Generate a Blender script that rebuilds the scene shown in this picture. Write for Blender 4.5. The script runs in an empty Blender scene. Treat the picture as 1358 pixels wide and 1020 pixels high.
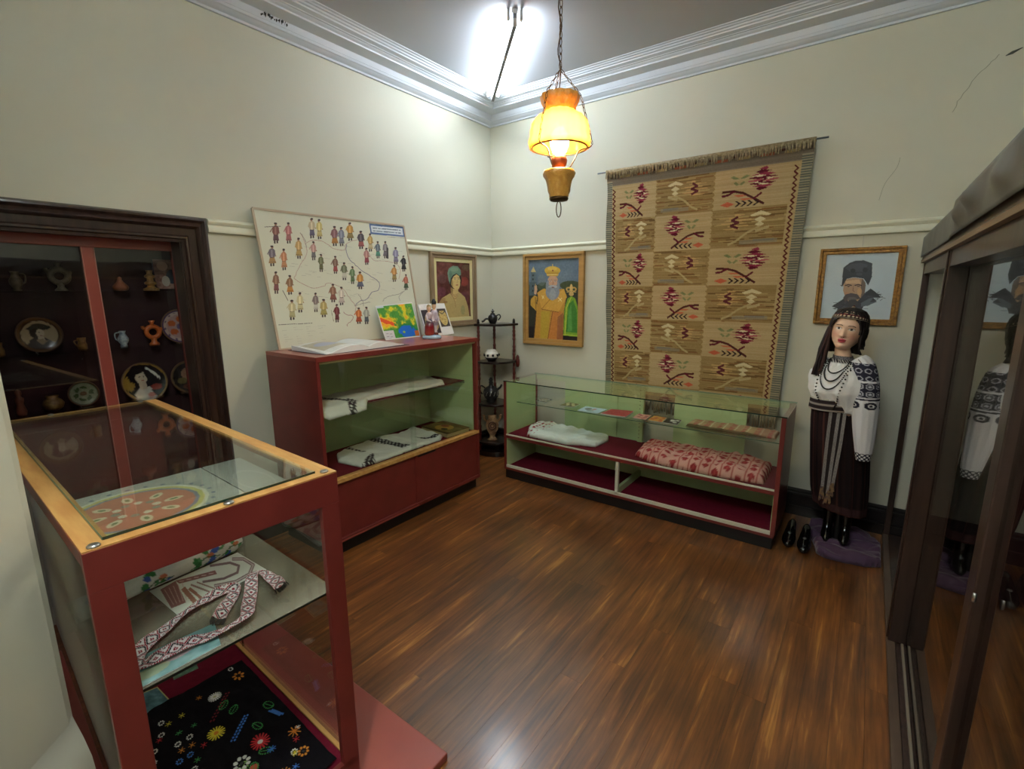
import bpy, math, random
import numpy as np
from mathutils import Vector, Matrix
PI = math.pi
rnd = random.Random(7)
nrs = np.random.RandomState(5)
SC = bpy.context.scene
COL = SC.collection
# ---------------------------------------------------------------- camera
cam = bpy.data.cameras.new('camera'); camo = bpy.data.objects.new('camera', cam); COL.objects.link(camo)
yaw, pitch, roll = [math.radians(a) for a in (36.305, 10.996, -0.314)]
Fv = Vector((-math.sin(yaw)*math.cos(pitch), math.cos(yaw)*math.cos(pitch), -math.sin(pitch)))
Rv = Vector((math.cos(yaw), math.sin(yaw), 0)); Uv = Rv.cross(Fv)
R2 = Rv*math.cos(roll)+Uv*math.sin(roll); U2 = -Rv*math.sin(roll)+Uv*math.cos(roll)
m = Matrix((R2, U2, -Fv)).transposed().to_4x4(); m.translation = Vector((3.160, -3.966, 1.711))
camo.matrix_world = m
cam.sensor_fit = 'HORIZONTAL'; cam.sensor_width = 36; cam.lens = 640.07/1358*36; cam.clip_start = 0.02
SC.camera = camo
# ---------------------------------------------------------------- world, light, exposure
w = bpy.data.worlds.new('world'); SC.world = w; w.use_nodes = True
w.node_tree.nodes['Background'].inputs[0].default_value = (0.75, 0.85, 1, 1)
w.node_tree.nodes['Background'].inputs[1].default_value = 0.15
SC.view_settings.view_transform = 'Standard'; SC.view_settings.look = 'None'
SC.view_settings.gamma = 1; SC.view_settings.use_curve_mapping = False
SC.view_settings.exposure = 1.08
TUBE = 38.0          # emission of the ceiling tubes
TUBE2 = 95.0         # emission of the second pair of tubes, over the entrance
BULB = 26.0           # watt, bulb of the hanging lamp

# ---------------------------------------------------------------- materials
def lin(c):
    out = []
    for x in c[:3]:
        x = x/255.0
        out.append(x/12.92 if x <= 0.04045 else ((x+0.055)/1.055)**2.4)
    return (*out, 1)
MATS = {}
def mat(name, col, rough=0.6, metal=0.0, noise=None, bump=None, coat=0, spec=None, sheen=0):
    """noise=(scale, other colour, amount) bump=(scale, strength)"""
    if name in MATS: return MATS[name]
    mm = bpy.data.materials.new(name); mm.use_nodes = True; nt = mm.node_tree; N = nt.nodes; L = nt.links
    b = N['Principled BSDF']; b.inputs['Base Color'].default_value = lin(col)
    b.inputs['Roughness'].default_value = rough; b.inputs['Metallic'].default_value = metal
    if coat: b.inputs['Coat Weight'].default_value = coat; b.inputs['Coat Roughness'].default_value = 0.12
    if spec is not None: b.inputs['Specular IOR Level'].default_value = spec
    if sheen: b.inputs['Sheen Weight'].default_value = sheen
    if noise or bump: tc = N.new('ShaderNodeTexCoord')
    if noise:
        sc = noise[0]; mp = N.new('ShaderNodeMapping'); L.new(tc.outputs['Object'], mp.inputs[0])
        mp.inputs['Scale'].default_value = sc if isinstance(sc, tuple) else (sc, sc, sc)
        nz = N.new('ShaderNodeTexNoise'); nz.inputs['Scale'].default_value = 1; nz.inputs['Detail'].default_value = 5
        L.new(mp.outputs[0], nz.inputs['Vector'])
        rp = N.new('ShaderNodeValToRGB'); rp.color_ramp.elements[0].position = 0.35; rp.color_ramp.elements[1].position = 0.68
        a = lin(col); o = lin(noise[1]); k = noise[2]
        rp.color_ramp.elements[0].color = a
        rp.color_ramp.elements[1].color = tuple(a[i]*(1-k)+o[i]*k for i in range(3))+(1,)
        L.new(nz.outputs['Fac'], rp.inputs[0]); L.new(rp.outputs[0], b.inputs['Base Color'])
    if bump:
        nb = N.new('ShaderNodeTexNoise'); nb.inputs['Scale'].default_value = bump[0]; nb.inputs['Detail'].default_value = 4
        L.new(tc.outputs['Object'], nb.inputs['Vector'])
        bp = N.new('ShaderNodeBump'); bp.inputs['Strength'].default_value = bump[1]; bp.inputs['Distance'].default_value = 0.01
        L.new(nb.outputs['Fac'], bp.inputs['Height']); L.new(bp.outputs[0], b.inputs['Normal'])
    MATS[name] = mm; return mm
def mat_attr(name, rough=0.6, bump=None, coat=0, spec=0.5, streak=None):
    mm = bpy.data.materials.new(name); mm.use_nodes = True; nt = mm.node_tree; N = nt.nodes; L = nt.links
    b = N['Principled BSDF']; at = N.new('ShaderNodeAttribute'); at.attribute_name = 'Col'
    L.new(at.outputs['Color'], b.inputs['Base Color']); b.inputs['Roughness'].default_value = rough
    b.inputs['Specular IOR Level'].default_value = spec
    if coat: b.inputs['Coat Weight'].default_value = coat
    if bump:
        tc = N.new('ShaderNodeTexCoord'); mp = N.new('ShaderNodeMapping'); L.new(tc.outputs['Object'], mp.inputs[0])
        s = bump[0]; mp.inputs['Scale'].default_value = s if isinstance(s, tuple) else (s, s, s)
        nb = N.new('ShaderNodeTexNoise'); nb.inputs['Scale'].default_value = 1; nb.inputs['Detail'].default_value = 3
        L.new(mp.outputs[0], nb.inputs['Vector'])
        bp = N.new('ShaderNodeBump'); bp.inputs['Strength'].default_value = bump[1]; bp.inputs['Distance'].default_value = 0.005
        L.new(nb.outputs['Fac'], bp.inputs['Height']); L.new(bp.outputs[0], b.inputs['Normal'])
    MATS[name] = mm; return mm
def mat_glass(name, tint, ior=1.5, rough=0.0, boost=1.0, haze=None):
    """thin pane: each face lets light through and mirrors by its angle"""
    mm = bpy.data.materials.new(name); mm.use_nodes = True; nt = mm.node_tree; N = nt.nodes; L = nt.links
    N.remove(N['Principled BSDF']); out = N['Material Output']
    t = N.new('ShaderNodeBsdfTransparent'); t.inputs[0].default_value = (*tint, 1)
    g = N.new('ShaderNodeBsdfGlossy'); g.inputs['Roughness'].default_value = rough; g.inputs['Color'].default_value = (1, 1, 1, 1)
    fr = N.new('ShaderNodeFresnel'); fr.inputs['IOR'].default_value = ior
    # both faces of the pane behave like the outer one, whatever side the ray comes from
    geo = N.new('ShaderNodeNewGeometry'); dt = N.new('ShaderNodeVectorMath'); dt.operation = 'DOT_PRODUCT'
    L.new(geo.outputs['Normal'], dt.inputs[0]); L.new(geo.outputs['Incoming'], dt.inputs[1])
    ab = N.new('ShaderNodeMath'); ab.operation = 'ABSOLUTE'; L.new(dt.outputs['Value'], ab.inputs[0])
    om = N.new('ShaderNodeMath'); om.operation = 'SUBTRACT'; om.inputs[0].default_value = 1; L.new(ab.outputs[0], om.inputs[1])
    pw = N.new('ShaderNodeMath'); pw.operation = 'POWER'; L.new(om.outputs[0], pw.inputs[0]); pw.inputs[1].default_value = 5
    ml = N.new('ShaderNodeMath'); ml.operation = 'MULTIPLY_ADD'; L.new(pw.outputs[0], ml.inputs[0])
    r0 = ((ior-1)/(ior+1))**2*boost; ml.inputs[1].default_value = 1-r0; ml.inputs[2].default_value = r0
    N.remove(fr)
    mx = N.new('ShaderNodeMixShader'); L.new(ml.outputs[0], mx.inputs[0]); L.new(t.outputs[0], mx.inputs[1]); L.new(g.outputs[0], mx.inputs[2])
    last = mx
    if haze:
        df = N.new('ShaderNodeBsdfDiffuse'); df.inputs[0].default_value = lin(haze[1]); hm = N.new('ShaderNodeMixShader'); hm.inputs[0].default_value = haze[0]
        L.new(mx.outputs[0], hm.inputs[1]); L.new(df.outputs[0], hm.inputs[2]); last = hm
    L.new(last.outputs[0], out.inputs[0]); MATS[name] = mm; return mm
def mat_emit(name, col, s):
    mm = bpy.data.materials.new(name); mm.use_nodes = True; b = mm.node_tree.nodes['Principled BSDF']
    b.inputs['Base Color'].default_value = (*col, 1); b.inputs['Emission Color'].default_value = (*col, 1)
    b.inputs['Emission Strength'].default_value = s; MATS[name] = mm; return mm
def mat_wood_floor():
    mm = bpy.data.materials.new('varnished_boards'); mm.use_nodes = True; nt = mm.node_tree; N = nt.nodes; L = nt.links
    b = N['Principled BSDF']; geo = N.new('ShaderNodeNewGeometry'); oi = N.new('ShaderNodeObjectInfo')
    sep = N.new('ShaderNodeCombineXYZ'); ms = N.new('ShaderNodeMath'); ms.operation = 'MULTIPLY'; ms.inputs[1].default_value = 37
    L.new(oi.outputs['Random'], ms.inputs[0]); L.new(ms.outputs[0], sep.inputs[0]); L.new(ms.outputs[0], sep.inputs[1])
    ad = N.new('ShaderNodeVectorMath'); ad.operation = 'ADD'; L.new(geo.outputs['Position'], ad.inputs[0]); L.new(sep.outputs[0], ad.inputs[1])
    mp = N.new('ShaderNodeMapping'); L.new(ad.outputs[0], mp.inputs[0]); mp.inputs['Scale'].default_value = (20, 1.5, 1)
    nz = N.new('ShaderNodeTexNoise'); nz.inputs['Scale'].default_value = 1; nz.inputs['Detail'].default_value = 7; nz.inputs['Roughness'].default_value = 0.62
    nz.inputs['Distortion'].default_value = 0.6
    L.new(mp.outputs[0], nz.inputs['Vector'])
    rp = N.new('ShaderNodeValToRGB'); e = rp.color_ramp.elements
    mpb = N.new('ShaderNodeMapping'); L.new(ad.outputs[0], mpb.inputs[0]); mpb.inputs['Scale'].default_value = (75, 3.2, 1)
    nzb = N.new('ShaderNodeTexNoise'); nzb.inputs['Scale'].default_value = 1; nzb.inputs['Detail'].default_value = 3; L.new(mpb.outputs[0], nzb.inputs['Vector'])
    e[0].position = 0.30; e[0].color = lin((82, 47, 22)); e[1].position = 0.72; e[1].color = lin((186, 126, 58))
    x = e.new(0.48); x.color = lin((118, 70, 31)); x = e.new(0.60); x.color = lin((138, 84, 38))
    mxf = N.new('ShaderNodeMath'); mxf.operation = 'MULTIPLY_ADD'; mxf.inputs[1].default_value = 0.42; L.new(nzb.outputs['Fac'], mxf.inputs[0]); mm2 = N.new('ShaderNodeMath'); mm2.operation = 'MULTIPLY_ADD'; mm2.inputs[1].default_value = 0.95; mm2.inputs[2].default_value = -0.185; L.new(nz.outputs['Fac'], mm2.inputs[0]); L.new(mm2.outputs[0], mxf.inputs[2])
    L.new(mxf.outputs[0], rp.inputs[0])
    # board to board variation
    mr = N.new('ShaderNodeMapRange'); mr.inputs['To Min'].default_value = 0.88; mr.inputs['To Max'].default_value = 1.10
    L.new(oi.outputs['Random'], mr.inputs['Value'])
    # broad worn patches
    n2 = N.new('ShaderNodeTexNoise'); n2.inputs['Scale'].default_value = 2.4; n2.inputs['Detail'].default_value = 4; L.new(geo.outputs['Position'], n2.inputs['Vector'])
    m2 = N.new('ShaderNodeMapRange'); m2.inputs['From Min'].default_value = 0.3; m2.inputs['From Max'].default_value = 0.7; m2.inputs['To Min'].default_value = 0.72; m2.inputs['To Max'].default_value = 1.28
    L.new(n2.outputs['Fac'], m2.inputs['Value'])
    mu = N.new('ShaderNodeMath'); mu.operation = 'MULTIPLY'; L.new(mr.outputs[0], mu.inputs[0]); L.new(m2.outputs[0], mu.inputs[1])
    m2.inputs['To Min'].default_value = 0.60; m2.inputs['To Max'].default_value = 1.08
    vm = N.new('ShaderNodeVectorMath'); vm.operation = 'SCALE'; L.new(rp.outputs[0], vm.inputs[0]); L.new(mu.outputs[0], vm.inputs['Scale'])
    L.new(vm.outputs[0], b.inputs['Base Color'])
    b.inputs['Roughness'].default_value = 0.36; b.inputs['Coat Weight'].default_value = 0.8; b.inputs['Coat Roughness'].default_value = 0.17
    bp = N.new('ShaderNodeBump'); bp.inputs['Strength'].default_value = 0.18; bp.inputs['Distance'].default_value = 0.002
    L.new(nz.outputs['Fac'], bp.inputs['Height']); L.new(bp.outputs[0], b.inputs['Normal']); L.new(bp.outputs[0], b.inputs['Coat Normal'])
    MATS['floor'] = mm; return mm

wall_m = mat('wall_paint', (211, 210, 192), 0.62, noise=(0.9, (204, 204, 186), 0.7), bump=(60, 0.04))
white_m = mat('moulding_paint', (214, 222, 232), 0.42)
ceil_m = mat('ceiling_paint', (188, 194, 204), 0.8)
rail_m = mat('rail_paint', (226, 226, 204), 0.4)
dark_m = mat('dark_stained_wood', (62, 42, 34), 0.36, noise=((30, 30, 2.5), (34, 21, 18), 0.9), coat=0.25)
skirt_m = mat('black_skirting_paint', (24, 20, 22), 0.3, coat=0.3)
red_m = mat('oxblood_paint', (122, 46, 40), 0.38, noise=(7, (106, 38, 33), 0.7), coat=0.15)
redlt_m = mat('red_lacquer_board', (158, 78, 66), 0.3, noise=(3, (140, 62, 54), 0.8), coat=0.3)
green_m = mat('pale_green_paint', (190, 212, 158), 0.55, noise=(3, (182, 204, 148), 0.6))
cream_m = mat('cream_strip_paint', (212, 212, 190), 0.4)
oak_m = mat('worn_golden_wood', (204, 158, 92), 0.45, noise=((6, 40, 40), (176, 122, 62), 0.8))
gold_m = mat('gilt_frame', (168, 124, 58), 0.35, metal=0.35, noise=(60, (96, 62, 26), 0.8), bump=(90, 0.6))
goldlt_m = mat('ochre_wood_frame', (186, 146, 84), 0.45, noise=((4, 4, 30), (160, 118, 62), 0.6))
greyf_m = mat('taupe_wood_frame', (150, 128, 100), 0.5, noise=(8, (134, 110, 84), 0.6))
liner_m = mat('cream_liner', (214, 204, 150), 0.5)
black_m = mat('black_paint', (16, 14, 15), 0.45)
felt_m = mat('burgundy_felt', (108, 24, 42), 0.95, noise=(40, (92, 18, 36), 0.6), spec=0.1)
maroon_m = mat('dark_maroon_board', (54, 18, 28), 0.8, noise=(4, (40, 14, 22), 0.6))
ebony_m = mat('ebonised_wood', (30, 18, 16), 0.3, coat=0.4)
mahog_m = mat('reddish_turned_wood', (96, 34, 26), 0.3, coat=0.4)
steel_m = mat('steel', (180, 180, 180), 0.3, metal=1)
brass_m = mat('aged_brass', (84, 62, 38), 0.4, metal=0.8)
alum_m = mat('aluminium_track', (150, 138, 122), 0.4, metal=0.5)
paperw_m = mat('white_paper', (228, 230, 232), 0.6)
patent_m = mat('black_patent_leather', (8, 8, 9), 0.08, coat=1)
purple_m = mat('purple_cloth', (78, 50, 82), 0.7, sheen=0.3, noise=(9, (70, 44, 74), 0.7))
foil_m = mat('grey_plastic_sheet', (96, 97, 92), 0.38, noise=(4, (40, 36, 42), 0.95))  # dark blotches paint in the shading of the folds
pot_m = mat('black_pottery', (22, 22, 24), 0.28, noise=(50, (60, 60, 62), 0.4))
leather_m = mat('tan_pottery', (190, 160, 120), 0.4, noise=(30, (110, 66, 40), 0.9))
whitecer_m = mat('white_ceramic', (226, 224, 214), 0.2, coat=0.5)
acryl_m = mat('pale_blue_glazed_base', (150, 172, 190), 0.2, coat=0.6)
flu_m = mat('batten_white', (200, 202, 206), 0.4)
tube_m = mat_emit('fluorescent_tube', (0.86, 0.94, 1.0), TUBE)
tube2_m = mat_emit('fluorescent_tube_warm', (0.92, 0.97, 0.93), TUBE2)
bulb_m = mat_emit('bulb_glow', (1, 0.80, 0.46), 130)
glass_m = mat_glass('clear_glass', (0.96, 0.98, 0.965))
glassg_m = mat_glass('greenish_glass', (0.95, 0.975, 0.955), boost=1.2)
glassh_m = mat_glass('hazy_shelf_glass', (0.84, 0.86, 0.82), rough=0.03, boost=2.5, haze=(0.42, (168, 166, 146)))
glasst_m = mat_glass('case_top_glass', (0.93, 0.96, 0.94), boost=1.9)
glassn_m = mat_glass('niche_pane_glass', (0.80, 0.80, 0.80), boost=1.3)
glassd_m = mat_glass('cabinet_door_glass', (0.62, 0.62, 0.60), boost=1.6)
glassedge_m = mat('glass_edge', (20, 52, 44), 0.15, coat=0.5)
floor_m = mat_wood_floor()
print_m = mat_attr('printed_paper', 0.5)
paint_m = mat_attr('oil_paint', 0.5, bump=(70, 0.25))
weave_m = mat_attr('woven_wool', 0.95, bump=((60, 60, 420), 0.7), spec=0.1)
cloth_m = mat_attr('coloured_cloth', 0.85, bump=(160, 0.4), spec=0.2)
ceram_m = mat_attr('painted_ceramic', 0.25, coat=0.4)
skin_m = mat_attr('painted_mannequin', 0.38)

# ---------------------------------------------------------------- mesh helpers
ORG = {}
def tag(o, label=None, cat=None, group=None, kind=None):
    if label: o['label'] = label
    if cat: o['category'] = cat
    if group: o['group'] = group
    if kind: o['kind'] = kind
    return o
def thing(name, label, cat, loc=(0, 0, 0), group=None):
    o = bpy.data.objects.new(name, None); COL.objects.link(o); o.location = loc; o.empty_display_size = 0.05
    ORG[o.name] = Vector(loc); return tag(o, label, cat, group)
class MB:
    def __init__(s, T=None): s.v = []; s.f = []; s.T = T
    def add(s, vs, fs):
        b = len(s.v)
        if s.T: vs = [s.T(*p) for p in vs]
        s.v += [tuple(p) for p in vs]; s.f += [tuple(b+i for i in f) for f in fs]; return s
    def box(s, x0, x1, y0, y1, z0, z1):
        x0, x1 = sorted((x0, x1)); y0, y1 = sorted((y0, y1)); z0, z1 = sorted((z0, z1))
        return s.add([(x0, y0, z0), (x1, y0, z0), (x1, y1, z0), (x0, y1, z0), (x0, y0, z1), (x1, y0, z1), (x1, y1, z1), (x0, y1, z1)],
                     [(0, 3, 2, 1), (4, 5, 6, 7), (0, 1, 5, 4), (1, 2, 6, 5), (2, 3, 7, 6), (3, 0, 4, 7)])
    def frame(s, o, i, c0, c1, axis='y'):
        """rectangular frame: outer/inner (a0,a1,b0,b1), depth c0..c1 along axis"""
        A0, A1, B0, B1 = o; a0, a1, b0, b1 = i
        pts = [[(A0, B0), (A1, B0), (A1, B1), (A0, B1)], [(a0, b0), (a1, b0), (a1, b1), (a0, b1)]]
        vs = []
        for c in (c0, c1):
            for ring in pts:
                for a, b in ring: vs.append((a, c, b) if axis == 'y' else (c, a, b))
        fs = []
        for k in range(4):
            n = (k+1) % 4
            fs += [(k, n, 4+n, 4+k), (8+k, 12+k, 12+n, 8+n), (k, 8+k, 8+n, n), (4+k, 4+n, 12+n, 12+k)]
        return s.add(vs, fs)
    def tube(s, pts, r, n=8, closed=False, cap=True):
        pts = [Vector(p) for p in pts]; N = len(pts); rs = r if isinstance(r, (list, tuple)) else [r]*N
        vs = []; up = None
        for i, p in enumerate(pts):
            if closed: d = pts[(i+1) % N]-pts[i-1]
            else: d = pts[min(i+1, N-1)]-pts[max(i-1, 0)]
            if d.length < 1e-9: d = Vector((0, 0, 1))
            d.normalize()
            if up is None:
                up = Vector((0, 0, 1)) if abs(d.z) < 0.9 else Vector((1, 0, 0))
            a = d.cross(up); a.normalize(); b2 = a.cross(d); up = b2
            for k in range(n):
                t = 2*PI*k/n; vs.append(p+(a*math.cos(t)+b2*math.sin(t))*rs[i])
        fs = []
        for i in range(N if closed else N-1):
            j = (i+1) % N
            for k in range(n):
                l = (k+1) % n; fs.append((i*n+k, i*n+l, j*n+l, j*n+k))
        if cap and not closed: fs += [tuple(range(n-1, -1, -1)), tuple((N-1)*n+k for k in range(n))]
        return s.add(vs, fs)
    def lathe(s, c, prof, n=24, wave=None, cap=True):
        vs = []
        for (r, z) in prof:
            for k in range(n):
                t = 2*PI*k/n; rr = r*(wave(t, z) if wave else 1)
                vs.append((c[0]+rr*math.cos(t), c[1]+rr*math.sin(t), c[2]+z))
        fs = []
        for i in range(len(prof)-1):
            for k in range(n):
                l = (k+1) % n; fs.append((i*n+k, i*n+l, (i+1)*n+l, (i+1)*n+k))
        if cap:
            if prof[0][0] > 1e-5: fs.append(tuple(range(n-1, -1, -1)))
            if prof[-1][0] > 1e-5: fs.append(tuple((len(prof)-1)*n+k for k in range(n)))
        return s.add(vs, fs)
    def prism(s, poly, z0, z1):
        n = len(poly)
        vs = [(x, y, z0) for x, y in poly]+[(x, y, z1) for x, y in poly]
        return s.add(vs, [tuple(range(n-1, -1, -1)), tuple(range(n, 2*n))]+[(k, (k+1) % n, n+(k+1) % n, n+k) for k in range(n)])
    def loft(s, rings, cap=True):
        n = len(rings[0]); vs = [p for r in rings for p in r]; fs = []
        for i in range(len(rings)-1):
            for k in range(n):
                l = (k+1) % n; fs.append((i*n+k, i*n+l, (i+1)*n+l, (i+1)*n+k))
        if cap: fs += [tuple(range(n-1, -1, -1)), tuple((len(rings)-1)*n+k for k in range(n))]
        return s.add(vs, fs)
    def grid(s, w, h, fn, thick=0):
        vs = [fn(i/(w-1), j/(h-1)) for j in range(h) for i in range(w)]
        fs = [(j*w+i, j*w+i+1, (j+1)*w+i+1, (j+1)*w+i) for j in range(h-1) for i in range(w-1)]
        return s.add(vs, fs)
    def build(s, name, m, parent=None, smooth=False, bevel=0, solid=0, subd=0, kind=None, label=None, cols=None):
        o3 = ORG.get(parent.name, Vector((0, 0, 0))) if parent else Vector((0, 0, 0))
        me = bpy.data.meshes.new(name); me.from_pydata([(x-o3[0], y-o3[1], z-o3[2]) for x, y, z in s.v], [], s.f)
        me.update()
        o = bpy.data.objects.new(name, me); COL.objects.link(o); me.materials.append(m)
        ORG[o.name] = o3
        if parent: o.parent = parent
        if smooth: me.polygons.foreach_set('use_smooth', [True]*len(me.polygons))
        if smooth == 'auto': me.set_sharp_from_angle(angle=math.radians(38))
        if cols is not None:
            ca = me.color_attributes.new('Col', 'FLOAT_COLOR', 'POINT')
            c = np.clip(np.array(cols, float).reshape(-1, 3)/255, 0, 1); c = np.where(c <= 0.04045, c/12.92, ((c+0.055)/1.055)**2.4)
            ca.data.foreach_set('color', np.concatenate([c, np.ones((len(c), 1))], 1).ravel())
        if bevel:
            md = o.modifiers.new('bevel', 'BEVEL'); md.width = bevel; md.segments = 2; md.limit_method = 'ANGLE'
        if solid:
            md = o.modifiers.new('solid', 'SOLIDIFY'); md.thickness = solid; md.offset = 0
        if subd:
            md = o.modifiers.new('sub', 'SUBSURF'); md.levels = subd; md.render_levels = subd
        if kind: o['kind'] = kind
        if label: o['label'] = label
        return o
def struct(name, mb, m, **k):
    o = mb.build(name, m, **k); o['kind'] = 'structure'; return o
def B(name, m, parent, *b, bevel=0.0015, T=None, **k): return MB(T).box(*b).build(name, m, parent, bevel=bevel, **k)

# ---------------------------------------------------------------- raster "print" helpers
def vnoise(w, h, sx, sy, seed=0, octv=3):
    r = np.random.RandomState(seed); out = np.zeros((h, w)); a = 1; tot = 0
    for o in range(octv):
        gx, gy = int(sx*2**o)+2, int(sy*2**o)+2; g = r.rand(gy+1, gx+1)
        x = np.linspace(0, gx-1e-3, w); y = np.linspace(0, gy-1e-3, h)
        xi = x.astype(int); yi = y.astype(int); fx = (x-xi); fy = (y-yi); fx = fx*fx*(3-2*fx); fy = (fy*fy*(3-2*fy))[:, None]
        v = (g[yi][:, xi]*(1-fx)+g[yi][:, xi+1]*fx)*(1-fy)+(g[yi+1][:, xi]*(1-fx)+g[yi+1][:, xi+1]*fx)*fy
        out += v*a; tot += a; a *= 0.5
    return out/tot
def hom(q):
    """homography taking the four corners TL TR BR BL to the unit square"""
    A = []; bb = []
    for (x, y), (u, v) in zip(q, [(0, 0), (1, 0), (1, 1), (0, 1)]):
        A += [[x, y, 1, 0, 0, 0, -u*x, -u*y], [0, 0, 0, x, y, 1, -v*x, -v*y]]; bb += [u, v]
    p = np.linalg.solve(np.array(A, float), np.array(bb, float)); H = np.append(p, 1).reshape(3, 3)
    def f(x, y):
        r = H@np.array([x, y, 1.0]); return r[0]/r[2], r[1]/r[2]
    return f
class Img:
    def __init__(s, w, h, bg, vb=(1, 1), q=None):
        s.w, s.h = w, h; s.a = np.zeros((h, w, 3)); s.a[:] = bg; s.vb = vb; s.q = hom(q) if q else None
    def P(s, p):
        if s.q: u, v = s.q(*p); return (u*s.w, v*s.h)
        return (p[0]/s.vb[0]*s.w, p[1]/s.vb[1]*s.h)
    def put(s, mask, y0, x0, col, al=1):
        h, w = mask.shape; c = np.array(col, float); reg = s.a[y0:y0+h, x0:x0+w]
        mk = (mask*al)[..., None]; s.a[y0:y0+h, x0:x0+w] = reg*(1-mk)+c*mk
    def poly(s, pts, col, al=1, jit=0):
        p = [s.P(q) for q in pts]; xs = [q[0] for q in p]; ys = [q[1] for q in p]
        x0, x1 = max(0, int(min(xs))), min(s.w, int(max(xs))+2); y0, y1 = max(0, int(min(ys))), min(s.h, int(max(ys))+2)
        if x1 <= x0 or y1 <= y0: return s
        X, Y = np.meshgrid(np.arange(x0, x1)+0.5, np.arange(y0, y1)+0.5); ins = np.zeros(X.shape, bool)
        for i in range(len(p)):
            (ax, ay), (bx, by) = p[i], p[i-1]
            if ay == by: continue
            ins ^= ((ay > Y) != (by > Y)) & (X < (bx-ax)*(Y-ay)/(by-ay)+ax)
        s.put(ins.astype(float), y0, x0, col, al); return s
    def ell(s, cx, cy, rx, ry, col, rot=0, al=1, n=20):
        c, d = math.cos(rot), math.sin(rot)
        return s.poly([(cx+rx*math.cos(t)*c-ry*math.sin(t)*d, cy+rx*math.cos(t)*d+ry*math.sin(t)*c) for t in [2*PI*k/n for k in range(n)]], col, al)
    def line(s, pts, wd, col, al=1):
        for (x0, y0), (x1, y1) in zip(pts[:-1], pts[1:]):
            L = math.hypot(x1-x0, y1-y0) or 1; nx, ny = -(y1-y0)/L*wd/2, (x1-x0)/L*wd/2; ex, ey = (x1-x0)/L*wd*.25, (y1-y0)/L*wd*.25
            s.poly([(x0+nx-ex, y0+ny-ey), (x1+nx+ex, y1+ny+ey), (x1-nx+ex, y1-ny+ey), (x0-nx-ex, y0-ny-ey)], col, al)
        return s
    def rect(s, x0, y0, x1, y1, col, al=1): return s.poly([(x0, y0), (x1, y0), (x1, y1), (x0, y1)], col, al)
    def mott(s, sx, sy, amp, seed=1, octv=3):
        s.a += ((vnoise(s.w, s.h, sx, sy, seed, octv)-0.5)*2*amp)[..., None]; return s
def canvas(name, img, fn, m, parent=None, **k):
    """one mesh, one vertex per print dot; fn(u, v from the top) -> point"""
    w, h = img.w, img.h
    mb = MB(); u = np.linspace(0, 1, w); v = np.linspace(0, 1, h)
    mb.v = [tuple(fn(a, b)) for b in v for a in u]
    idx = np.arange(w*h).reshape(h, w)
    mb.f = np.stack([idx[:-1, :-1], idx[1:, :-1], idx[1:, 1:], idx[:-1, 1:]], -1).reshape(-1, 4).tolist()
    return mb.build(name, m, parent, cols=img.a, **k)
def flat(P0, PU, PV):
    P0, PU, PV = Vector(P0), Vector(PU), Vector(PV); return lambda u, v: P0+(PU-P0)*u+(PV-P0)*v
def inpoly(poly, X, Y):
    ins = np.zeros(X.shape, bool)
    for i in range(len(poly)):
        (ax, ay), (bx, by) = poly[i], poly[i-1]
        if ay == by: continue
        ins ^= ((ay > Y) != (by > Y)) & (X < (bx-ax)*(Y-ay)/(by-ay)+ax)
    return ins
def edge_dist(poly, X, Y):
    d = np.full(X.shape, 1e9); PXn = X.copy(); PYn = Y.copy()
    for i in range(len(poly)):
        (ax, ay), (bx, by) = poly[i], poly[i-1]; L2 = (bx-ax)**2+(by-ay)**2+1e-12
        t = np.clip(((X-ax)*(bx-ax)+(Y-ay)*(by-ay))/L2, 0, 1); qx = ax+t*(bx-ax); qy = ay+t*(by-ay); dd = np.hypot(X-qx, Y-qy); mk = dd < d
        d = np.where(mk, dd, d); PXn = np.where(mk, qx, PXn); PYn = np.where(mk, qy, PYn)
    return d, PXn, PYn
def cloth(name, poly, z, m, parent=None, step=0.008, th=0.012, amp=0.012, fold=(3, 8), seed=1, colfn=None, T=None, drop=None, **k):
    """a garment or cloth lying on a surface: outline, rounded edges, folds"""
    xs = [p[0] for p in poly]; ys = [p[1] for p in poly]
    nx = int((max(xs)-min(xs))/step)+3; ny = int((max(ys)-min(ys))/step)+3
    X, Y = np.meshgrid(np.linspace(min(xs)-step, max(xs)+step, nx), np.linspace(min(ys)-step, max(ys)+step, ny))
    ins0 = inpoly(poly, X, Y); d, QX, QY = edge_dist(poly, X, Y)
    out_ = (~ins0) & (d < step*0.95); d = np.where(ins0, d, 0); ins = ins0 | out_; X = np.where(out_, QX, X); Y = np.where(out_, QY, Y)
    n1 = vnoise(nx, ny, fold[0], fold[1], seed, 3); n2 = np.abs(vnoise(nx, ny, fold[0]*1.5, fold[1]*1.5, seed+9, 2)-0.5)*2
    rise = np.clip(d/(th*1.6), 0, 1); rise = np.sqrt(1-(1-rise)**2)
    Z = z+0.001+rise*(th+amp*(n1*0.9+n2*0.9))
    if drop: Z = Z-drop(X, Y)
    id_ = -np.ones(X.shape, int); mb = MB(T); keep = ins; id_[keep] = np.arange(keep.sum())
    vs = np.stack([X[keep], Y[keep], Z[keep]], 1).tolist(); fs = []
    for j in range(ny-1):
        for i in range(nx-1):
            q = (id_[j, i], id_[j, i+1], id_[j+1, i+1], id_[j+1, i])
            if min(q) >= 0: fs.append(q)
            elif sum(t >= 0 for t in q) == 3: fs.append(tuple(t for t in q if t >= 0))
    mb.add(vs, fs)
    cols = None
    if colfn: cols = np.array(colfn(X, Y, n1, n2))[keep] if True else None
    return mb.build(name, m, parent, smooth=True, cols=cols, solid=0.003, **k)
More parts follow.
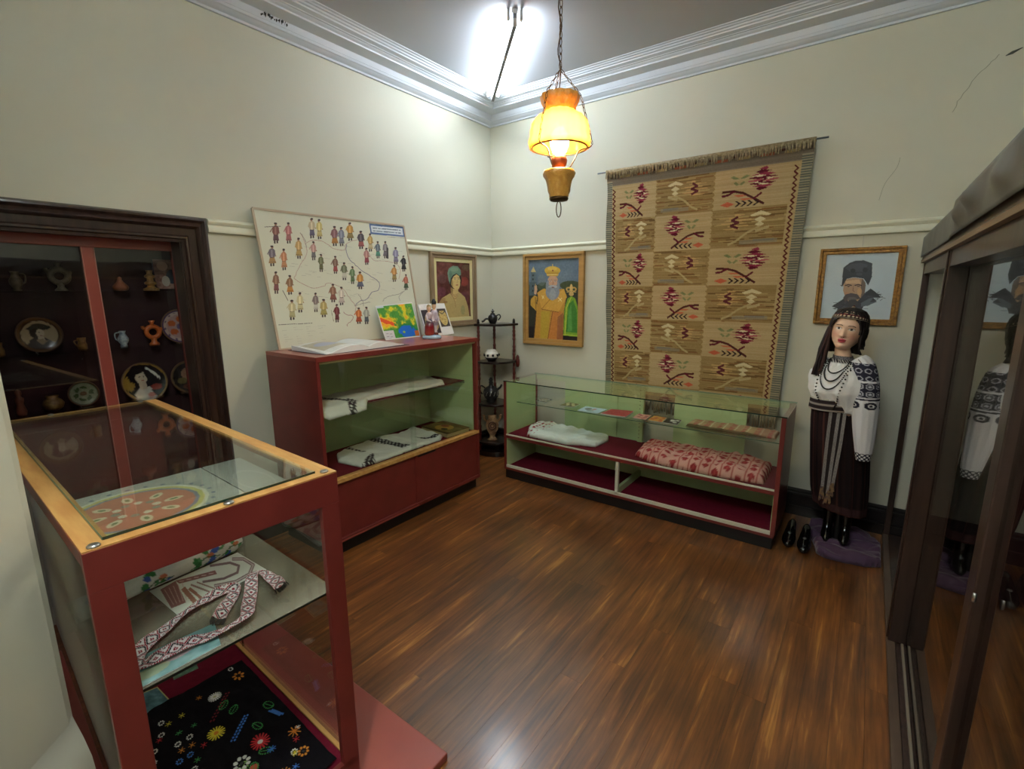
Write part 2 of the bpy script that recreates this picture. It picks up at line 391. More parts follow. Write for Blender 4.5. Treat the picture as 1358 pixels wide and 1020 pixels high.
def shade(base, n1, amp=14):
    c = np.zeros(n1.shape+(3,)); c[:] = base; return c+((n1-0.5)*2*amp)[..., None]
def catmull(pts, per=8):
    P = [Vector(p) for p in pts]; out = []
    for i in range(len(P)-1):
        p0, p1, p2, p3 = P[max(i-1, 0)], P[i], P[i+1], P[min(i+2, len(P)-1)]
        for k in range(per):
            t = k/per; out.append(0.5*((2*p1)+(p2-p0)*t+(2*p0-5*p1+4*p2-p3)*t*t+(3*p1-p0-3*p2+p3)*t**3))
    return out+[P[-1]]

# ================================================================ the room
XA, YB, ZC = -0.12, 0.15, 3.464
XR, YF = 4.0, -5.6
fl = struct('floor', MB().box(XA-0.1, XR+0.1, YF-0.1, YB+0.1, -0.06, -0.014), black_m)
x = XA-0.03; PWD = 0.112
while x < XR:
    y = YB+0.02-rnd.random()*1.2*0
    first = True
    while y > YF:
        L = rnd.uniform(0.6, 2.0) if first else rnd.uniform(1.3, 2.7); first = False
        y2 = max(y-L, YF-0.05)
        MB().box(x+0.0004, x+PWD-0.0004, y2+0.0002, y-0.0002, -0.014, 0).build('floorboard', floor_m, fl)
        y = y2
    x += PWD
struct('ceiling', MB().box(XA-0.1, XR+0.1, YF-0.1, YB+0.1, ZC, ZC+0.1), ceil_m)
NY0, NY1, NZ = -3.62, -2.755, 2.01           # opening of the niche in the left wall
wl = MB().box(XA-0.12, XA, NY1, YB+0.1, 0, ZC).box(XA-0.12, XA, YF, NY0, 0, ZC).box(XA-0.12, XA, NY0, NY1, NZ, ZC)
struct('wall_left', wl, wall_m)
struct('wall_back', MB().box(XA-0.12, XR+0.1, YB, YB+0.12, 0, ZC), wall_m)
struct('wall_right', MB().box(XR, XR+0.12, YF, YB, 0, ZC), wall_m)
struct('wall_hall', MB().box(XA, XR, YF-0.12, YF, 0, ZC), wall_m)
# wall in front (to the left of the camera) with its splayed end, and the thicker plinth below
NX, NYY = 1.61, -3.785
struct('wall_front', MB().prism([(XA, NYY), (XA, YF), (2.35, YF), (2.35, -4.60), (NX+0.56, NYY-0.57), (NX+0.02, NYY-0.012), (NX, NYY)], 0, ZC), wall_m)
pl = MB()
def offp(d): return [(NX-0.3, NYY), (NX-0.3, NYY-0.4), (NX+0.5, NYY-0.62), (NX+0.56+d*0.7, NYY-0.57+d*0.7-0.01), (NX+d*0.7, NYY-0.006+d*0.5), (NX-0.02, NYY+d*0.1)]
rings = []
for d, z in ((0.05, 0), (0.05, 0.46), (0.045, 0.52), (0.03, 0.58), (0.012, 0.63), (0.0, 0.66)):
    rings.append([(a, b, z) for a, b in offp(d)])
struct('trim_4', pl.loft(rings), wall_m, smooth='auto')
# built-in niche behind the left wall
nb = MB().box(-0.75, -0.70, NY0-0.1, NY1+0.1, 0.3, 2.4)
struct('trim_5', MB().box(-0.75, XA-0.12, NY0-0.12, NY0-0.1+0.02, 0.0, 2.3).box(-0.75, XA-0.12, NY1+0.08, NY1+0.12, 0.0, 2.3)
       .box(-0.75, XA-0.12, NY0-0.1, NY1+0.1, 2.2, 2.24).box(-0.80, -0.75, NY0-0.12, NY1+0.12, 0, 2.24), maroon_m)
# moulded architrave (dark) round the opening
prof = [(0.0, 0.006), (0.0, 0.012), (0.012, 0.034), (0.022, 0.038), (0.030, 0.030), (0.036, 0.026), (0.050, 0.040), (0.058, 0.046), (0.066, 0.036), (0.072, 0.022), (0.110, 0.018), (0.118, 0.026), (0.128, 0.026), (0.134, 0.014), (0.149, 0.012), (0.149, 0.0)]
arch = MB(); WA = 0.149
rings = []
def ap(w_, h_):   # w_ from outer edge inwards, h_ off the wall
    return XA+h_
for yy, zz, sy, sz in ((NY1+WA, 0.0, -1, 0), (NY1+WA, NZ+WA-0.012, -1, -1), (NY0-WA, NZ+WA-0.012, 1, -1), (NY0-WA, 0.0, 1, 0)):
    rings.append([(XA+h_, yy+sy*w_, zz+sz*w_) for w_, h_ in prof+[(0.149, -0.02), (0.0, -0.02)]])
# the jamb lining runs back into the wall
struct('trim_1', arch.loft(rings, cap=True), dark_m, smooth='auto')
struct('trim_2', MB().box(XA-0.125, XA+0.001, NY1-0.006, NY1, 0, NZ).box(XA-0.125, XA+0.001, NY0, NY0+0.018, 0, NZ).box(XA-0.125, XA+0.001, NY0, NY1, NZ-0.005, NZ), dark_m)
# cornice: the same run of mouldings swept round the four walls
CP = [(0, 3.316), (0.016, 3.316), (0.020, 3.328), (0.036, 3.334), (0.048, 3.346), (0.062, 3.350), (0.068, 3.361), (0.0685, 3.364), (0.072, 3.364), (0.086, 3.398),
      (0.19, 3.404), (0.192, 3.414), (0.206, 3.418), (0.214, 3.427), (0.228, 3.427), (0.231, 3.431), (0.268, 3.434), (0.272, 3.442), (0.286, 3.444), (0.292, 3.452), (0.306, 3.453), (0.312, 3.459), (0.330, 3.460), (0.333, 3.4645), (0, 3.4645)]
cs = [(XA, YB, 1, -1), (XR, YB, -1, -1), (XR, YF, -1, 1), (XA, YF, 1, 1)]
for k in range(4):
    a, b = cs[k], cs[(k+1) % 4]
    r = [[(c[0]+c[2]*d, c[1]+c[3]*d, z) for d, z in CP] for c in (a, b)]
    if k == 1 or k == 0 or k == 2 or k == 3:
        struct('cornice', MB().loft(r), white_m, smooth='auto')
# peeling paint on the cornice, top left
pk = MB(); r2 = random.Random(3)
for k in range(16):
    y0 = -2.02-k*0.011-r2.random()*0.006; n = 5; a0 = 0.075+r2.random()*0.006
    L = r2.uniform(0.012, 0.032)
    pk.add([(XA+a0+0.0025, y0, 3.371+k % 3*0.006), (XA+a0+0.004, y0+r2.uniform(0.006, 0.012), 3.371+L*0.6), (XA+a0+0.008+L*0.2, y0+0.002, 3.371+L), (XA+a0+0.006, y0-r2.uniform(0.002, 0.005), 3.371+L*0.7)], [(0, 1, 2, 3)])
pk.build('peeling_flakes', black_m, bpy.data.objects['cornice'], kind='stuff', label='dark spots of flaking paint')
# picture rail
RP = [(0, 2.066), (0.026, 2.068), (0.030, 2.080), (0.024, 2.100), (0.022, 2.110), (0.030, 2.118), (0.034, 2.130), (0.026, 2.142), (0.010, 2.148), (0, 2.150)]
ra = [[(XA+d, y, z) for d, z in RP] for y in (NY1+WA+0.001,)]+[[(XA+d, YB-d, z) for d, z in RP]]
struct('trim_3', MB().loft(ra), rail_m, smooth='auto')
rb = [[(XA+d, YB-d, z) for d, z in RP], [(XR, YB-d, z) for d, z in RP]]
struct('trim_6', MB().loft(rb), rail_m, smooth='auto')
SP = [(0, 0), (0.022, 0), (0.022, 0.15), (0.026, 0.155), (0.026, 0.165), (0.020, 0.17), (0.020, 0.185), (0.014, 0.195), (0.014, 0.205), (0.006, 0.212), (0, 0.212)]
SP = [(0, 0), (0.030, 0), (0.030, 0.075), (0.036, 0.078), (0.036, 0.086), (0.028, 0.09), (0.028, 0.165), (0.034, 0.168), (0.034, 0.176), (0.022, 0.184), (0.022, 0.196), (0.010, 0.206), (0, 0.208)]
struct('baseboard_back', MB().loft([[(XA+d, YB-d, z) for d, z in SP], [(XR, YB-d, z) for d, z in SP]]), skirt_m, smooth='auto')
struct('baseboard_left', MB().loft([[(XA+d, NY1+WA+0.001, z) for d, z in SP], [(XA+d, YB-d, z) for d, z in SP]]), skirt_m, smooth='auto')
# hairline crack and gouge in the plaster of the back wall
ck = MB(); cp = [(3.60, 3.02), (3.55, 2.97), (3.50, 2.90), (3.455, 2.82), (3.43, 2.75)]
ck.tube([(a+rnd.uniform(-.006, .006), YB-0.0005, z) for a, z in catmull([(a, z, 0) for a, z in cp], 6) and [(p[0], p[1]) for p in catmull([(a, z, 0) for a, z in cp], 6)]], 0.0016, 5)
ck.tube([(p[0], YB-0.0005, p[1]) for p in catmull([(3.21, 2.53, 0), (3.20, 2.47, 0), (3.15, 2.38, 0), (3.13, 2.28, 0)], 6)], 0.0012, 5)
cm = mat('plaster_crack', (150, 152, 130), 0.9)
ck.build('plaster_crack', cm, bpy.data.objects['wall_back'])
MB().tube([(3.625, YB-0.001, 3.005), (3.65, YB-0.004, 3.014), (3.69, YB-0.001, 3.03)], [0.002, 0.008, 0.002], 7).build('gouge', mat('gouge_grey', (84, 88, 80), 0.9), bpy.data.objects['wall_back'])

# ---------------------------------------------------------------- ceiling tubes
def tube_light(name, label, p, q, mtl, dz=0.0):
    p = Vector(p); q = Vector(q); d = (q-p).normalized(); n = Vector((-d.y, d.x, 0))
    t = thing(name, label, 'light fixture', tuple((p+q)/2+Vector((0, 0, dz))), None)
    def T(a, b, c): v = p+d*a+n*b; return (v.x, v.y, ZC+c)
    L = (q-p).length
    B('batten', flu_m, t, -0.01, L+0.01, -0.02, 0.02, -0.03, -0.001, T=T)
    B('spine', mat('grey_spine', (120, 122, 128), 0.5), t, -0.012, L+0.012, -0.013, 0.013, -0.100, -0.03, T=T)  # grey painted in so the spine stays dark between the glowing tubes
    for s in (-1, 1):
        MB(T).tube([(0.03, s*0.042, -0.060), (L-0.03, s*0.042, -0.060)], 0.0135, 14).build('fluorescent_tube', mtl, t, smooth='auto')
        for e in (0.0, L):
            k = B('tube_holder', flu_m, t, e-0.012, e+0.012, s*0.042-0.009, s*0.042+0.009, -0.070, -0.002, T=T, bevel=0.003)
    MB(T).lathe((L+0.006, 0.0, -0.105), [(0.003, 0.05), (0.010, 0.045), (0.012, 0.02), (0.009, 0.004), (0.002, 0)], 12).build('end_cap', flu_m, t, smooth=True)
    return t
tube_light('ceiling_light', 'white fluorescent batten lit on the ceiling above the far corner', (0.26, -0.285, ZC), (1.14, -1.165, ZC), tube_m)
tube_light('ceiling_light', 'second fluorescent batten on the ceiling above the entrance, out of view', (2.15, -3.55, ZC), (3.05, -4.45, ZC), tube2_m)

# ---------------------------------------------------------------- hanging lamp
PX, PY = 1.792, -1.684
amber = bpy.data.materials.new('amber_glass'); amber.use_nodes = True; nt = amber.node_tree; b_ = nt.nodes['Principled BSDF']
b_.inputs['Base Color'].default_value = lin((214, 150, 62)); b_.inputs['Roughness'].default_value = 0.25
tl = nt.nodes.new('ShaderNodeBsdfTranslucent'); tl.inputs[0].default_value = lin((255, 214, 140)); mx = nt.nodes.new('ShaderNodeMixShader'); mx.inputs[0].default_value = 0.72
rf = nt.nodes.new('ShaderNodeBsdfRefraction'); rf.inputs['Color'].default_value = lin((255, 220, 140)); rf.inputs['Roughness'].default_value = 0.42; rf.inputs['IOR'].default_value = 1.12
mx2 = nt.nodes.new('ShaderNodeMixShader'); mx2.inputs[0].default_value = 0.45
nt.links.new(b_.outputs[0], mx.inputs[1]); nt.links.new(tl.outputs[0], mx.inputs[2]); nt.links.new(mx.outputs[0], mx2.inputs[1]); nt.links.new(rf.outputs[0], mx2.inputs[2]); nt.links.new(mx2.outputs[0], nt.nodes['Material Output'].inputs[0])
lw = nt.nodes.new('ShaderNodeLayerWeight'); lw.inputs[0].default_value = 0.35; cr = nt.nodes.new('ShaderNodeValToRGB')
cr.color_ramp.elements[0].position = 0.1; cr.color_ramp.elements[0].color = lin((255, 240, 205)); cr.color_ramp.elements[1].position = 0.75; cr.color_ramp.elements[1].color = lin((236, 158, 56))
nt.links.new(lw.outputs['Facing'], cr.inputs[0]); nt.links.new(cr.outputs[0], tl.inputs[0])
nz = nt.nodes.new('ShaderNodeTexVoronoi'); nz.inputs['Scale'].default_value = 34; tcn = nt.nodes.new('ShaderNodeTexCoord'); nt.links.new(tcn.outputs['Object'], nz.inputs['Vector'])
bpn = nt.nodes.new('ShaderNodeBump'); bpn.inputs['Strength'].default_value = 0.6; bpn.inputs['Distance'].default_value = 0.006
nt.links.new(nz.outputs['Distance'], bpn.inputs['Height']); nt.links.new(bpn.outputs[0], b_.inputs['Normal'])
amberf = mat('amber_pressed_glass', (228, 172, 82), 0.3, noise=(50, (206, 136, 48), 0.7), bump=(55, 0.7), coat=0.5)
lampo = thing('hanging_lamp', 'amber glass hurricane lamp hanging lit on a long chain from the ceiling', 'lamp', (PX, PY, 2.174))
Z = lambda z: z
flu = lambda t, z: 1+0.035*math.cos(12*t)
# the upper shade: flared collar, waist and broad bowl (double walled)
up = [(0.152, 2.425), (0.158, 2.45), (0.150, 2.478), (0.150, 2.50), (0.140, 2.54), (0.120, 2.567), (0.085, 2.585), (0.076, 2.595), (0.078, 2.612), (0.092, 2.637), (0.098, 2.662), (0.097, 2.668)]
inn = [(r-0.005, z) for r, z in up]
kc = 6
wv = lambda t, z: 1+(0.035*math.cos(12*t) if z > 2.59 else 0.014*math.cos(18*t+math.sin(z*90)))
MB().lathe((PX, PY, 0), inn[:8][::-1]+up[:8], 72, wv, cap=False).build('shade', amber, lampo, smooth=True)
MB().lathe((PX, PY, 0), inn[7:][::-1]+up[7:], 72, wv, cap=False).build('shade_collar', amberf, lampo, smooth=True)
MB().lathe((PX, PY, 0), [(0.030, 2.385), (0.052, 2.42), (0.056, 2.46), (0.040, 2.54), (0.032, 2.60), (0.031, 2.715)], 20, cap=False).build('chimney', glass_m, lampo, smooth=True)
MB().lathe((PX, PY, 0), [(0.0, 2.398), (0.022, 2.402), (0.044, 2.43), (0.048, 2.46), (0.038, 2.495), (0.016, 2.52), (0.0, 2.523)], 18, cap=False).build('bulb', bulb_m, lampo, smooth=True)
MB().lathe((PX, PY, 0), [(0.012, 2.312), (0.022, 2.318), (0.030, 2.335), (0.038, 2.345), (0.040, 2.368), (0.036, 2.380), (0.030, 2.384), (0.028, 2.396), (0.0, 2.397)], 24, lambda t, z: 1+(0.06*math.cos(16*t) if z > 2.365 else 0)).build('burner', mat('pink_brass', (150, 84, 56), 0.35, metal=0.7), lampo, smooth=True)
MB().lathe((PX, PY, 0), [(0.046, 2.184), (0.050, 2.19), (0.050, 2.20), (0.058, 2.215), (0.062, 2.25), (0.070, 2.275), (0.080, 2.29), (0.084, 2.305), (0.078, 2.316), (0.040, 2.318), (0.012, 2.316)], 30, lambda t, z: 1+0.03*math.cos(9*t+z*60)).build('oil_font', amberf, lampo, smooth=True)
MB().lathe((PX, PY, 0), [(0.02, 2.166), (0.045, 2.170), (0.050, 2.178), (0.048, 2.186), (0.02, 2.188)], 24).build('font_holder', brass_m, lampo, smooth=True)
MB().tube([(PX+0.012*math.cos(t)*0.9, PY+0.012*math.cos(t)*0.5, 2.128+0.040*math.sin(t)) for t in [2*PI*k/18 for k in range(18)]], 0.0028, 6, closed=True).build('pull_ring', brass_m, lampo, smooth=True)
# ring that carries the shade, and its three curved arms
MB().tube([(PX+0.140*math.cos(t), PY+0.140*math.sin(t), 2.424) for t in [2*PI*k/40 for k in range(40)]], 0.004, 6, closed=True).build('shade_ring', brass_m, lampo, smooth=True)
for k in range(3):
    a = math.radians(24)+k*2*PI/3; ca, sa = math.cos(a), math.sin(a)
    MB().tube(catmull([(PX+ca*r, PY+sa*r, z) for r, z in ((0.163, 2.428), (0.15, 2.418), (0.10, 2.405), (0.075, 2.36), (0.045, 2.318), (0.015, 2.312))], 5), 0.0032, 6).build('arm', brass_m, lampo, smooth=True)
def chain(mb, p, q, link=0.030, r=0.0016, w_=0.0055):
    p = Vector(p); q = Vector(q); d = q-p; n = max(2, int(d.length/(link*0.8))); dn = d.normalized()
    s1 = dn.cross(Vector((0.3, 0.9, 0.1))).normalized(); s2 = dn.cross(s1)
    for i in range(n):
        c = p+d*((i+0.5)/n); s_ = s1 if i % 2 else s2
        mb.tube([c+dn*math.sin(t)*link*0.5+s_*math.cos(t)*w_ for t in [2*PI*k/8 for k in range(8)]], r*1.25, 4, closed=True)
for k in range(3):
    a = math.radians(24)+k*2*PI/3; mbk = MB()
    chain(mbk, (PX+0.166*math.cos(a), PY+0.166*math.sin(a), 2.432), (PX+0.106*math.cos(a), PY+0.106*math.sin(a), 2.655)); chain(mbk, (PX+0.105*math.cos(a), PY+0.105*math.sin(a), 2.66), (PX+0.004*math.cos(a), PY+0.004*math.sin(a), 2.785))
    mbk.build('shade_chain', brass_m, lampo)
mbk = MB(); chain(mbk, (PX, PY, 2.79), (PX, PY, ZC-0.03), 0.042, 0.0022, 0.008); mbk.build('main_chain', brass_m, lampo)
fx = MB(); pts = []
for k in range(30):
    z = ZC-0.03-k*(ZC-0.03-2.60)/29; pts.append((PX+0.010*math.sin(k*0.9)-0.012*math.exp(-((z-2.93)/0.1)**2), PY+0.010*math.cos(k*0.7), z))
pts += [(PX+0.02, PY-0.02, 2.56), (PX+0.012, PY-0.01, 2.49)]
fx.tube(pts, 0.0028, 6).build('flex', brass_m, lampo, smooth=True)
MB().lathe((PX, PY, ZC), [(0.0, -0.035), (0.02, -0.034), (0.045, -0.012), (0.048, 0.0)], 20).build('ceiling_rose', brass_m, lampo, smooth=True)
bl = bpy.data.lights.new('bulb_light', 'POINT'); bl.energy = BULB; bl.color = (1, 0.78, 0.50); bl.shadow_soft_size = 0.03
blo = bpy.data.objects.new('bulb_light', bl); COL.objects.link(blo); blo.location = (PX, PY, 2.50)

# ================================================================ tall display cabinet A (left wall)
ax0, ax1, ay0, ay1, az = -0.05, 0.529, -2.362, -0.871, 1.326
A = thing('display_cabinet', 'tall oxblood display cabinet with sliding glass front and cupboard below the map', 'cabinet', ((ax0+ax1)/2, (ay0+ay1)/2, 0))
t_ = 0.024
B('plinth', black_m, A, ax0+0.02, ax1-0.03, ay0+0.02, ay1-0.02, 0, 0.098)
B('side_panel', red_m, A, ax0, ax1, ay0, ay0+t_, 0.098, az-t_)
B('side_panel', red_m, A, ax0, ax1, ay1-t_, ay1, 0.098, az-t_)
B('top_panel', redlt_m, A, ax0, ax1, ay0, ay1, az-t_, az)
B('top_edge', red_m, A, ax1-0.002, ax1+0.003, ay0, ay1, az-t_-0.008, az-0.001)
B('bottom_panel', red_m, A, ax0+0.01, ax1+0.004, ay0+0.003, ay1-0.003, 0.092, 0.118)
B('cabinet_deck', felt_m, A, ax0+0.012, ax1-0.045, ay0+t_, ay1-t_, 0.498, 0.516)
B('sill', oak_m, A, ax1-0.045, ax1+0.003, ay0+0.004, ay1-0.004, 0.498, 0.524)
B('back_panel', green_m, A, ax0, ax0+0.012, ay0+t_, ay1-t_, 0.118, az-t_)
B('inner_lining', green_m, A, ax0+0.012, ax1-0.04, ay1-t_-0.004, ay1-t_, 0.516, az-t_)
B('inner_lining', green_m, A, ax0+0.012, ax1-0.04, ay0+t_, ay0+t_+0.004, 0.516, az-t_)
B('head_rail', mat('olive_rail', (168, 160, 112), 0.5), A, ax1-0.035, ax1-0.008, ay0+t_, ay1-t_, az-t_-0.022, az-t_)
for k, (y0, y1, xx) in enumerate(((ay0+t_, -1.585, ax1-0.016), (-1.625, ay1-t_, ax1-0.030))):
    B('glass_pane', glassg_m, A, xx, xx+0.005, y0, y1, 0.522, az-t_-0.01, bevel=0)
for y0, y1, xx in ((ay0+t_, -1.59, ax1-0.016), (-1.61, ay1-t_, ax1-0.006)):
    d = B('cupboard_door', red_m, A, xx-0.012, xx, y0, y1, 0.118, 0.492)
B('finger_pull', black_m, A, ax1-0.006, ax1-0.002, -1.585, -1.40, 0.478, 0.489)
B('edge_strip', redlt_m, A, ax1-0.005, ax1+0.006, ay0+0.003, -1.60, 0.096, 0.106)
B('display_shelf', glassg_m, A, 0.0, 0.425, ay0+t_+0.004, ay1-t_-0.006, 0.945, 0.951, bevel=0)
B('shelf_felt', felt_m, A, 0.02, 0.40, -2.30, ay1-t_-0.010, 0.951, 0.956)
for y_ in (ay1-t_-0.012,):
    MB().tube([(0.05, y_, 0.935), (0.40, y_, 0.938)], 0.006, 6).build('shelf_bracket', steel_m, A)
# things on the cabinet ------------------------------------------------
WHITE = (236, 236, 230)
def emb(cuts, dark=(52, 44, 52)):
    """colour function: white linen with dark embroidered patches (polygons)"""
    def f(X, Y, n1, n2):
        c = shade(WHITE, n1, 10); g = np.sin(X*620)*np.sin(Y*620)
        for poly in cuts:
            i = inpoly(poly, X, Y); c[i & (g > -0.45)] = dark
        return c
    return f
sh1 = [(0.06, -2.07), (0.07, -2.0), (0.04, -1.75), (0.05, -1.42), (0.03, -1.02), (0.34, -1.10), (0.42, -1.17), (0.405, -1.54), (0.385, -1.90), (0.485, -1.99), (0.52, -2.10), (0.49, -2.15), (0.505, -2.28), (0.43, -2.33), (0.1, -2.32)]
sh1 = [(min(a, 0.498), b) for a, b in sh1]
o = cloth('embroidered_shirt', sh1, 0.957, cloth_m, amp=0.016, th=0.012, seed=4, fold=(2, 9),
          colfn=emb([[(0.02, -2.17), (0.40, -2.06), (0.41, -2.0), (0.02, -2.10)], [(0.30, -2.02), (0.5, -2.13), (0.5, -2.08), (0.36, -1.98)]]), drop=lambda X, Y: np.clip(X-0.43, 0, 1)*0.6)
tag(o, 'long white linen shirt spread along the middle shelf of the tall cabinet', 'shirt')
sh2 = [(0.089, -1.984), (0.034, -1.853), (0.01, -1.618), (0.0, -1.509), (0.06, -1.372), (0.01, -1.152), (0.144, -1.182), (0.40, -1.191), (0.455, -1.273), (0.45, -1.583), (0.46, -1.915), (0.45, -2.036), (0.231, -2.07)]
o = cloth('embroidered_shirt', sh2, 0.517, cloth_m, amp=0.016, th=0.012, seed=8, fold=(3, 8),
          colfn=emb([[(0.05, -1.86), (0.08, -1.86), (0.25, -1.84), (0.24, -1.87), (0.06, -1.9)], [(0.33, -1.84), (0.46, -1.93), (0.46, -2.04), (0.36, -1.93)], [(0.01, -1.66), (0.40, -1.63), (0.41, -1.55), (0.02, -1.58)], [(0.33, -1.40), (0.42, -1.30), (0.40, -1.195), (0.37, -1.195), (0.37, -1.30), (0.28, -1.40)]]))
tag(o, 'white shirt with dark embroidered cuffs lying on the lower deck of the tall cabinet', 'shirt')
bk = thing('book', 'thick yellowed art book lying at the right end inside the tall cabinet', 'book', (0.28, -1.07, 0.517))
def book_T(c, yawd):
    a = math.radians(yawd); ca, sa = math.cos(a), math.sin(a)
    return lambda x, y, z: (c[0]+x*ca-y*sa, c[1]+x*sa+y*ca, c[2]+z)
T = book_T((0.30, -1.055, 0.517), -4)
B('page_block', mat('aged_pages', (196, 178, 130), 0.8), bk, -0.165, 0.165, -0.125, 0.125, 0.004, 0.034, T=T)
B('back_cover', mat('olive_cover', (112, 88, 44), 0.5), bk, -0.17, 0.17, -0.13, 0.13, 0.0, 0.004, T=T)
im = Img(90, 70, (118, 96, 46), (90, 70)); im.mott(6, 5, 40, 3); im.ell(40, 36, 26, 18, (190, 150, 60)).ell(52, 30, 10, 9, (150, 60, 40)).ell(28, 44, 9, 7, (60, 50, 36)).rect(0, 0, 8, 70, (70, 54, 36))
B('front_cover', mat('olive_cover', (112, 88, 44), 0.5), bk, -0.17, 0.17, -0.13, 0.13, 0.034, 0.038, T=T)
canvas('cover_print', im, lambda u, v: T(-0.17+0.34*v, -0.13+0.26*u, 0.0385), print_m, bk)

# map board ------------------------------------------------------------
mb_ = thing('map_board', 'large framed map of figures in folk costume leaning on the left wall', 'map', (-0.02, -1.63, az))
MQ = [(88, 60), (862, 155), (942, 715), (210, 790)]
im = Img(560, 420, (216, 218, 200), q=MQ); im.mott(2, 2, 5, 2)
gr = (140, 138, 130)
def fig(x, y, h, c1, c2, c3=None):
    wd = h*rnd.uniform(0.135, 0.19); sk = (150, 110, 90); fr_ = rnd.uniform(0.75, 1.15); c1 = tuple(int(v*0.90) for v in c1); c2 = tuple(int(v*0.90) for v in c2)
    im.ell(x+rnd.uniform(-2, 2), y-h*0.42, wd*0.34, h*0.065, sk); im.ell(x, y-h*0.46, wd*0.42, h*0.045, (56, 44, 46))
    im.poly([(x-wd*0.8, y-h*0.30), (x-wd*0.3, y-h*0.36), (x+wd*0.4, y-h*0.36), (x+wd*0.85, y-h*0.26), (x+wd*0.95, y-h*0.05), (x+wd*0.6, y+h*0.06), (x-wd*0.6, y+h*0.06), (x-wd*0.95, y-h*0.08)], c1)
    im.poly([(x-wd*0.6, y+h*0.04), (x+wd*0.6, y+h*0.04), (x+wd*fr_, y+h*0.32), (x-wd*fr_*0.9, y+h*0.32)], c2)
    im.poly([(x-wd*0.25, y-h*0.3), (x+wd*0.15, y-h*0.3), (x+wd*0.2, y+h*0.05), (x-wd*0.3, y+h*0.05)], c3 or tuple(min(255, v+36) for v in c1))
    im.rect(x-wd*0.55, y+h*0.32, x-wd*0.12, y+h*0.46, (62, 50, 52)); im.rect(x+wd*0.12, y+h*0.32, x+wd*0.55, y+h*0.45, (62, 50, 52))
    im.line([(x-wd*0.6, y+h*0.06), (x+wd*0.6, y+h*0.06)], 2.2, (90, 70, 60)); im.line([(x-wd*0.7, y-h*0.28), (x-wd*rnd.uniform(0.9, 1.5), y-h*rnd.uniform(0.02, 0.12))], 4.5, c1); im.line([(x-wd*fr_*0.8, y+h*0.27), (x+wd*fr_*0.85, y+h*0.27)], 2.6, tuple(int(v*0.7) for v in c2)); im.ell(x+wd, y-h*0.02, 2.5, 3, sk)
def ml(pts, wd, c):
    q = catmull([(a, b_, 0) for a, b_ in pts], 4); r_ = random.Random(len(pts)); im.line([(p[0]+r_.uniform(-2, 2), p[1]+r_.uniform(-2, 2)) for p in q], wd, c)
bd = (176, 140, 128)
ml([(330, 185), (345, 215), (360, 262), (358, 300), (335, 330), (300, 400), (300, 425), (380, 465), (440, 458), (470, 440), (540, 470), (575, 520), (605, 560), (600, 590)], 2.4, bd)
ml([(360, 235), (400, 222), (450, 232), (500, 265), (555, 272), (560, 245), (600, 225), (640, 220)], 2.4, bd)
ml([(680, 290), (705, 325), (760, 330), (820, 345), (840, 380), (830, 420)], 2.0, bd)
ml([(565, 245), (565, 290), (585, 325), (610, 350), (650, 385), (700, 415), (728, 440), (726, 476), (690, 490), (665, 525), (625, 535), (605, 555)], 3.4, (128, 128, 142))
ml([(600, 560), (640, 548), (680, 540)], 2.6, gr); ml([(620, 500), (640, 530), (645, 560)], 2.4, gr); ml([(745, 535), (760, 518), (800, 505), (830, 500), (860, 480)], 2.4, gr); ml([(855, 485), (830, 515), (835, 532)], 2, gr)
ml([(540, 590), (560, 605), (590, 612), (580, 640), (560, 655), (560, 665)], 2.6, (160, 110, 110)); ml([(330, 185), (350, 215), (358, 260)], 2.8, gr)
for k in range(70):
    x_, y_ = rnd.uniform(270, 850), rnd.uniform(250, 520); L = rnd.uniform(12, 46); sl = rnd.uniform(-0.1, 0.35); im.line([(x_, y_), (x_+L, y_+L*sl)], 1.4, gr, 0.55)
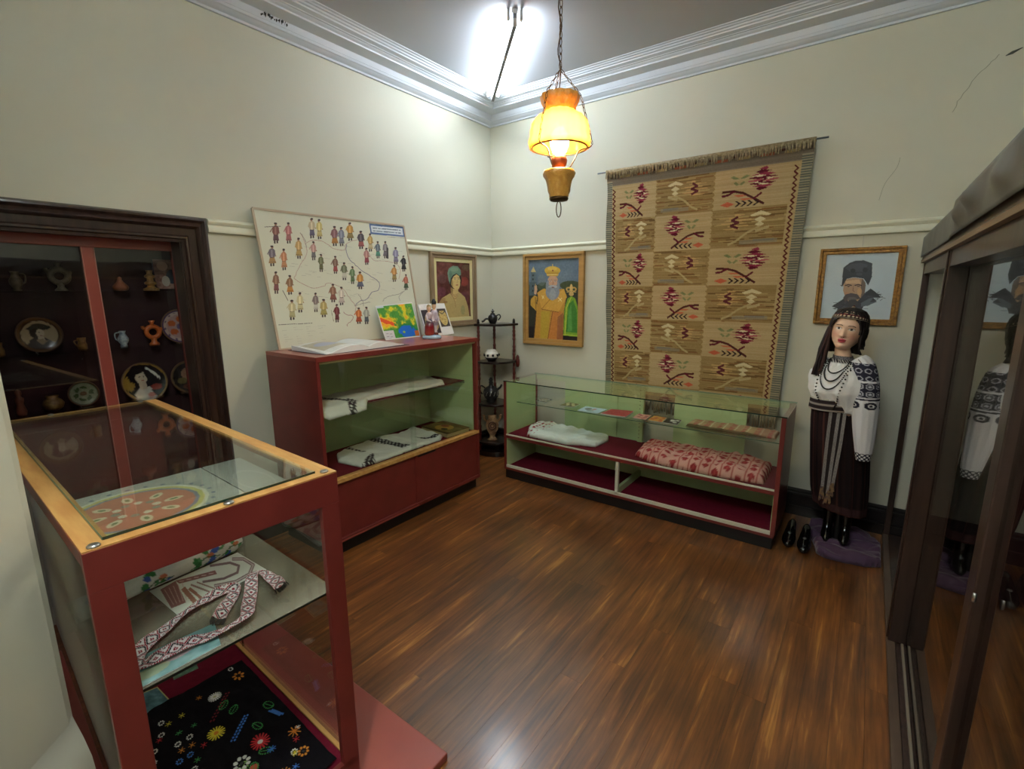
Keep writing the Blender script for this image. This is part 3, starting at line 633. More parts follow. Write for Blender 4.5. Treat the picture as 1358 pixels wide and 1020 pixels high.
for (x_, y_, h_, c1, c2) in [(205, 188, 110, (140, 90, 80), (110, 74, 84)), (270, 188, 110, (190, 120, 120), (178, 110, 116)), (390, 165, 105, (212, 196, 160), (110, 104, 130)), (428, 170, 105, (222, 206, 130), (218, 200, 130)),
    (505, 205, 105, (140, 96, 100), (190, 130, 60)), (540, 208, 100, (136, 140, 158), (136, 138, 156)), (585, 183, 95, (206, 154, 70), (150, 132, 80)), (640, 225, 95, (90, 84, 92), (176, 100, 100)), (688, 238, 95, (206, 172, 100), (214, 196, 150)),
    (726, 275, 90, (110, 120, 130), (90, 160, 140)), (765, 275, 90, (140, 136, 140), (120, 112, 124)), (818, 305, 90, (150, 146, 172), (140, 134, 160)), (858, 345, 85, (40, 38, 44), (34, 32, 38)), (868, 440, 85, (190, 110, 90), (80, 104, 80)),
    (808, 395, 90, (200, 150, 84), (160, 146, 90)), (667, 308, 90, (190, 140, 130), (160, 70, 84)), (320, 265, 110, (206, 172, 110), (200, 168, 100)), (395, 278, 100, (204, 160, 150), (120, 116, 120)), (183, 303, 110, (122, 112, 124), (190, 150, 100)),
    (243, 322, 115, (206, 140, 100), (212, 150, 110)), (432, 340, 95, (120, 124, 84), (110, 110, 74)), (505, 350, 95, (130, 100, 86), (170, 84, 84)), (550, 383, 95, (120, 126, 96), (220, 218, 200)), (592, 403, 95, (110, 140, 96), (100, 130, 86)),
    (631, 430, 95, (210, 150, 70), (110, 116, 140)), (200, 440, 120, (150, 110, 90), (140, 84, 90)), (270, 452, 105, (150, 110, 80), (214, 146, 70)), (320, 543, 110, (226, 218, 170), (222, 212, 160)), (278, 582, 110, (216, 206, 160), (200, 190, 140)),
    (400, 543, 105, (140, 124, 120), (220, 218, 206)), (440, 573, 100, (196, 176, 110), (184, 170, 100)), (490, 495, 100, (156, 110, 86), (150, 90, 76)), (533, 510, 100, (224, 214, 200), (216, 200, 190)), (508, 600, 100, (120, 50, 54), (112, 46, 50)),
    (620, 613, 90, (216, 120, 60), (190, 90, 60)), (660, 612, 95, (180, 184, 170), (100, 112, 120))]:
    fig(x_, y_, h_, c1, c2)
im.line([(232, 478), (258, 530)], 3, (70, 60, 56)); im.line([(150, 155), (232, 152)], 3, (90, 76, 70)); im.line([(478, 580), (490, 640)], 2, (110, 90, 70)); im.rect(772, 262, 780, 318, (60, 58, 62))
# title box
im.poly([(684, 142), (862, 158), (868, 210), (690, 194)], (92, 116, 160)); im.poly([(692, 152), (855, 167), (859, 201), (697, 185)], (214, 222, 226))
for yy in (164, 178):
    x_ = 704
    while x_ < 846:
        L = rnd.choice((5, 7, 9, 12)); im.line([(x_, yy+(x_-704)*0.088), (x_+L, yy+(x_+L-704)*0.088)], 4.5, (104, 116, 128)); x_ += L+rnd.choice((2, 3, 6))
x_ = 778
while x_ < 866: im.line([(x_, 209+(x_-778)*0.07), (x_+6, 209.4+(x_-778)*0.07)], 2, gr); x_ += 8
x_ = 208
while x_ < 380: im.line([(x_, 657-(x_-208)*0.045), (x_+8, 656.6-(x_-208)*0.045)], 3.2, (100, 96, 92)); x_ += rnd.choice((10, 12))
for r_ in range(8):
    for c_ in range(4):
        x_ = 222+c_*62+r_*3; y_ = 676+r_*12-c_*4
        if rnd.random() < 0.8: im.line([(x_, y_), (x_+rnd.uniform(10, 44), y_-2)], 1.6, gr, 0.4)
MT = (-0.080, -2.338, 2.236); MTR = (-0.080, -1.085, 2.250); MBL = (-0.030, -2.275, 1.328); MBR = (-0.030, -0.985, 1.328)
def bil(a, b, c, d, off=0):
    a, b, c, d = map(Vector, (a, b, c, d)); n = (b-a).cross(c-a).normalized(); n = n if n.x > 0 else -n
    return lambda u, v: a*(1-u)*(1-v)+b*u*(1-v)+c*(1-u)*v+d*u*v+n*off
mf = bil(MT, MTR, MBL, MBR)
canvas('map_print', im, mf, print_m, mb_)
e = MB()
for (p, q) in ((MT, MTR), (MBL, MBR), (MT, MBL), (MTR, MBR)):
    P_, Q_ = Vector(p), Vector(q); d = (Q_-P_).normalized(); nn = Vector((1, 0, 0.06)); s_ = d.cross(nn).normalized()*0.007
    a = [P_-s_-nn*0.006, P_+s_-nn*0.006, P_+s_+nn*0.005, P_-s_+nn*0.005]; b2 = [v+(Q_-P_) for v in a]
    e.loft([[tuple(v) for v in a], [tuple(v) for v in b2]])
e.build('frame', mat('beige_wood_edge', (188, 170, 146), 0.5), mb_)
bp_ = bil(MT, MTR, MBL, MBR, -0.006)
MB().add([tuple(mf(u, v)+Vector((dx, 0, 0))) for dx in (-0.002, -0.012) for u, v in ((0, 0), (1, 0), (1, 1), (0, 1))], [(0, 1, 2, 3), (7, 6, 5, 4), (0, 4, 5, 1), (1, 5, 6, 2), (2, 6, 7, 3), (3, 7, 4, 0)]).build('backing_board', mat('backing', (170, 150, 120), 0.8), mb_)
# relief map sheet
rm = thing('relief_map', 'colourful relief map sheet propped against the costume map', 'map', (0.0, -1.22, az))
im = Img(150, 120, (74, 150, 60), (150, 120)); h1 = vnoise(150, 120, 6, 5, 12, 4); h2 = vnoise(150, 120, 9, 7, 22, 4); yy, xx = np.mgrid[0:120, 0:150]
g_ = h1*1.1+np.exp(-((xx-20)**2/2200+(yy-55)**2/900))*0.5+np.exp(-((xx-102)**2/500+(yy-25)**2/900))*0.45
im.a[g_ > 0.70] = (140, 176, 56); im.a[g_ > 0.84] = (222, 208, 46); im.a[(g_ > 1.02)] = (236, 170, 50); im.mott(30, 24, 16, 44)
mt = np.abs(yy-(46+xx*0.42))+h2*16
im.a[(mt < 14) & (xx < 52)] = (226, 84, 40); im.a[(mt < 18) & (mt >= 14) & (xx < 60)] = (240, 190, 50)
sea = ((xx-98)**2/1500+(yy-98)**2/520+(h2-0.5)*1.4) < 0.9; im.a[sea] = (30, 110, 210); im.a[((xx-98)**2/1900+(yy-98)**2/800+(h2-0.5)*1.6 < 0.95) & ~sea] = (40, 140, 80)
im.a[(xx > 128) & (yy > 96)] = (200, 110, 40); im.ell(84, 98, 5, 4, (170, 200, 60)); im.rect(0, 88, 42, 120, (214, 216, 222)); im.rect(0, 0, 30, 9, (200, 214, 226))
for a_, b_2 in ((10, 98), (10, 108), (24, 100), (24, 110), (16, 116)): im.line([(a_, b_2), (a_+9, b_2)], 2, (150, 150, 160))
im.a[:3] = im.a[-4:] = (226, 230, 228); im.a[:, :3] = im.a[:, -3:] = (226, 230, 228)
T4 = [(-0.068, -1.465, 1.600), (-0.062, -1.075, 1.622), (0.015, -1.425, 1.3275), (0.020, -1.045, 1.3275)]
# stands on the cabinet top and leans on the map
RM = [Vector((0.005, -1.49, 1.598)), Vector((0.005, -1.105, 1.618)), Vector((0.06, -1.450, 1.3275)), Vector((0.06, -1.075, 1.3275))]
canvas('map_print', im, bil(*RM), print_m, rm)
MB().add([tuple(bil(*RM)(u, v)+Vector((-d, 0, 0))) for d in (0.001, 0.004) for u, v in ((0, 0), (1, 0), (1, 1), (0, 1))], [(0, 1, 2, 3), (7, 6, 5, 4), (0, 4, 5, 1), (1, 5, 6, 2), (2, 6, 7, 3), (3, 7, 4, 0)]).build('card_backing', paperw_m, rm)
# open book standing up
ob = thing('open_book', 'white book standing open at photographs of pottery beside the relief map', 'book', (0.07, -0.93, az))
OL = [Vector((0.035, -1.045, 1.590)), Vector((0.085, -0.90, 1.600)), Vector((0.110, -1.01, 1.3275)), Vector((0.155, -0.865, 1.330))]
OR = [Vector((0.085, -0.90, 1.600)), Vector((0.03, -0.73, 1.600)), Vector((0.155, -0.865, 1.3275)), Vector((0.10, -0.69, 1.3275))]
OL = [Vector((0.03, -1.06, 1.598)), Vector((0.065, -0.905, 1.605)), Vector((0.10, -1.035, 1.3275)), Vector((0.135, -0.875, 1.3275))]
OR = [Vector((0.065, -0.905, 1.605)), Vector((0.035, -0.745, 1.602)), Vector((0.135, -0.875, 1.3275)), Vector((0.105, -0.70, 1.3275))]
im = Img(70, 100, (232, 232, 230), (70, 100)); im.rect(4, 18, 66, 92, (62, 50, 56)).ell(38, 56, 27, 31, (196, 168, 116)).ell(38, 56, 20, 24, (176, 142, 92)); im.mott(9, 12, 14, 4)
canvas('left_page', im, bil(*OL), print_m, ob)
im = Img(70, 100, (234, 234, 232), (70, 100)); im.rect(6, 17, 62, 74, (60, 52, 56)).ell(34, 44, 25, 26, (204, 178, 110)).rect(8, 17, 60, 24, (60, 52, 56))
for k in range(26): im.ell(34+math.cos(k*2.4)*(8+k*0.6), 44+math.sin(k*2.4)*(8+k*0.6), 2, 1.6, (120, 80, 40) if k % 2 else (226, 206, 150))
im.line([(14, 26), (34, 34), (54, 26)], 3, (60, 52, 56))
canvas('right_page', im, bil(*OR), print_m, ob)
for nm, Q in (('left_cover', OL), ('right_cover', OR)):
    MB().add([tuple(bil(*Q)(u, v)+Vector((-d, 0, 0))) for d in (0.0015, 0.012) for u, v in ((0, 0), (1, 0), (1, 1), (0, 1))], [(0, 1, 2, 3), (7, 6, 5, 4), (0, 4, 5, 1), (1, 5, 6, 2), (2, 6, 7, 3), (3, 7, 4, 0)]).build(nm, paperw_m, ob)
# figurine: a couple in costume on a glazed base
fg = thing('figurine', 'small porcelain couple in folk dress on a pale blue base', 'figurine', (0.30, -1.13, az))
fx0, fy0 = 0.275, -1.145
MB().lathe((fx0, fy0, az+0.001), [(0.0, 0), (0.072, 0.0), (0.080, 0.01), (0.074, 0.022), (0.062, 0.03), (0.0, 0.034)], 20, lambda t, z: 1+0.06*math.cos(3*t)).build('base', acryl_m, fg, smooth=True)
def figu(cx, cy, prof, cols, nm, hat):
    prof = [(r_*1.35, z_*1.42) for r_, z_ in prof]; cols = [(z_*1.42, c_) for z_, c_ in cols]
    mb = MB().lathe((cx, cy, az+0.030), prof, 18, lambda t, z: 1+0.05*math.cos(8*t)*(z < 0.12), cap=True); cc = []
    for r_, z_ in prof:
        c_ = [c for zz, c in cols if z_ >= zz][-1]; cc += [c_]*18
    o = mb.build(nm, ceram_m, fg, smooth=True, cols=cc)
    ORG[o.name] = ORG[fg.name]
    mb = MB()
    for s in (-1, 1): mb.tube([(cx+s*0.004, cy+s*0.024, az+0.195), (cx+0.016, cy+s*0.036, az+0.155), (cx+0.03, cy+s*0.010, az+0.14)], [0.010, 0.009, 0.007], 7)
    mb.build('arms', mat('porcelain_sleeve', (206, 190, 196), 0.25), o, smooth=True)
figu(fx0-0.004, fy0-0.024, [(0.026, 0), (0.030, 0.01), (0.028, 0.05), (0.020, 0.085), (0.014, 0.09), (0.018, 0.10), (0.021, 0.115), (0.016, 0.128), (0.007, 0.133), (0.007, 0.138), (0.013, 0.146), (0.014, 0.158), (0.012, 0.168), (0.004, 0.176), (0.0, 0.177)],
     [(0, (150, 60, 50)), (0.03, (130, 24, 40)), (0.085, (90, 90, 110)), (0.1, (196, 176, 184)), (0.132, (230, 190, 160)), (0.162, (150, 130, 90))], 'woman_figure', 0)
figu(fx0+0.0, fy0+0.030, [(0.020, 0), (0.022, 0.012), (0.014, 0.02), (0.016, 0.05), (0.024, 0.06), (0.022, 0.085), (0.018, 0.095), (0.024, 0.125), (0.018, 0.14), (0.007, 0.146), (0.007, 0.15), (0.013, 0.158), (0.013, 0.172), (0.014, 0.178), (0.015, 0.190), (0.007, 0.205), (0.0, 0.207)],
     [(0, (120, 60, 50)), (0.02, (200, 190, 196)), (0.055, (150, 140, 160)), (0.095, (190, 176, 190)), (0.144, (230, 190, 160)), (0.176, (44, 44, 54))], 'man_figure', 1)
# large open book lying
lb = thing('open_book', 'large picture book lying open at the left end of the tall cabinet top', 'book', (0.25, -2.0, az))
def page(u, v, s, x0=0.065, x1=0.46):
    yc = -1.92; w_ = 0.335
    bulge = 0.034*math.sin(min(1, u*1.15)*PI)**0.8*(1-u*0.35)+0.012*(1-u)
    if s < 0: bulge += 0.03*u**3*(1-v)     # lifted far corner
    return (x0+(x1-x0)*v+(0.02*u if s < 0 else -0.03*u), yc+s*w_*u, az+0.006+bulge)
for s, nm in ((-1, 'left_page'), (1, 'right_page')):
    im = Img(80, 80, (214, 216, 214), (80, 80)); im.rect(6, 6, 74, 60, (176, 170, 150)); im.mott(7, 7, 14, 6 if s < 0 else 9)
    if s < 0: im.ell(40, 30, 20, 14, (160, 168, 190)).rect(8, 8, 22, 20, (170, 150, 110))
    else: im.a[:] = (206, 208, 206); im.mott(4, 4, 6, 3)
    im.a[:, :3] = (232, 232, 230); im.a[-4:] = (236, 236, 234)
    canvas(nm, im, lambda u, v, s=s: page(u, v, s), print_m, lb)
    mbp = MB()
    n = 14
    rings = []
    for i in range(n):
        u = i/(n-1); p0 = page(u, 0, s); p1 = page(u, 1, s)
        rings.append([(p0[0], p0[1], az+0.003), (p1[0], p1[1], az+0.003), (p1[0], p1[1], p1[2]-0.0012), (p0[0], p0[1], p0[2]-0.0012)])
    mbp.loft(rings).build('page_block', paperw_m, lb)
    mbp = MB(); mbp.box(0.055, 0.475, -1.92, -1.92+s*0.345, az+0.0003, az+0.003); mbp.build('cover', mat('dark_cover', (60, 46, 60), 0.5), lb)

# ================================================================ low glass counter (back wall)
bx0, bx1, by0, by1, bz = 0.571, 2.813, -0.571, -0.066, 0.92
Bc = thing('display_counter', 'long low glass-topped display counter in front of the kilim', 'cabinet', ((bx0+bx1)/2, (by0+by1)/2, 0))
t_ = 0.022
B('plinth', black_m, Bc, bx0+0.01, bx1-0.012, by0+0.012, by1-0.02, 0, 0.085)
B('bottom_panel', red_m, Bc, bx0, bx1-0.006, by0, by1, 0.085, 0.104)
B('front_strip', cream_m, Bc, bx0+t_, bx1-t_, by0+0.004, by0+0.022, 0.104, 0.128)
B('bottom_felt', felt_m, Bc, bx0+t_, bx1-t_, by0+0.022, by1-0.008, 0.104, 0.112)
for x0, x1 in ((bx0, bx0+t_), (bx1-t_-0.006, bx1)):
    B('end_panel', red_m, Bc, x0, x1, by0, by1, 0.104, bz-0.009)
B('inner_lining', green_m, Bc, bx0+t_, bx0+t_+0.004, by0+0.012, by1-0.004, 0.112, bz-0.012)
B('inner_lining', green_m, Bc, bx1-t_-0.010, bx1-t_-0.006, by0+0.012, by1-0.004, 0.112, 0.40)
B('shelf_board', red_m, Bc, bx0+t_, bx1-t_-0.006, by0, by1-0.006, 0.386, 0.412)
B('shelf_strip', cream_m, Bc, bx0+t_, bx1-t_-0.006, by0+0.002, by0+0.014, 0.412, 0.424)
B('deck_felt', felt_m, Bc, bx0+t_, bx1-t_-0.006, by0+0.022, by1-0.008, 0.412, 0.422)
B('divider_post', cream_m, Bc, 1.672, 1.698, by0+0.004, by0+0.03, 0.112, 0.388)
B('divider_bar', green_m, Bc, 1.672, 1.698, by0+0.03, by1-0.01, 0.112, 0.165)
# back: two sliding green panels between open gaps, mid post with peg holes
B('back_rail', green_m, Bc, bx0+t_, bx1-t_, by1-0.016, by1-0.001, 0.104, 0.385)
B('back_panel', green_m, Bc, 0.925, 1.455, by1-0.012, by1-0.004, 0.422, bz-0.05)
B('back_panel', green_m, Bc, 1.440, 1.700, by1-0.004, by1+0.004, 0.422, bz-0.012)
B('back_panel', green_m, Bc, 1.955, 2.50, by1-0.012, by1-0.004, 0.422, bz-0.05)
B('rear_post', green_m, Bc, 1.655, 1.70, by1-0.03, by1-0.005, 0.422, bz-0.010)
B('top_rail', green_m, Bc, bx0+t_, bx1-t_, by1-0.014, by1+0.004, bz-0.05, bz-0.010)
B('rear_post', red_m, Bc, bx0+t_, bx0+t_+0.014, by1-0.02, by1, 0.422, bz-0.010)
B('rear_post', red_m, Bc, bx1-t_-0.02, bx1-t_-0.006, by1-0.02, by1, 0.422, bz-0.010)
pg = MB()
for k in range(14):
    z_ = 0.46+k*0.032
    pg.tube([(1.670, by1-0.034, z_), (1.670, by1-0.0295, z_)], 0.0035, 6); pg.tube([(bx0+t_+0.0035, by1-0.05, z_), (bx0+t_+0.0055, by1-0.05, z_)], 0.0035, 6)
pg.build('peg_holes', black_m, Bc, kind='stuff')
B('front_glass', glassg_m, Bc, bx0+t_, bx1-t_-0.006, by0+0.004, by0+0.009, 0.424, bz-0.009, bevel=0)
B('glass_top', glassg_m, Bc, bx0, bx1+0.004, by0-0.004, by1+0.002, bz-0.008, bz, bevel=0)
B('glass_edge', glassedge_m, Bc, bx0, bx1+0.004, by0-0.0055, by0-0.004, bz-0.008, bz, bevel=0)
B('glass_edge', mat('glass_edge_light', (120, 170, 150), 0.2), Bc, bx0, bx1+0.004, by1+0.002, by1+0.0035, bz-0.008, bz, bevel=0)
B('glass_shelf', glassg_m, Bc, bx0+t_+0.006, bx1-t_-0.012, -0.405, -0.115, 0.690, 0.696, bevel=0)
B('glass_edge', mat('glass_edge_mid', (70, 110, 92), 0.2), Bc, bx0+t_+0.006, bx1-t_-0.012, -0.4065, -0.405, 0.690, 0.696, bevel=0)
for x_ in (bx0+t_+0.010, 1.675, bx1-t_-0.016):
    MB().add([(x_-0.002, -0.36, 0.689), (x_+0.002, -0.36, 0.689), (x_+0.002, -0.10, 0.689), (x_-0.002, -0.10, 0.689), (x_-0.002, -0.10, 0.62), (x_+0.002, -0.10, 0.62)],
             [(0, 1, 2, 3), (0, 3, 4), (1, 5, 2), (0, 4, 5, 1), (3, 2, 5, 4)]).build('shelf_bracket', green_m, Bc)
# contents of the counter
def redprint(X, Y, n1, n2):
    c = shade((232, 234, 230), n1, 10); mk = (X < 0.86)
    px_ = ((X*1000) % 56-28)**2+((Y*1000+((X*1000)//56 % 2)*24) % 50-25)**2
    c[mk & (px_ < 190)] = (196, 60, 76); c[mk & (px_ < 60)] = (120, 60, 60); return c
shB = [(0.678, -0.323), (0.640, -0.13), (0.743, -0.10), (0.816, -0.09), (0.981, -0.11), (1.018, -0.14), (1.221, -0.14), (1.425, -0.17), (1.455, -0.242), (1.438, -0.45), (1.311, -0.48), (1.204, -0.535), (0.95, -0.53), (0.794, -0.52)]
o = cloth('folded_shirt', shB, 0.423, cloth_m, amp=0.030, th=0.018, fold=(4, 3), seed=11, colfn=redprint)
tag(o, 'white shirt with red printed collar folded on the burgundy shelf of the low counter', 'shirt')
def redcloth(X, Y, n1, n2):
    c = shade((226, 168, 156), n1, 16); a = (X*1000) % 74-37; b_ = (Y*1000+((X*1000)//74 % 2)*36) % 72-36
    d = np.abs(a)*0.9+np.abs(b_); c[d < 25] = (166, 44, 52); c[(np.abs(a) > 33)] = (190, 90, 84); c[(d < 9)] = (190, 70, 70); return c
fbB = [(1.79, -0.46), (1.75, -0.12), (1.837, -0.116), (2.031, -0.09), (2.474, -0.11), (2.707, -0.13), (2.712, -0.51), (2.416, -0.548), (2.12, -0.555), (1.956, -0.54)]
o = cloth('folded_cloth', fbB, 0.423, cloth_m, amp=0.034, th=0.045, fold=(6, 3), seed=13, colfn=redcloth, step=0.009)
tag(o, 'red and pink patterned woven cloth folded at the right end of the low counter', 'cloth')
def strip(X, Y, n1, n2):
    c = shade((176, 150, 112), n1, 14); k = ((X-2.13)*1000/84); f_ = k-np.floor(k); c[f_ < 0.10] = (206, 196, 160); c[(f_ > 0.55) & (f_ < 0.9) & (np.sin(Y*300) > 0)] = (170, 84, 76)
    c[Y < -0.335] = (96, 84, 56); c[X > 2.62] = c[X > 2.62]*0.75+np.array((150, 70, 90))*0.25; return c
o = cloth('woven_runner', [(2.133, -0.351), (2.138, -0.15), (2.40, -0.135), (2.735, -0.145), (2.735, -0.33), (2.55, -0.345), (2.3, -0.352)], 0.697, cloth_m, amp=0.010, th=0.012, fold=(9, 2), seed=15, colfn=strip)
tag(o, 'striped tan woven runner on the right half of the counter glass shelf', 'cloth')
def card(name, label, cat, pts, z, im, th=0.0025, mtl=None):
    t = thing(name, label, cat, (sum(p[0] for p in pts)/4, sum(p[1] for p in pts)/4, z))
    mb = MB().add([(*p, z+0.0006) for p in pts]+[(*p, z+th) for p in pts], [(0, 1, 2, 3), (7, 6, 5, 4), (0, 4, 5, 1), (1, 5, 6, 2), (2, 6, 7, 3), (3, 7, 4, 0)]); mb.build('card_stock', mtl or paperw_m, t)
    canvas('print', im, bil(*[(*pts[i], z+th+0.0004) for i in (3, 2, 0, 1)]), print_m, t); return t
im = Img(40, 36, (52, 50, 44), (40, 36)); [im.ell(8+k % 3*11, 10+k//3*14, 5, 4, (224, 222, 206)) for k in range(6)]
card('photo_card', 'dark postcard of white objects, first from the left on the counter glass shelf', 'card', [(0.735, -0.285), (0.845, -0.290), (0.835, -0.150), (0.725, -0.155)], 0.6965, im)
im = Img(44, 36, (110, 106, 60), (44, 36)); [im.ell(9+k*9, 10+k % 2*12, 5, 5, (230, 214, 170)) for k in range(4)]; im.mott(5, 5, 18, 5)
card('photo_card', 'olive postcard with pale eggs, second from the left on the counter glass shelf', 'card', [(1.003, -0.322), (1.14, -0.305), (1.133, -0.170), (1.007, -0.165)], 0.6965, im)
im = Img(70, 44, (190, 214, 222), (70, 44)); im.ell(22, 20, 11, 9, (120, 126, 120)).ell(40, 18, 6, 8, (200, 150, 140)).ell(36, 32, 12, 5, (150, 170, 160)); im.mott(7, 5, 10, 8)
card('leaflet', 'pale blue leaflet on the counter glass shelf beside the red booklet', 'leaflet', [(1.226, -0.388), (1.415, -0.388), (1.419, -0.205), (1.215, -0.212)], 0.6965, im)
im = Img(60, 50, (172, 58, 62), (60, 50)); im.mott(24, 20, 34, 9); im.a[:, :2] = (206, 130, 120); im.a[-3:] = (206, 130, 120)
card('booklet', 'dark red patterned booklet lying on the counter glass shelf', 'booklet', [(1.440, -0.384), (1.658, -0.372), (1.640, -0.150), (1.450, -0.190)], 0.6965, im, 0.006)
for k, (x0, c1, c2, lab) in enumerate(((1.705, (206, 150, 130), (150, 70, 70), 'pink postcard in the middle of the counter glass shelf'), (1.835, (206, 150, 70), (180, 90, 60), 'orange postcard in the middle of the counter glass shelf'), (1.955, (60, 60, 52), (226, 226, 214), 'dark postcard with white flowers next to the woven runner'))):
    im = Img(36, 40, c1, (36, 40)); [im.ell(6+rnd.random()*24, 6+rnd.random()*28, 5, 4, c2) for _ in range(6)]
    card('photo_card', lab, 'card', [(x0, -0.345), (x0+0.112, -0.350), (x0+0.10, -0.195), (x0-0.006, -0.19)], 0.6965, im)

# ================================================================ corner whatnot
wx, wy, wR = -0.055, 0.085, 0.335
wn = thing('corner_shelf', 'dark turned-post corner whatnot between the two cabinets', 'shelf', (0.1, -0.08, 0))
def quad_(r, n=14):
    pts = [(wx, wy)]
    for k in range(n+1):
        a = -PI/2*k/n; f = 1-0.10*math.sin(2*a)**2*-0.3-0.08*math.cos(4*a)*0.5
        pts.append((wx+r*f*math.cos(a), wy+r*f*math.sin(a)))
    return pts[::-1]
levels = ((1.385, 1.0, ), (1.005, 1.03), (0.565, 1.05), (0.16, 1.06))
for z_, s in levels: MB().prism(quad_(wR*s), z_-0.022, z_).build('tier', ebony_m, wn, bevel=0.003)
B('base_block', ebony_m, wn, wx, wx+0.22, wy-0.22, wy, 0.0, 0.138)
MB().prism(quad_(wR*0.98), 0.0, 0.05).build('base_plate', ebony_m, wn, bevel=0.003)
def turned(x_, y_, z0, z1, nm):
    L = z1-z0; pr = []
    n = 44
    for k in range(n+1):
        u = k/n; r = 0.011+0.005*abs(math.sin(u*PI*9)) if 0.1 < u < 0.9 else 0.014
        if abs(u-0.5) < 0.07: r = 0.010
        pr.append((r, z0+L*u))
    MB().lathe((x_, y_, 0), pr, 10).build(nm, mahog_m, wn, smooth=True)
zz = [0.05, 0.16, 0.565, 1.005, 1.385]
for (dx, dy) in ((0.035, -0.035), (wR*0.86, -0.03), (0.03, -wR*0.86)):
    for a, b in zip(zz[:-1], zz[1:]): turned(wx+dx, wy+dy, a, b-0.022, 'turned_post')
    MB().lathe((wx+dx, wy+dy, 1.385), [(0.012, 0), (0.016, 0.01), (0.012, 0.022), (0.014, 0.03), (0.006, 0.045), (0.0, 0.05)], 10).build('finial', ebony_m, wn, smooth=True)
MB().lathe((wx+wR*1.0, wy-0.03, 1.005), [(0.012, -0.07), (0.02, -0.05), (0.022, 0.0), (0.016, 0.02), (0.018, 0.035), (0.006, 0.055), (0, 0.06)], 12).build('finial', mahog_m, wn, smooth=True)
# pots on the whatnot
sx, sy = 0.085, -0.105
t = thing('teapot', 'black pottery teapot shaped jug on the top tier of the corner shelf', 'teapot', (sx, sy, 1.386))
MB().lathe((sx, sy, 1.386), [(0.0, 0), (0.030, 0.0), (0.034, 0.006), (0.046, 0.03), (0.050, 0.055), (0.042, 0.078), (0.022, 0.09), (0.018, 0.094)], 22).build('body', pot_m, t, smooth=True)
MB().lathe((sx, sy, 1.386), [(0.024, 0.092), (0.026, 0.098), (0.010, 0.106), (0.009, 0.116), (0.020, 0.12), (0.018, 0.126), (0.006, 0.13), (0.007, 0.142), (0, 0.146)], 16).build('lid', pot_m, t, smooth=True)
MB().tube(catmull([(sx-0.03, sy-0.022, 1.43), (sx-0.055, sy-0.040, 1.432), (sx-0.075, sy-0.055, 1.410), (sx-0.09, sy-0.065, 1.404)], 4), 0.010, 8).build('spout', pot_m, t, smooth=True)
MB().tube(catmull([(sx+0.03, sy+0.02, 1.462), (sx+0.056, sy+0.036, 1.475), (sx+0.066, sy+0.042, 1.45), (sx+0.046, sy+0.03, 1.42)], 5), 0.006, 8).build('handle', pot_m, t, smooth=True)
sx, sy = 0.075, -0.12
t = thing('bowl', 'round white pot with dark base on the second tier of the corner shelf', 'pot', (sx, sy, 1.006))
MB().lathe((sx, sy, 1.006), [(0.0, 0), (0.038, 0), (0.058, 0.02), (0.070, 0.038)], 24).build('dark_base', pot_m, t, smooth=True)
pr = [(0.070, 0.038), (0.074, 0.055), (0.070, 0.082), (0.056, 0.10), (0.046, 0.104), (0.046, 0.116), (0.041, 0.116), (0.040, 0.10)]
MB().lathe((sx, sy, 1.006), pr, 24, cap=False).build('body', whitecer_m, t, smooth=True)
mk = MB()
for k in range(9):
    a = k*2*PI/9; mk.box(sx+0.0745*math.cos(a)-0.008, sx+0.0745*math.cos(a)+0.008, sy+0.0745*math.sin(a)-0.008, sy+0.0745*math.sin(a)+0.008, 1.056, 1.078)
mk.build('painted_motifs', black_m, t, kind='stuff')
sx, sy = 0.07, -0.13
t = thing('black_jug', 'black pottery jug with loop handle on the third tier of the corner shelf', 'jug', (sx, sy, 0.566))
MB().lathe((sx, sy, 0.566), [(0.0, 0), (0.040, 0), (0.044, 0.008), (0.034, 0.02), (0.072, 0.06), (0.082, 0.10), (0.074, 0.14), (0.046, 0.165), (0.026, 0.175), (0.020, 0.20), (0.024, 0.215), (0.016, 0.225), (0.022, 0.24), (0.013, 0.262), (0.0, 0.266)], 26).build('body', pot_m, t, smooth=True)
MB().tube(catmull([(sx-0.05, sy-0.035, 0.72), (sx-0.085, sy-0.06, 0.745), (sx-0.10, sy-0.07, 0.70), (sx-0.075, sy-0.05, 0.655)], 6), 0.008, 8).build('handle', pot_m, t, smooth=True)
MB().tube(catmull([(sx+0.055, sy+0.03, 0.70), (sx+0.085, sy+0.05, 0.73), (sx+0.095, sy+0.056, 0.76)], 5), [0.012]*5+[0.011]*3+[0.009]*3, 8).build('spout', pot_m, t, smooth=True)
mk = MB()
for k in range(12):
    a = k*2*PI/12; mk.tube([(sx+0.0815*math.cos(a), sy+0.0815*math.sin(a), 0.648), (sx+0.078*math.cos(a+.2), sy+0.078*math.sin(a+.2), 0.69)], 0.003, 5)
mk.build('incised_pattern', mat('pale_slip', (150, 146, 136), 0.5), t, kind='stuff')
sx, sy = 0.085, -0.135
t = thing('vase', 'tan lyre-shaped vase on the lowest tier of the corner shelf', 'vase', (sx, sy, 0.161))
fl_ = lambda t_, z: 1
def T(x_, y_, z_): a = math.radians(-40); return (sx+x_*math.cos(a)-y_*math.sin(a), sy+x_*math.sin(a)+y_*math.cos(a), 0.161+z_)
a_ = math.radians(38); 
def T(x_, y_, z_): return (sx+x_*math.cos(a_)-y_*math.sin(a_), sy+x_*math.sin(a_)+y_*math.cos(a_), 0.161+z_)
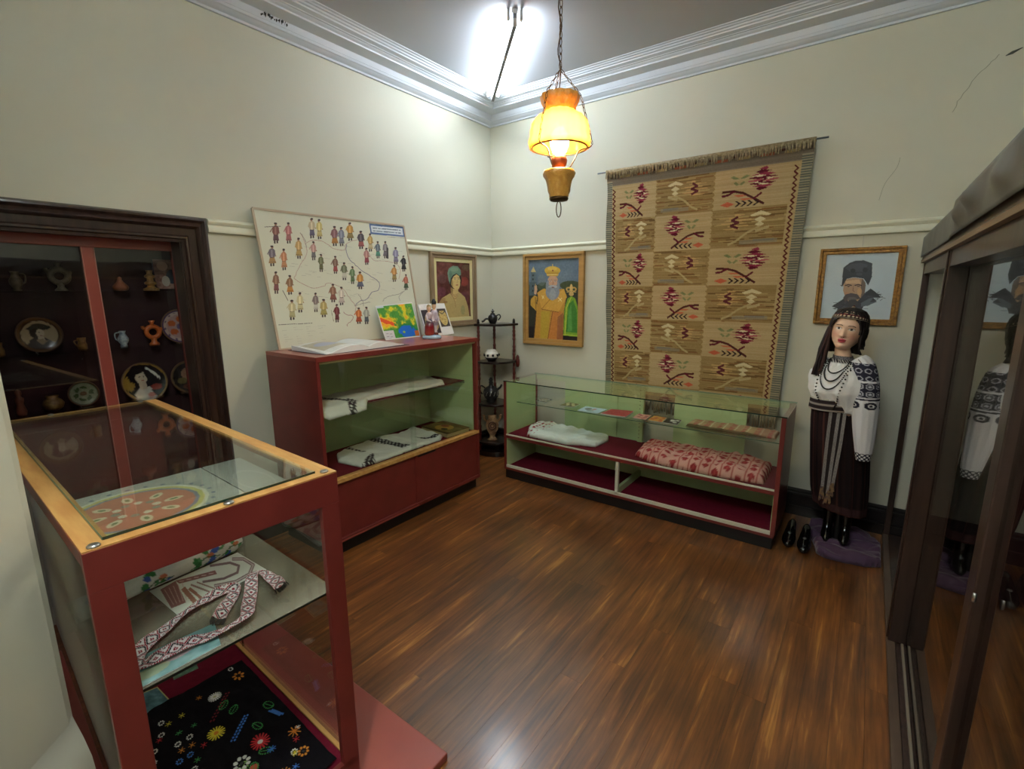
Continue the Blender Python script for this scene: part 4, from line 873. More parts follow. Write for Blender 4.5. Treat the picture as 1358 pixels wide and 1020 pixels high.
MB(T).loft([[(r*math.cos(t1), r*0.55*math.sin(t1), z_) for t1 in [2*PI*k/18 for k in range(18)]] for r, z_ in ((0.052, 0), (0.052, 0.012), (0.030, 0.03), (0.026, 0.05), (0.04, 0.075), (0.062, 0.12), (0.070, 0.165), (0.060, 0.205), (0.042, 0.235), (0.046, 0.255), (0.040, 0.27))]).build('body', leather_m, t, smooth=True)
for s in (-1, 1): MB(T).tube(catmull([(s*0.058, 0, 0.20), (s*0.085, 0, 0.24), (s*0.080, 0, 0.265), (s*0.10, 0, 0.27)], 4), 0.011, 8).build('ear', leather_m, t, smooth=True)
MB(T).tube([(0.038*math.cos(t1), -0.040, 0.165+0.040*math.sin(t1)) for t1 in [2*PI*k/20 for k in range(20)]], 0.006, 6, closed=True).build('relief_ring', mat('brown_slip', (90, 56, 40), 0.5), t, smooth=True)
MB(T).tube([(0.020*math.cos(t1), -0.040, 0.165+0.020*math.sin(t1)) for t1 in [2*PI*k/16 for k in range(16)]], 0.005, 6, closed=True).build('relief_ring', mat('brown_slip', (90, 56, 40), 0.5), t, smooth=True)

# ================================================================ paintings
def painting(name, label, im, o, fw, lw, axis, c, fm, lm, d=0.032):
    """o=(a0,a1,z0,z1) outer size; hangs on plane axis=c; room side is +x or -y"""
    a0, a1, z0, z1 = o; s = 1 if axis == 'x' else -1
    t = thing(name, label, 'painting', ((c+0.02, (a0+a1)/2, z0) if axis == 'x' else ((a0+a1)/2, c-0.02, z0)))
    ax_ = 'x' if axis == 'x' else 'y'
    F = lambda o_, i_, c0, c1: MB().frame(o_, i_, c+s*c0, c+s*c1, ax_)
    i1 = (a0+fw, a1-fw, z0+fw, z1-fw); i2 = (a0+fw*0.45, a1-fw*0.45, z0+fw*0.45, z1-fw*0.45); i0 = (a0+fw*0.12, a1-fw*0.12, z0+fw*0.12, z1-fw*0.12)
    F(o, i2, 0.002, d).build('frame', fm, t, bevel=0.004)
    F(i2, i1, 0.002, d*0.7).build('frame_inner_moulding', fm, t, bevel=0.003)
    last = i1
    if lw:
        i3 = (i1[0]+lw, i1[1]-lw, i1[2]+lw, i1[3]-lw); F(i1, i3, 0.002, d*0.5).build('liner', lm, t, bevel=0.002); last = i3
    p = c+s*d*0.3
    if axis == 'x': canvas('canvas', im, flat((p, last[0], last[3]), (p, last[1], last[3]), (p, last[0], last[2])), paint_m, t)
    else: canvas('canvas', im, flat((last[0], p, last[3]), (last[1], p, last[3]), (last[0], p, last[2])), paint_m, t)
    return t
# woman with the green head wrap: coordinates from x 125..545, y 180..885
im = Img(130, 210, (104, 54, 48), q=[(125, 180), (542, 205), (535, 888), (135, 885)]); im.mott(6, 9, 44, 31)
im.ell(200, 400, 50, 60, (110, 84, 84), al=0.5).ell(470, 440, 50, 60, (160, 60, 50), al=0.6).ell(500, 260, 60, 40, (96, 96, 66), al=0.6).ell(190, 560, 50, 60, (124, 64, 96), al=0.5).ell(460, 640, 60, 70, (110, 60, 80), al=0.5)
im.poly([(150, 700), (190, 640), (285, 585), (320, 560), (385, 560), (420, 590), (470, 640), (505, 760), (520, 890), (120, 890)], (190, 168, 110))
im.poly([(150, 700), (190, 640), (230, 640), (220, 890), (120, 890)], (168, 140, 92)).ell(230, 690, 26, 14, (150, 110, 70), al=.7).ell(440, 800, 26, 60, (150, 150, 100), al=.6)
im.poly([(300, 480), (390, 500), (385, 600), (350, 690), (310, 610), (300, 560)], (206, 180, 118))
im.poly([(300, 480), (330, 480), (320, 600), (296, 560)], (150, 124, 74))
im.ell(355, 425, 80, 108, (40, 28, 24), rot=0.05)
im.poly([(304, 470), (312, 420), (335, 375), (372, 345), (405, 370), (418, 420), (416, 480), (398, 530), (370, 548), (345, 530), (318, 505)], (214, 186, 122))
im.poly([(304, 470), (312, 420), (325, 410), (330, 520), (318, 505)], (170, 140, 84))
im.poly([(262, 330), (280, 270), (330, 238), (390, 244), (425, 290), (430, 350), (410, 368), (370, 335), (330, 355), (300, 400), (292, 470), (275, 420)], (108, 146, 124)); im.ell(350, 285, 50, 26, (136, 166, 140), al=.6).ell(300, 350, 18, 46, (84, 120, 104), al=.7)
im.line([(295, 450), (310, 400), (340, 355), (372, 338), (405, 366)], 8, (40, 28, 26))
for ex in (352, 400): im.ell(ex, 408, 13, 6, (236, 220, 180)).ell(ex, 408, 6, 6, (40, 28, 24)); im.line([(ex-15, 394), (ex, 388), (ex+13, 394)], 4, (60, 40, 30))
im.line([(380, 405), (386, 445), (374, 452)], 4, (168, 130, 84)); im.ell(376, 482, 16, 6, (170, 84, 70)); im.line([(360, 482), (392, 482)], 2, (110, 50, 44))
for dy in (0, 16, 34): im.line([(292, 570+dy*0.4), (320, 600+dy), (350, 612+dy*1.3), (385, 590+dy)], 3.5, (120, 50, 36))
im.line([(330, 640), (345, 700), (352, 760)], 4, (140, 90, 50)); im.mott(40, 60, 9, 33)
painting('portrait_painting', 'framed oil portrait of a woman in a green headwrap on the left wall', im, (-0.775, -0.135, 1.372, 2.066), 0.052, 0.034, 'x', XA, greyf_m, liner_m)
# bearded bishop: x 100..600, y 85..940
im = Img(150, 230, (104, 122, 138), q=[(98, 112), (600, 82), (600, 942), (110, 925)])
im.mott(5, 7, 18, 41); yy = np.linspace(0, 1, 230)[:, None]; m_ = (yy > 0.36)
im.a = np.where((yy > 0.37)[..., None], np.array((52, 54, 44)), im.a); im.ell(150, 400, 80, 40, (60, 70, 50)).ell(520, 370, 110, 50, (66, 78, 50)).ell(250, 380, 60, 40, (70, 84, 66)); im.ell(230, 320, 40, 60, (120, 130, 130), al=.5)
im.a[195:] = (34, 28, 30)
im.rect(122, 235, 166, 470, (96, 112, 116)).rect(108, 340, 180, 480, (84, 100, 104)).poly([(145, 178), (172, 235), (120, 235)], (206, 184, 120))
for wy_ in (270, 310, 380, 430): im.ell(143, wy_, 7, 12, (40, 46, 50))
im.poly([(185, 610), (200, 440), (250, 405), (330, 420), (440, 405), (478, 470), (455, 640), (450, 940), (165, 945)], (196, 146, 60))
im.poly([(230, 640), (320, 640), (300, 945), (225, 940)], (190, 160, 56)).poly([(340, 640), (440, 640), (452, 940), (300, 945)], (202, 130, 62)).poly([(395, 700), (450, 650), (452, 940), (390, 940)], (140, 84, 60), al=.7)
im.poly([(186, 450), (262, 404), (330, 500), (452, 404), (482, 490), (400, 648), (235, 618)], (212, 162, 70)); im.line([(235, 618), (330, 500)], 5, (150, 96, 40)); im.line([(235, 620), (400, 648)], 6, (120, 76, 36)); im.line([(345, 640), (300, 940)], 6, (120, 70, 36)); im.line([(180, 640), (160, 940)], 10, (74, 50, 40))
im.line([(235, 480), (258, 510)], 6, (240, 224, 160)); im.line([(255, 478), (238, 512)], 6, (240, 224, 160)); im.line([(398, 496), (432, 536)], 7, (240, 224, 160)); im.line([(432, 500), (400, 534)], 7, (240, 224, 160))
im.poly([(190, 490), (160, 480), (125, 520), (122, 580), (180, 640), (195, 610), (180, 560)], (206, 160, 64)); im.line([(170, 500), (180, 630)], 6, (110, 70, 36)); im.poly([(158, 380), (182, 372), (188, 420), (178, 470), (158, 465)], (206, 164, 130)); im.line([(168, 360), (170, 400)], 5, (190, 160, 90))
im.ell(340, 335, 52, 72, (200, 156, 124)).ell(340, 440, 68, 84, (140, 148, 158)).ell(300, 380, 30, 60, (134, 142, 152)).ell(380, 380, 28, 60, (134, 142, 152)); im.ell(342, 345, 42, 44, (202, 156, 124)); im.ell(340, 470, 34, 60, (164, 170, 178), al=.6)
im.ell(322, 382, 24, 12, (172, 176, 182), rot=-.3).ell(362, 382, 24, 12, (172, 176, 182), rot=.3).ell(342, 392, 13, 6, (120, 70, 64))
for ex in (320, 362): im.ell(ex, 328, 10, 5, (230, 220, 210)).ell(ex, 328, 5, 5, (36, 36, 44)); im.line([(ex-14, 315), (ex+12, 313)], 5, (120, 110, 104))
im.line([(342, 325), (345, 358), (334, 362)], 5, (160, 112, 88))
im.ell(335, 218, 78, 46, (204, 166, 62)); im.poly([(272, 230), (402, 228), (388, 276), (284, 276)], (190, 148, 50)); im.ell(335, 196, 50, 20, (224, 192, 90), al=.8); im.line([(335, 150), (335, 180)], 6, (220, 190, 90)); im.ell(338, 218, 8, 8, (130, 60, 40)); im.line([(278, 262), (396, 260)], 6, (236, 214, 140))
im.poly([(452, 890), (462, 600), (490, 505), (525, 478), (562, 500), (590, 590), (605, 900)], (120, 164, 44)); im.poly([(480, 850), (500, 560), (545, 520), (580, 620), (590, 860)], (50, 120, 50), al=.8); im.poly([(500, 640), (525, 560), (540, 840), (495, 850)], (96, 160, 80), al=.8); im.line([(470, 880), (480, 600), (525, 490)], 7, (196, 206, 80)); im.line([(455, 880), (604, 890)], 12, (170, 190, 60))
im.ell(525, 458, 24, 20, (206, 170, 110)).ell(497, 408, 26, 24, (200, 160, 90)).ell(550, 408, 26, 24, (200, 160, 90)).ell(497, 410, 13, 12, (70, 80, 50)).ell(550, 410, 13, 12, (70, 80, 50)).ell(523, 396, 14, 42, (214, 180, 110)); im.line([(480, 438), (570, 436)], 8, (214, 180, 110)); im.mott(40, 60, 10, 35)
painting('portrait_painting', 'gold framed painting of a white-bearded bishop in yellow robes beside the corner shelf', im, (0.305, 0.990, 1.178, 2.066), 0.058, 0.0, 'y', YB, goldlt_m, None, d=0.04)
# man in a fur hat
im = Img(170, 170, (196, 212, 222), q=[(178, 148), (1002, 108), (880, 892), (105, 865)]); im.mott(3, 3, 5, 51)
im.poly([(235, 735), (320, 680), (380, 640), (470, 640), (560, 640), (610, 580), (670, 535), (730, 580), (780, 640), (700, 640), (740, 690), (600, 720), (560, 790), (440, 800), (300, 850), (250, 900), (300, 760)], (62, 66, 76))
for k in range(60): bx_ = rnd.uniform(240, 780); by_ = 735-abs(bx_-430)*0.05+rnd.uniform(-40, 50)-(90 if bx_ > 620 else 0); im.line([(bx_, by_), (bx_+rnd.uniform(20, 70), by_+rnd.uniform(-26, 20))], rnd.uniform(4, 9), rnd.choice(((50, 54, 62), (84, 90, 102), (66, 70, 80))), .8)
im.poly([(560, 700), (650, 650), (700, 640), (660, 690), (740, 686), (640, 730), (560, 740)], (96, 106, 118)); im.poly([(600, 610), (680, 545), (740, 590), (790, 640), (690, 620)], (50, 54, 62))
im.poly([(365, 470), (385, 430), (480, 410), (590, 425), (610, 500), (600, 590), (560, 640), (520, 680), (430, 690), (385, 640), (362, 560)], (186, 152, 122)); im.poly([(570, 420), (615, 470), (602, 590), (560, 640), (560, 500)], (120, 104, 96)); im.poly([(385, 450), (540, 430), (560, 480), (390, 480)], (214, 180, 142))
im.ell(545, 570, 28, 40, (216, 172, 124), al=.7); im.ell(400, 590, 26, 20, (200, 140, 110), al=.6)
im.poly([(360, 640), (390, 600), (450, 586), (520, 600), (556, 650), (520, 660), (470, 630), (420, 660), (385, 690)], (84, 78, 80)); im.ell(460, 655, 52, 26, (104, 100, 100)).ell(470, 700, 60, 40, (66, 66, 72))
im.line([(385, 500), (420, 490), (455, 500)], 12, (70, 56, 52)); im.line([(490, 500), (530, 488), (568, 500)], 12, (70, 56, 52)); im.ell(420, 510, 16, 6, (50, 44, 46)).ell(530, 508, 16, 6, (50, 44, 46)); im.line([(475, 500), (470, 560), (488, 572)], 7, (140, 104, 84))
im.poly([(345, 500), (352, 420), (362, 300), (430, 240), (500, 215), (590, 208), (690, 244), (684, 400), (655, 470), (640, 500), (615, 455), (590, 420), (480, 405), (400, 425), (375, 470), (350, 515), (320, 488)], (58, 62, 70)); im.poly([(380, 300), (450, 250), (560, 240), (640, 260), (600, 340), (450, 350)], (78, 82, 92), al=.7); im.ell(610, 320, 30, 30, (44, 46, 54)).ell(470, 330, 30, 24, (46, 48, 56)).ell(540, 370, 34, 18, (84, 88, 96), al=.6)
painting('portrait_painting', 'gilt framed portrait of a moustached man in a black fur hat above the mannequin', im, (2.838, 3.312, 1.468, 1.984), 0.040, 0.0, 'y', YB, gold_m, None, d=0.03)
MB().tube([(3.075, YB-0.004, 1.98), (3.073, YB-0.006, 2.062)], 0.0012, 5).build('hanging_wire', steel_m, bpy.data.objects['portrait_painting.002'])

# ================================================================ kilim
kt = thing('kilim', 'tan checkered flat-woven kilim with maroon flowers hanging from a rod', 'rug', (1.97, YB-0.03, 0.62))
im = Img(360, 480, (172, 148, 104), (1, 1)); im.mott(4, 6, 8, 61)
cb = (0.055, 0.29, 0.585, 0.925); rb_ = 0.060; rh = 0.1440
r5 = random.Random(9)
MAR, MAG, PNK, COR, CRM, DRK, GRN = (98, 28, 42), (140, 52, 70), (206, 170, 140), (196, 100, 70), (214, 202, 160), (52, 34, 34), (110, 122, 78)
def lightcell(x0, x1, y0, y1, fl_):
    W_, H_ = x1-x0, y1-y0
    X = lambda u: x0+W_*(1-u if fl_ else u); Y = lambda v: y0+H_*v
    im.rect(x0, y0, x1, y1, (180, 156, 114))
    for k in range(12): v = r5.random(); im.line([(X(r5.random()*0.4), Y(v)), (X(0.5+r5.random()*.5), Y(v))], 0.0022, (174, 146, 100), .6)
    cx, cy = 0.64, 0.34
    for k, (dv, hw) in enumerate(((-0.27, .06), (-0.20, .10), (-0.13, .15), (-0.06, .20), (0.01, .22), (0.08, .18), (0.15, .13), (0.21, .08))):
        sh = 0.03*(-1)**k; c = (MAG, MAR, MAG, MAR, (168, 84, 92), MAR, MAG, MAR)[k]
        im.poly([(X(cx-hw), Y(cy+dv)), (X(cx+sh), Y(cy+dv-0.05)), (X(cx+hw), Y(cy+dv)), (X(cx+sh), Y(cy+dv+0.05))], c)
    for dv, dx in ((-0.10, -.05), (-0.02, .06), (0.05, -.04), (0.10, .03)): im.poly([(X(cx+dx-.09), Y(cy+dv)), (X(cx+dx), Y(cy+dv-0.03)), (X(cx+dx+.09), Y(cy+dv)), (X(cx+dx), Y(cy+dv+0.03))], CRM)
    im.line([(X(cx-.12), Y(cy-.08)), (X(cx+.05), Y(cy-.02)), (X(cx-.05), Y(cy+.05)), (X(cx+.12), Y(cy+.1))], 0.005, MAR)
    im.line([(X(0.68), Y(0.93)), (X(0.55), Y(0.78)), (X(0.40), Y(0.62)), (X(0.28), Y(0.56)), (X(0.12), Y(0.55))], 0.0085, (84, 40, 36))
    im.line([(X(0.28), Y(0.56)), (X(0.20), Y(0.64)), (X(0.12), Y(0.66))], 0.008, MAR); im.line([(X(0.55), Y(0.78)), (X(0.64), Y(0.66))], 0.008, MAR)
    im.poly([(X(0.10), Y(0.88)), (X(0.20), Y(0.81)), (X(0.30), Y(0.88)), (X(0.20), Y(0.95))], COR)
    for u in (0.30, 0.38, 0.46, 0.54): im.poly([(X(u), Y(0.81)), (X(u+.03), Y(0.81)), (X(u+.085), Y(0.88)), (X(u+.03), Y(0.955)), (X(u), Y(0.955)), (X(u+.05), Y(0.88))], DRK)
    im.poly([(X(0.28), Y(0.66)), (X(0.40), Y(0.66)), (X(0.46), Y(0.70)), (X(0.34), Y(0.71))], COR, .85).poly([(X(0.36), Y(0.76)), (X(0.46), Y(0.75)), (X(0.54), Y(0.79)), (X(0.42), Y(0.81))], COR, .85)
    for s in (-1, 1): im.poly([(X(0.34), Y(0.26)), (X(0.34+s*.08), Y(0.17)), (X(0.34+s*.13), Y(0.20)), (X(0.34+s*.06), Y(0.27))], GRN, .8).poly([(X(0.34), Y(0.40)), (X(0.34+s*.05), Y(0.32)), (X(0.34+s*.08), Y(0.35)), (X(0.34+s*.03), Y(0.43))], GRN, .75)
def browncell(x0, x1, y0, y1, fl_):
    W_, H_ = x1-x0, y1-y0
    X = lambda u: x0+W_*(1-u if fl_ else u); Y = lambda v: y0+H_*v
    im.rect(x0, y0, x1, y1, (150, 124, 80))
    for k in range(70):
        v = r5.random(); u = r5.random(); L = r5.uniform(.1, .5); c = r5.choice(((120, 92, 54), (160, 134, 88), (110, 84, 50), (176, 150, 100), (134, 96, 58)))
        im.line([(X(u), Y(v)), (X(min(1, u+L)), Y(v))], 0.0042, c, .9)
    for k, (dv, hw) in enumerate(((-.2, .08), (-.13, .16), (-.06, .22), (0.01, .25), (.08, .2), (.15, .14))):
        sh = 0.06*(-1)**k; im.poly([(X(.33-hw+sh), Y(.37+dv)), (X(.33), Y(.37+dv-.025)), (X(.33+hw+sh), Y(.37+dv)), (X(.33), Y(.37+dv+.025))], (196, 158, 104))
    im.line([(X(.36), Y(.22)), (X(.28), Y(.30)), (X(.38), Y(.36)), (X(.27), Y(.43)), (X(.37), Y(.5))], 0.009, (96, 44, 48))
    for s in (-1, 1): im.poly([(X(.66), Y(.10)), (X(.66+s*.14), Y(.20)), (X(.66+s*.10), Y(.24)), (X(.66), Y(.20))], CRM, .9).poly([(X(.66), Y(.24)), (X(.66+s*.08), Y(.32)), (X(.66), Y(.38))], CRM, .85).poly([(X(.66), Y(.36)), (X(.66+s*.06), Y(.44)), (X(.66), Y(.50))], CRM, .85)
    im.line([(X(.66), Y(.5)), (X(.5), Y(.64)), (X(.36), Y(.84)), (X(.26), Y(.92))], 0.008, (176, 156, 110)); im.line([(X(.78), Y(.52)), (X(.62), Y(.60))], 0.01, (180, 160, 116))
    im.line([(X(.42), Y(.88)), (X(.9), Y(.86))], 0.014, (140, 132, 112), .7); im.line([(X(.60), Y(.84)), (X(.86), Y(.84))], 0.008, (120, 116, 110), .7)
for r_ in range(7):
    for c_ in range(3):
        if r_ == 6 and False: continue
        y0 = rb_+rh*r_; y1 = min(y0+rh, 0.985)
        (lightcell if (r_+c_) % 2 == 0 else browncell)(cb[c_], cb[c_+1], y0, y0+rh, c_ == 1)
# toothed joins between the columns
for k in range(90):
    y_ = rb_+k*0.0103
    for c_ in (1, 2): s = 1 if k % 2 else -1; im.rect(cb[c_]-0.004, y_, cb[c_]+0.004, y_+0.005, (180, 154, 108) if s > 0 else (150, 122, 78))
im.rect(0, 0.0, 1, rb_, (120, 108, 92)); 
for k in range(9): im.rect(0.08+k*0.1, 0.018, 0.14+k*0.1, 0.030, (170, 100, 74) if k % 2 else (176, 156, 110)); im.rect(0.05+k*0.1, 0.012, 0.09+k*0.1, 0.020, (90, 60, 50))
im.rect(0, 0.972, 1, 1, (112, 102, 84))
for x0, x1 in ((0, 0.036), (0.952, 1)):
    im.rect(x0, 0.04, x1, 1, (150, 142, 118))
    for k in range(110): im.rect(x0, 0.045+k*0.0088, x1-(0.004 if k % 3 else 0), 0.049+k*0.0088, (92, 96, 88))
for x0, c_ in ((0.045, 0), (0.930, 1)):
    im.rect(x0-0.010, 0.06, x0+0.012+(0.014 if c_ else 0), 1, (178, 154, 110))
    zz_ = [(x0+(0.008 if k % 2 else -0.006)+(0.006 if c_ else 0), 0.075+k*0.0098) for k in range(94)]
    im.line(zz_, 0.0055, (90, 34, 30))
im.a += (nrs.rand(480, 1, 1)-0.5)*16; im.a += (nrs.rand(480, 360, 1)-0.5)*10
KT = [(1.207, 2.700), (2.743, 2.700), (1.262, 0.755), (2.674, 0.755)]
def kf(u, v):
    x_ = (KT[0][0]*(1-u)+KT[1][0]*u)*(1-v)+(KT[2][0]*(1-u)+KT[3][0]*u)*v; z_ = 2.700-1.945*v
    ww = 0.007*math.sin(u*9+v*2)*v+0.004*math.sin(v*14)*(abs(u-0.5)*2)**2
    if u < 0.02: x_ += 0.006*math.sin(v*19)
    return (x_, YB-0.062+ww+0.004*v, z_)
o = canvas('woven_field', im, kf, weave_m, kt, solid=0.004)
for nm, v0, v1, zz0, zz1, off in (('top_fringe', 0, 0, 2.712, 2.640, -0.011), ('bottom_fringe', 0, 0, 0.758, 0.655, 0.0)):
    mb = MB(); r6 = random.Random(4); n = 118; xa, xb = (1.207, 2.743) if zz0 > 2 else (1.262, 2.672)
    for k in range(n):
        if r6.random() < 0.12: continue
        x_ = xa+(xb-xa)*(k+0.5)/n; dx = r6.uniform(-0.008, 0.008); L = (zz0-zz1)*r6.uniform(0.75, 1.05)
        y_ = YB-0.066+off
        mb.tube([(x_, y_+0.004, zz0), (x_+dx*0.3, y_-0.004, zz0-L*0.3), (x_+dx, y_, zz0-L)], [0.0045, 0.0055, 0.0045], 5)
    mb.build(nm, mat('fringe_yarn', (178, 162, 128), 0.95, noise=(60, (120, 104, 78), 0.8)), kt, kind='stuff', smooth=True)
MB().tube([(1.205, YB-0.066, 2.705), (2.745, YB-0.066, 2.705)], 0.016, 10).build('rolled_hem', mat('fringe_yarn', (178, 162, 128), 0.95), kt, smooth=True)
MB().tube([(1.122, YB-0.064, 2.706), (2.815, YB-0.064, 2.706)], 0.0065, 8).build('hanging_rod', mat('grey_rod', (120, 128, 138), 0.35, metal=0.6), kt, smooth=True)

# ================================================================ near display case (rotated a little)
th = math.radians(-2.1); CUX = (math.cos(th), math.sin(th)); CUY = (-math.sin(th), math.cos(th)); CO = (1.884, -3.147)
def TC(s, t, z): return (CO[0]-CUX[0]*s-CUY[0]*t, CO[1]-CUX[1]*s-CUY[1]*t, z)
CD, CW, CH = 1.68, 0.606, 1.167
board = thing('base_board', 'wide oxblood lacquered board lying on the floor beneath the near case', 'board', (1.2, -3.3, 0))
B('board', redlt_m, board, 0.20, 2.075, -3.77, -2.905, 0.0, 0.03, bevel=0.004)
C = thing('display_case', 'nearest oxblood display case with clamped glass top and worn golden edge', 'cabinet', TC(CD/2, CW/2, 0.03))
bc = lambda n, mt, *a, **k: B(n, mt, C, *a, T=TC, **k)
z0 = 0.031
bc('bottom_rail', red_m, 0, 0.02, 0, CW, z0, 0.125); bc('bottom_rail', red_m, CD-0.02, CD, 0, CW, z0, 0.125)
bc('side_rail', red_m, 0.02, CD-0.02, 0, 0.02, z0, 0.098); bc('side_rail', red_m, 0.02, CD-0.02, CW-0.02, CW, z0, 0.098)
bc('deck', felt_m, 0.02, CD-0.02, 0.02, CW-0.02, 0.09, 0.100)
bc('rail_edge', oak_m, 0.02, CD-0.02, 0.012, 0.028, 0.098, 0.106)
for nm, s0, s1, t0, t1 in (('corner_post', 0, 0.022, 0, 0.058), ('corner_post', 0, 0.022, CW-0.062, CW), ('corner_post', CD-0.022, CD, 0, 0.05), ('corner_post', CD-0.022, CD, CW-0.05, CW)):
    bc(nm, red_m, s0, s1, t0, t1, 0.098, 1.067)
bc('top_rail', red_m, 0, 0.022, 0, CW, 1.067, CH-0.004); bc('top_rail', red_m, CD-0.022, CD, 0, CW, 1.067, CH-0.004)
bc('top_rail', red_m, 0.022, CD-0.022, 0, 0.02, 1.120, CH-0.004); bc('top_rail', red_m, 0.022, CD-0.022, CW-0.02, CW, 1.125, CH-0.004)
fm = MB(TC)
fm.box(0.001, 0.052, 0.001, CW-0.001, CH-0.006, CH); fm.box(CD-0.05, CD-0.001, 0.001, CW-0.001, CH-0.006, CH); fm.box(0.052, CD-0.05, 0.001, 0.055, CH-0.006, CH); fm.box(0.052, CD-0.05, CW-0.055, CW-0.001, CH-0.006, CH)
fm.build('golden_edge_band', oak_m, C)
bc('glass_top', glasst_m, 0.034, CD-0.03, 0.053, CW-0.044, CH+0.0005, CH+0.007, bevel=0)
bc('glass_edge', glassedge_m, 0.0325, 0.034, 0.053, CW-0.044, CH+0.0005, CH+0.007, bevel=0)
bc('glass_edge', mat('glass_edge_mid', (70, 110, 92)), 0.034, CD-0.03, CW-0.044, CW-0.0425, CH+0.0005, CH+0.007, bevel=0)
bc('side_glass', glass_m, 0.022, 0.89, 0.010, 0.014, 0.100, 1.12, bevel=0); bc('side_glass', glass_m, 0.87, CD-0.022, 0.016, 0.020, 0.100, 1.12, bevel=0)
bc('side_glass', glassg_m, 0.004, CD-0.022, CW-0.006, CW-0.001, 0.098, 1.125, bevel=0)
bc('glass_seam', glassedge_m, 0.888, 0.892, 0.009, 0.015, 0.106, 1.118, bevel=0)
bc('end_panel', red_m, CD-0.03, CD-0.024, 0.05, CW-0.05, 0.1, 1.1)
bc('display_shelf', glassh_m, 0.028, 0.62, 0.022, CW-0.012, 0.757, 0.764, bevel=0)
bc('glass_edge', mat('glass_edge_near', (14, 26, 22), 0.3), 0.0265, 0.028, 0.022, CW-0.012, 0.757, 0.764, bevel=0)
bc('upper_shelf', glass_m, 0.06, 0.70, 0.03, CW-0.012, 1.076, 1.081, bevel=0)
for t_ in (0.582, 0.306, 0.030):
    pr = MB(); c_ = TC(0.014 if t_ > 0.05 else 0.022, t_, CH)
    pr.lathe(c_, [(0.012, 0.0), (0.013, 0.003), (0.010, 0.006), (0.006, 0.0075), (0.0, 0.008)], 16).build('glass_clip', steel_m, C, smooth=True)
c_ = TC(CD-0.02, 0.07, CH); MB().lathe(c_, [(0.010, 0.0), (0.011, 0.004), (0.0, 0.007)], 12).build('glass_clip', steel_m, C, smooth=True)
c_ = TC(CD-0.02, CW-0.2, CH); MB().lathe(c_, [(0.010, 0.0), (0.011, 0.004), (0.0, 0.007)], 12).build('glass_clip', steel_m, C, smooth=True)
MB(TC).lathe((0, 0, 0), [(0.0, 0), (0.001, 0.0005)], 3)
# plate print under the glass top; reflection wash-out mixed into its colours
def cardC(name, label, cat, quad, z, im, stock=None, th_=0.002):
    t = thing(name, label, cat, TC(*quad[0], z)); q = [TC(a, b, z) for a, b in quad]
    mb = MB().add([tuple(Vector(p)+Vector((0, 0, d))) for d in (0.0004, th_) for p in q], [(3, 2, 1, 0), (4, 5, 6, 7), (0, 1, 5, 4), (1, 2, 6, 5), (2, 3, 7, 6), (3, 0, 4, 7)]); mb.build('card_stock', stock or paperw_m, t)
    canvas('print', im, bil(*[tuple(Vector(q[i])+Vector((0, 0, th_+0.0005))) for i in (0, 1, 3, 2)]), print_m, t); return t
im = Img(150, 150, (176, 178, 168), (150, 150)); im.mott(3, 3, 8, 71)
im.ell(60, 80, 66, 62, (224, 220, 196)).ell(60, 80, 62, 58, (208, 200, 120)).ell(60, 80, 57, 53, (140, 146, 160)).ell(60, 80, 53, 49, (200, 132, 104)); im.mott(9, 9, 8, 72)
for k in range(8):
    a = k*PI/4; im.ell(60+34*math.cos(a), 80+32*math.sin(a), 9, 5, (226, 214, 180), rot=a).ell(60+34*math.cos(a), 80+32*math.sin(a), 4, 2, (110, 140, 90), rot=a)
for k in range(10): a = k*PI/5; im.ell(60+18*math.cos(a), 80+17*math.sin(a), 4, 4, (150, 150, 130) if k % 2 else (230, 222, 196))
for k in range(26): a = k*2*PI/26; im.ell(60+70*math.cos(a), 80+66*math.sin(a), 2.4, 2.4, (110, 120, 140))
cardC('plate_poster', 'poster of a round orange decorated plate lying under the near glass top', 'poster', [(0.62, 0.585), (0.62, 0.17), (0.19, 0.17), (0.19, 0.585)], 1.082, im)
im = Img(60, 120, (172, 174, 166), (60, 60)); im.mott(4, 3, 6, 74); im.ell(30, 30, 22, 14, (188, 190, 182)).ell(30, 30, 20, 12, (172, 174, 166))
cardC('grey_sheet', 'pale grey printed sheet under the right side of the near glass top', 'paper', [(0.62, 0.165), (0.62, 0.035), (0.08, 0.035), (0.08, 0.165)], 1.082, im)
# rolled towel with printed flowers
rt = thing('rolled_towel', 'rolled white towel with blue and green printed flowers on the near case shelf', 'towel', TC(0.50, 0.3, 0.766))
n, w_ = 46, 120
im = Img(w_, n, (232, 232, 230), (120, 46)); im.mott(3, 3, 6, 75)
for x_ in (18, 50, 86, 108):
    for k in range(14): im.ell(x_+rnd.uniform(-9, 9), rnd.uniform(12, 40), rnd.uniform(2, 4), rnd.uniform(1.2, 2.6), rnd.choice(((60, 84, 180), (80, 110, 200), (70, 140, 84), (96, 160, 110), (70, 130, 80))), rot=rnd.random()*3)
    im.ell(x_+4, 22, 3, 2, (220, 130, 100)); im.line([(x_-12, 30), (x_, 22), (x_+12, 26)], 1.2, (60, 110, 70))
def rollf(u, v):
    a = 2*PI*v; t_ = 0.585-0.49*u; s_ = 0.47+0.07*u; r = 0.034*(1-0.5*max(0, u-0.93)/0.07)+0.003*math.sin(v*14+u*5)
    return TC(s_+r*math.cos(a), t_, 0.766+0.034+r*math.sin(a)*0.95)
canvas('towel', im, rollf, cloth_m, rt, smooth=True)
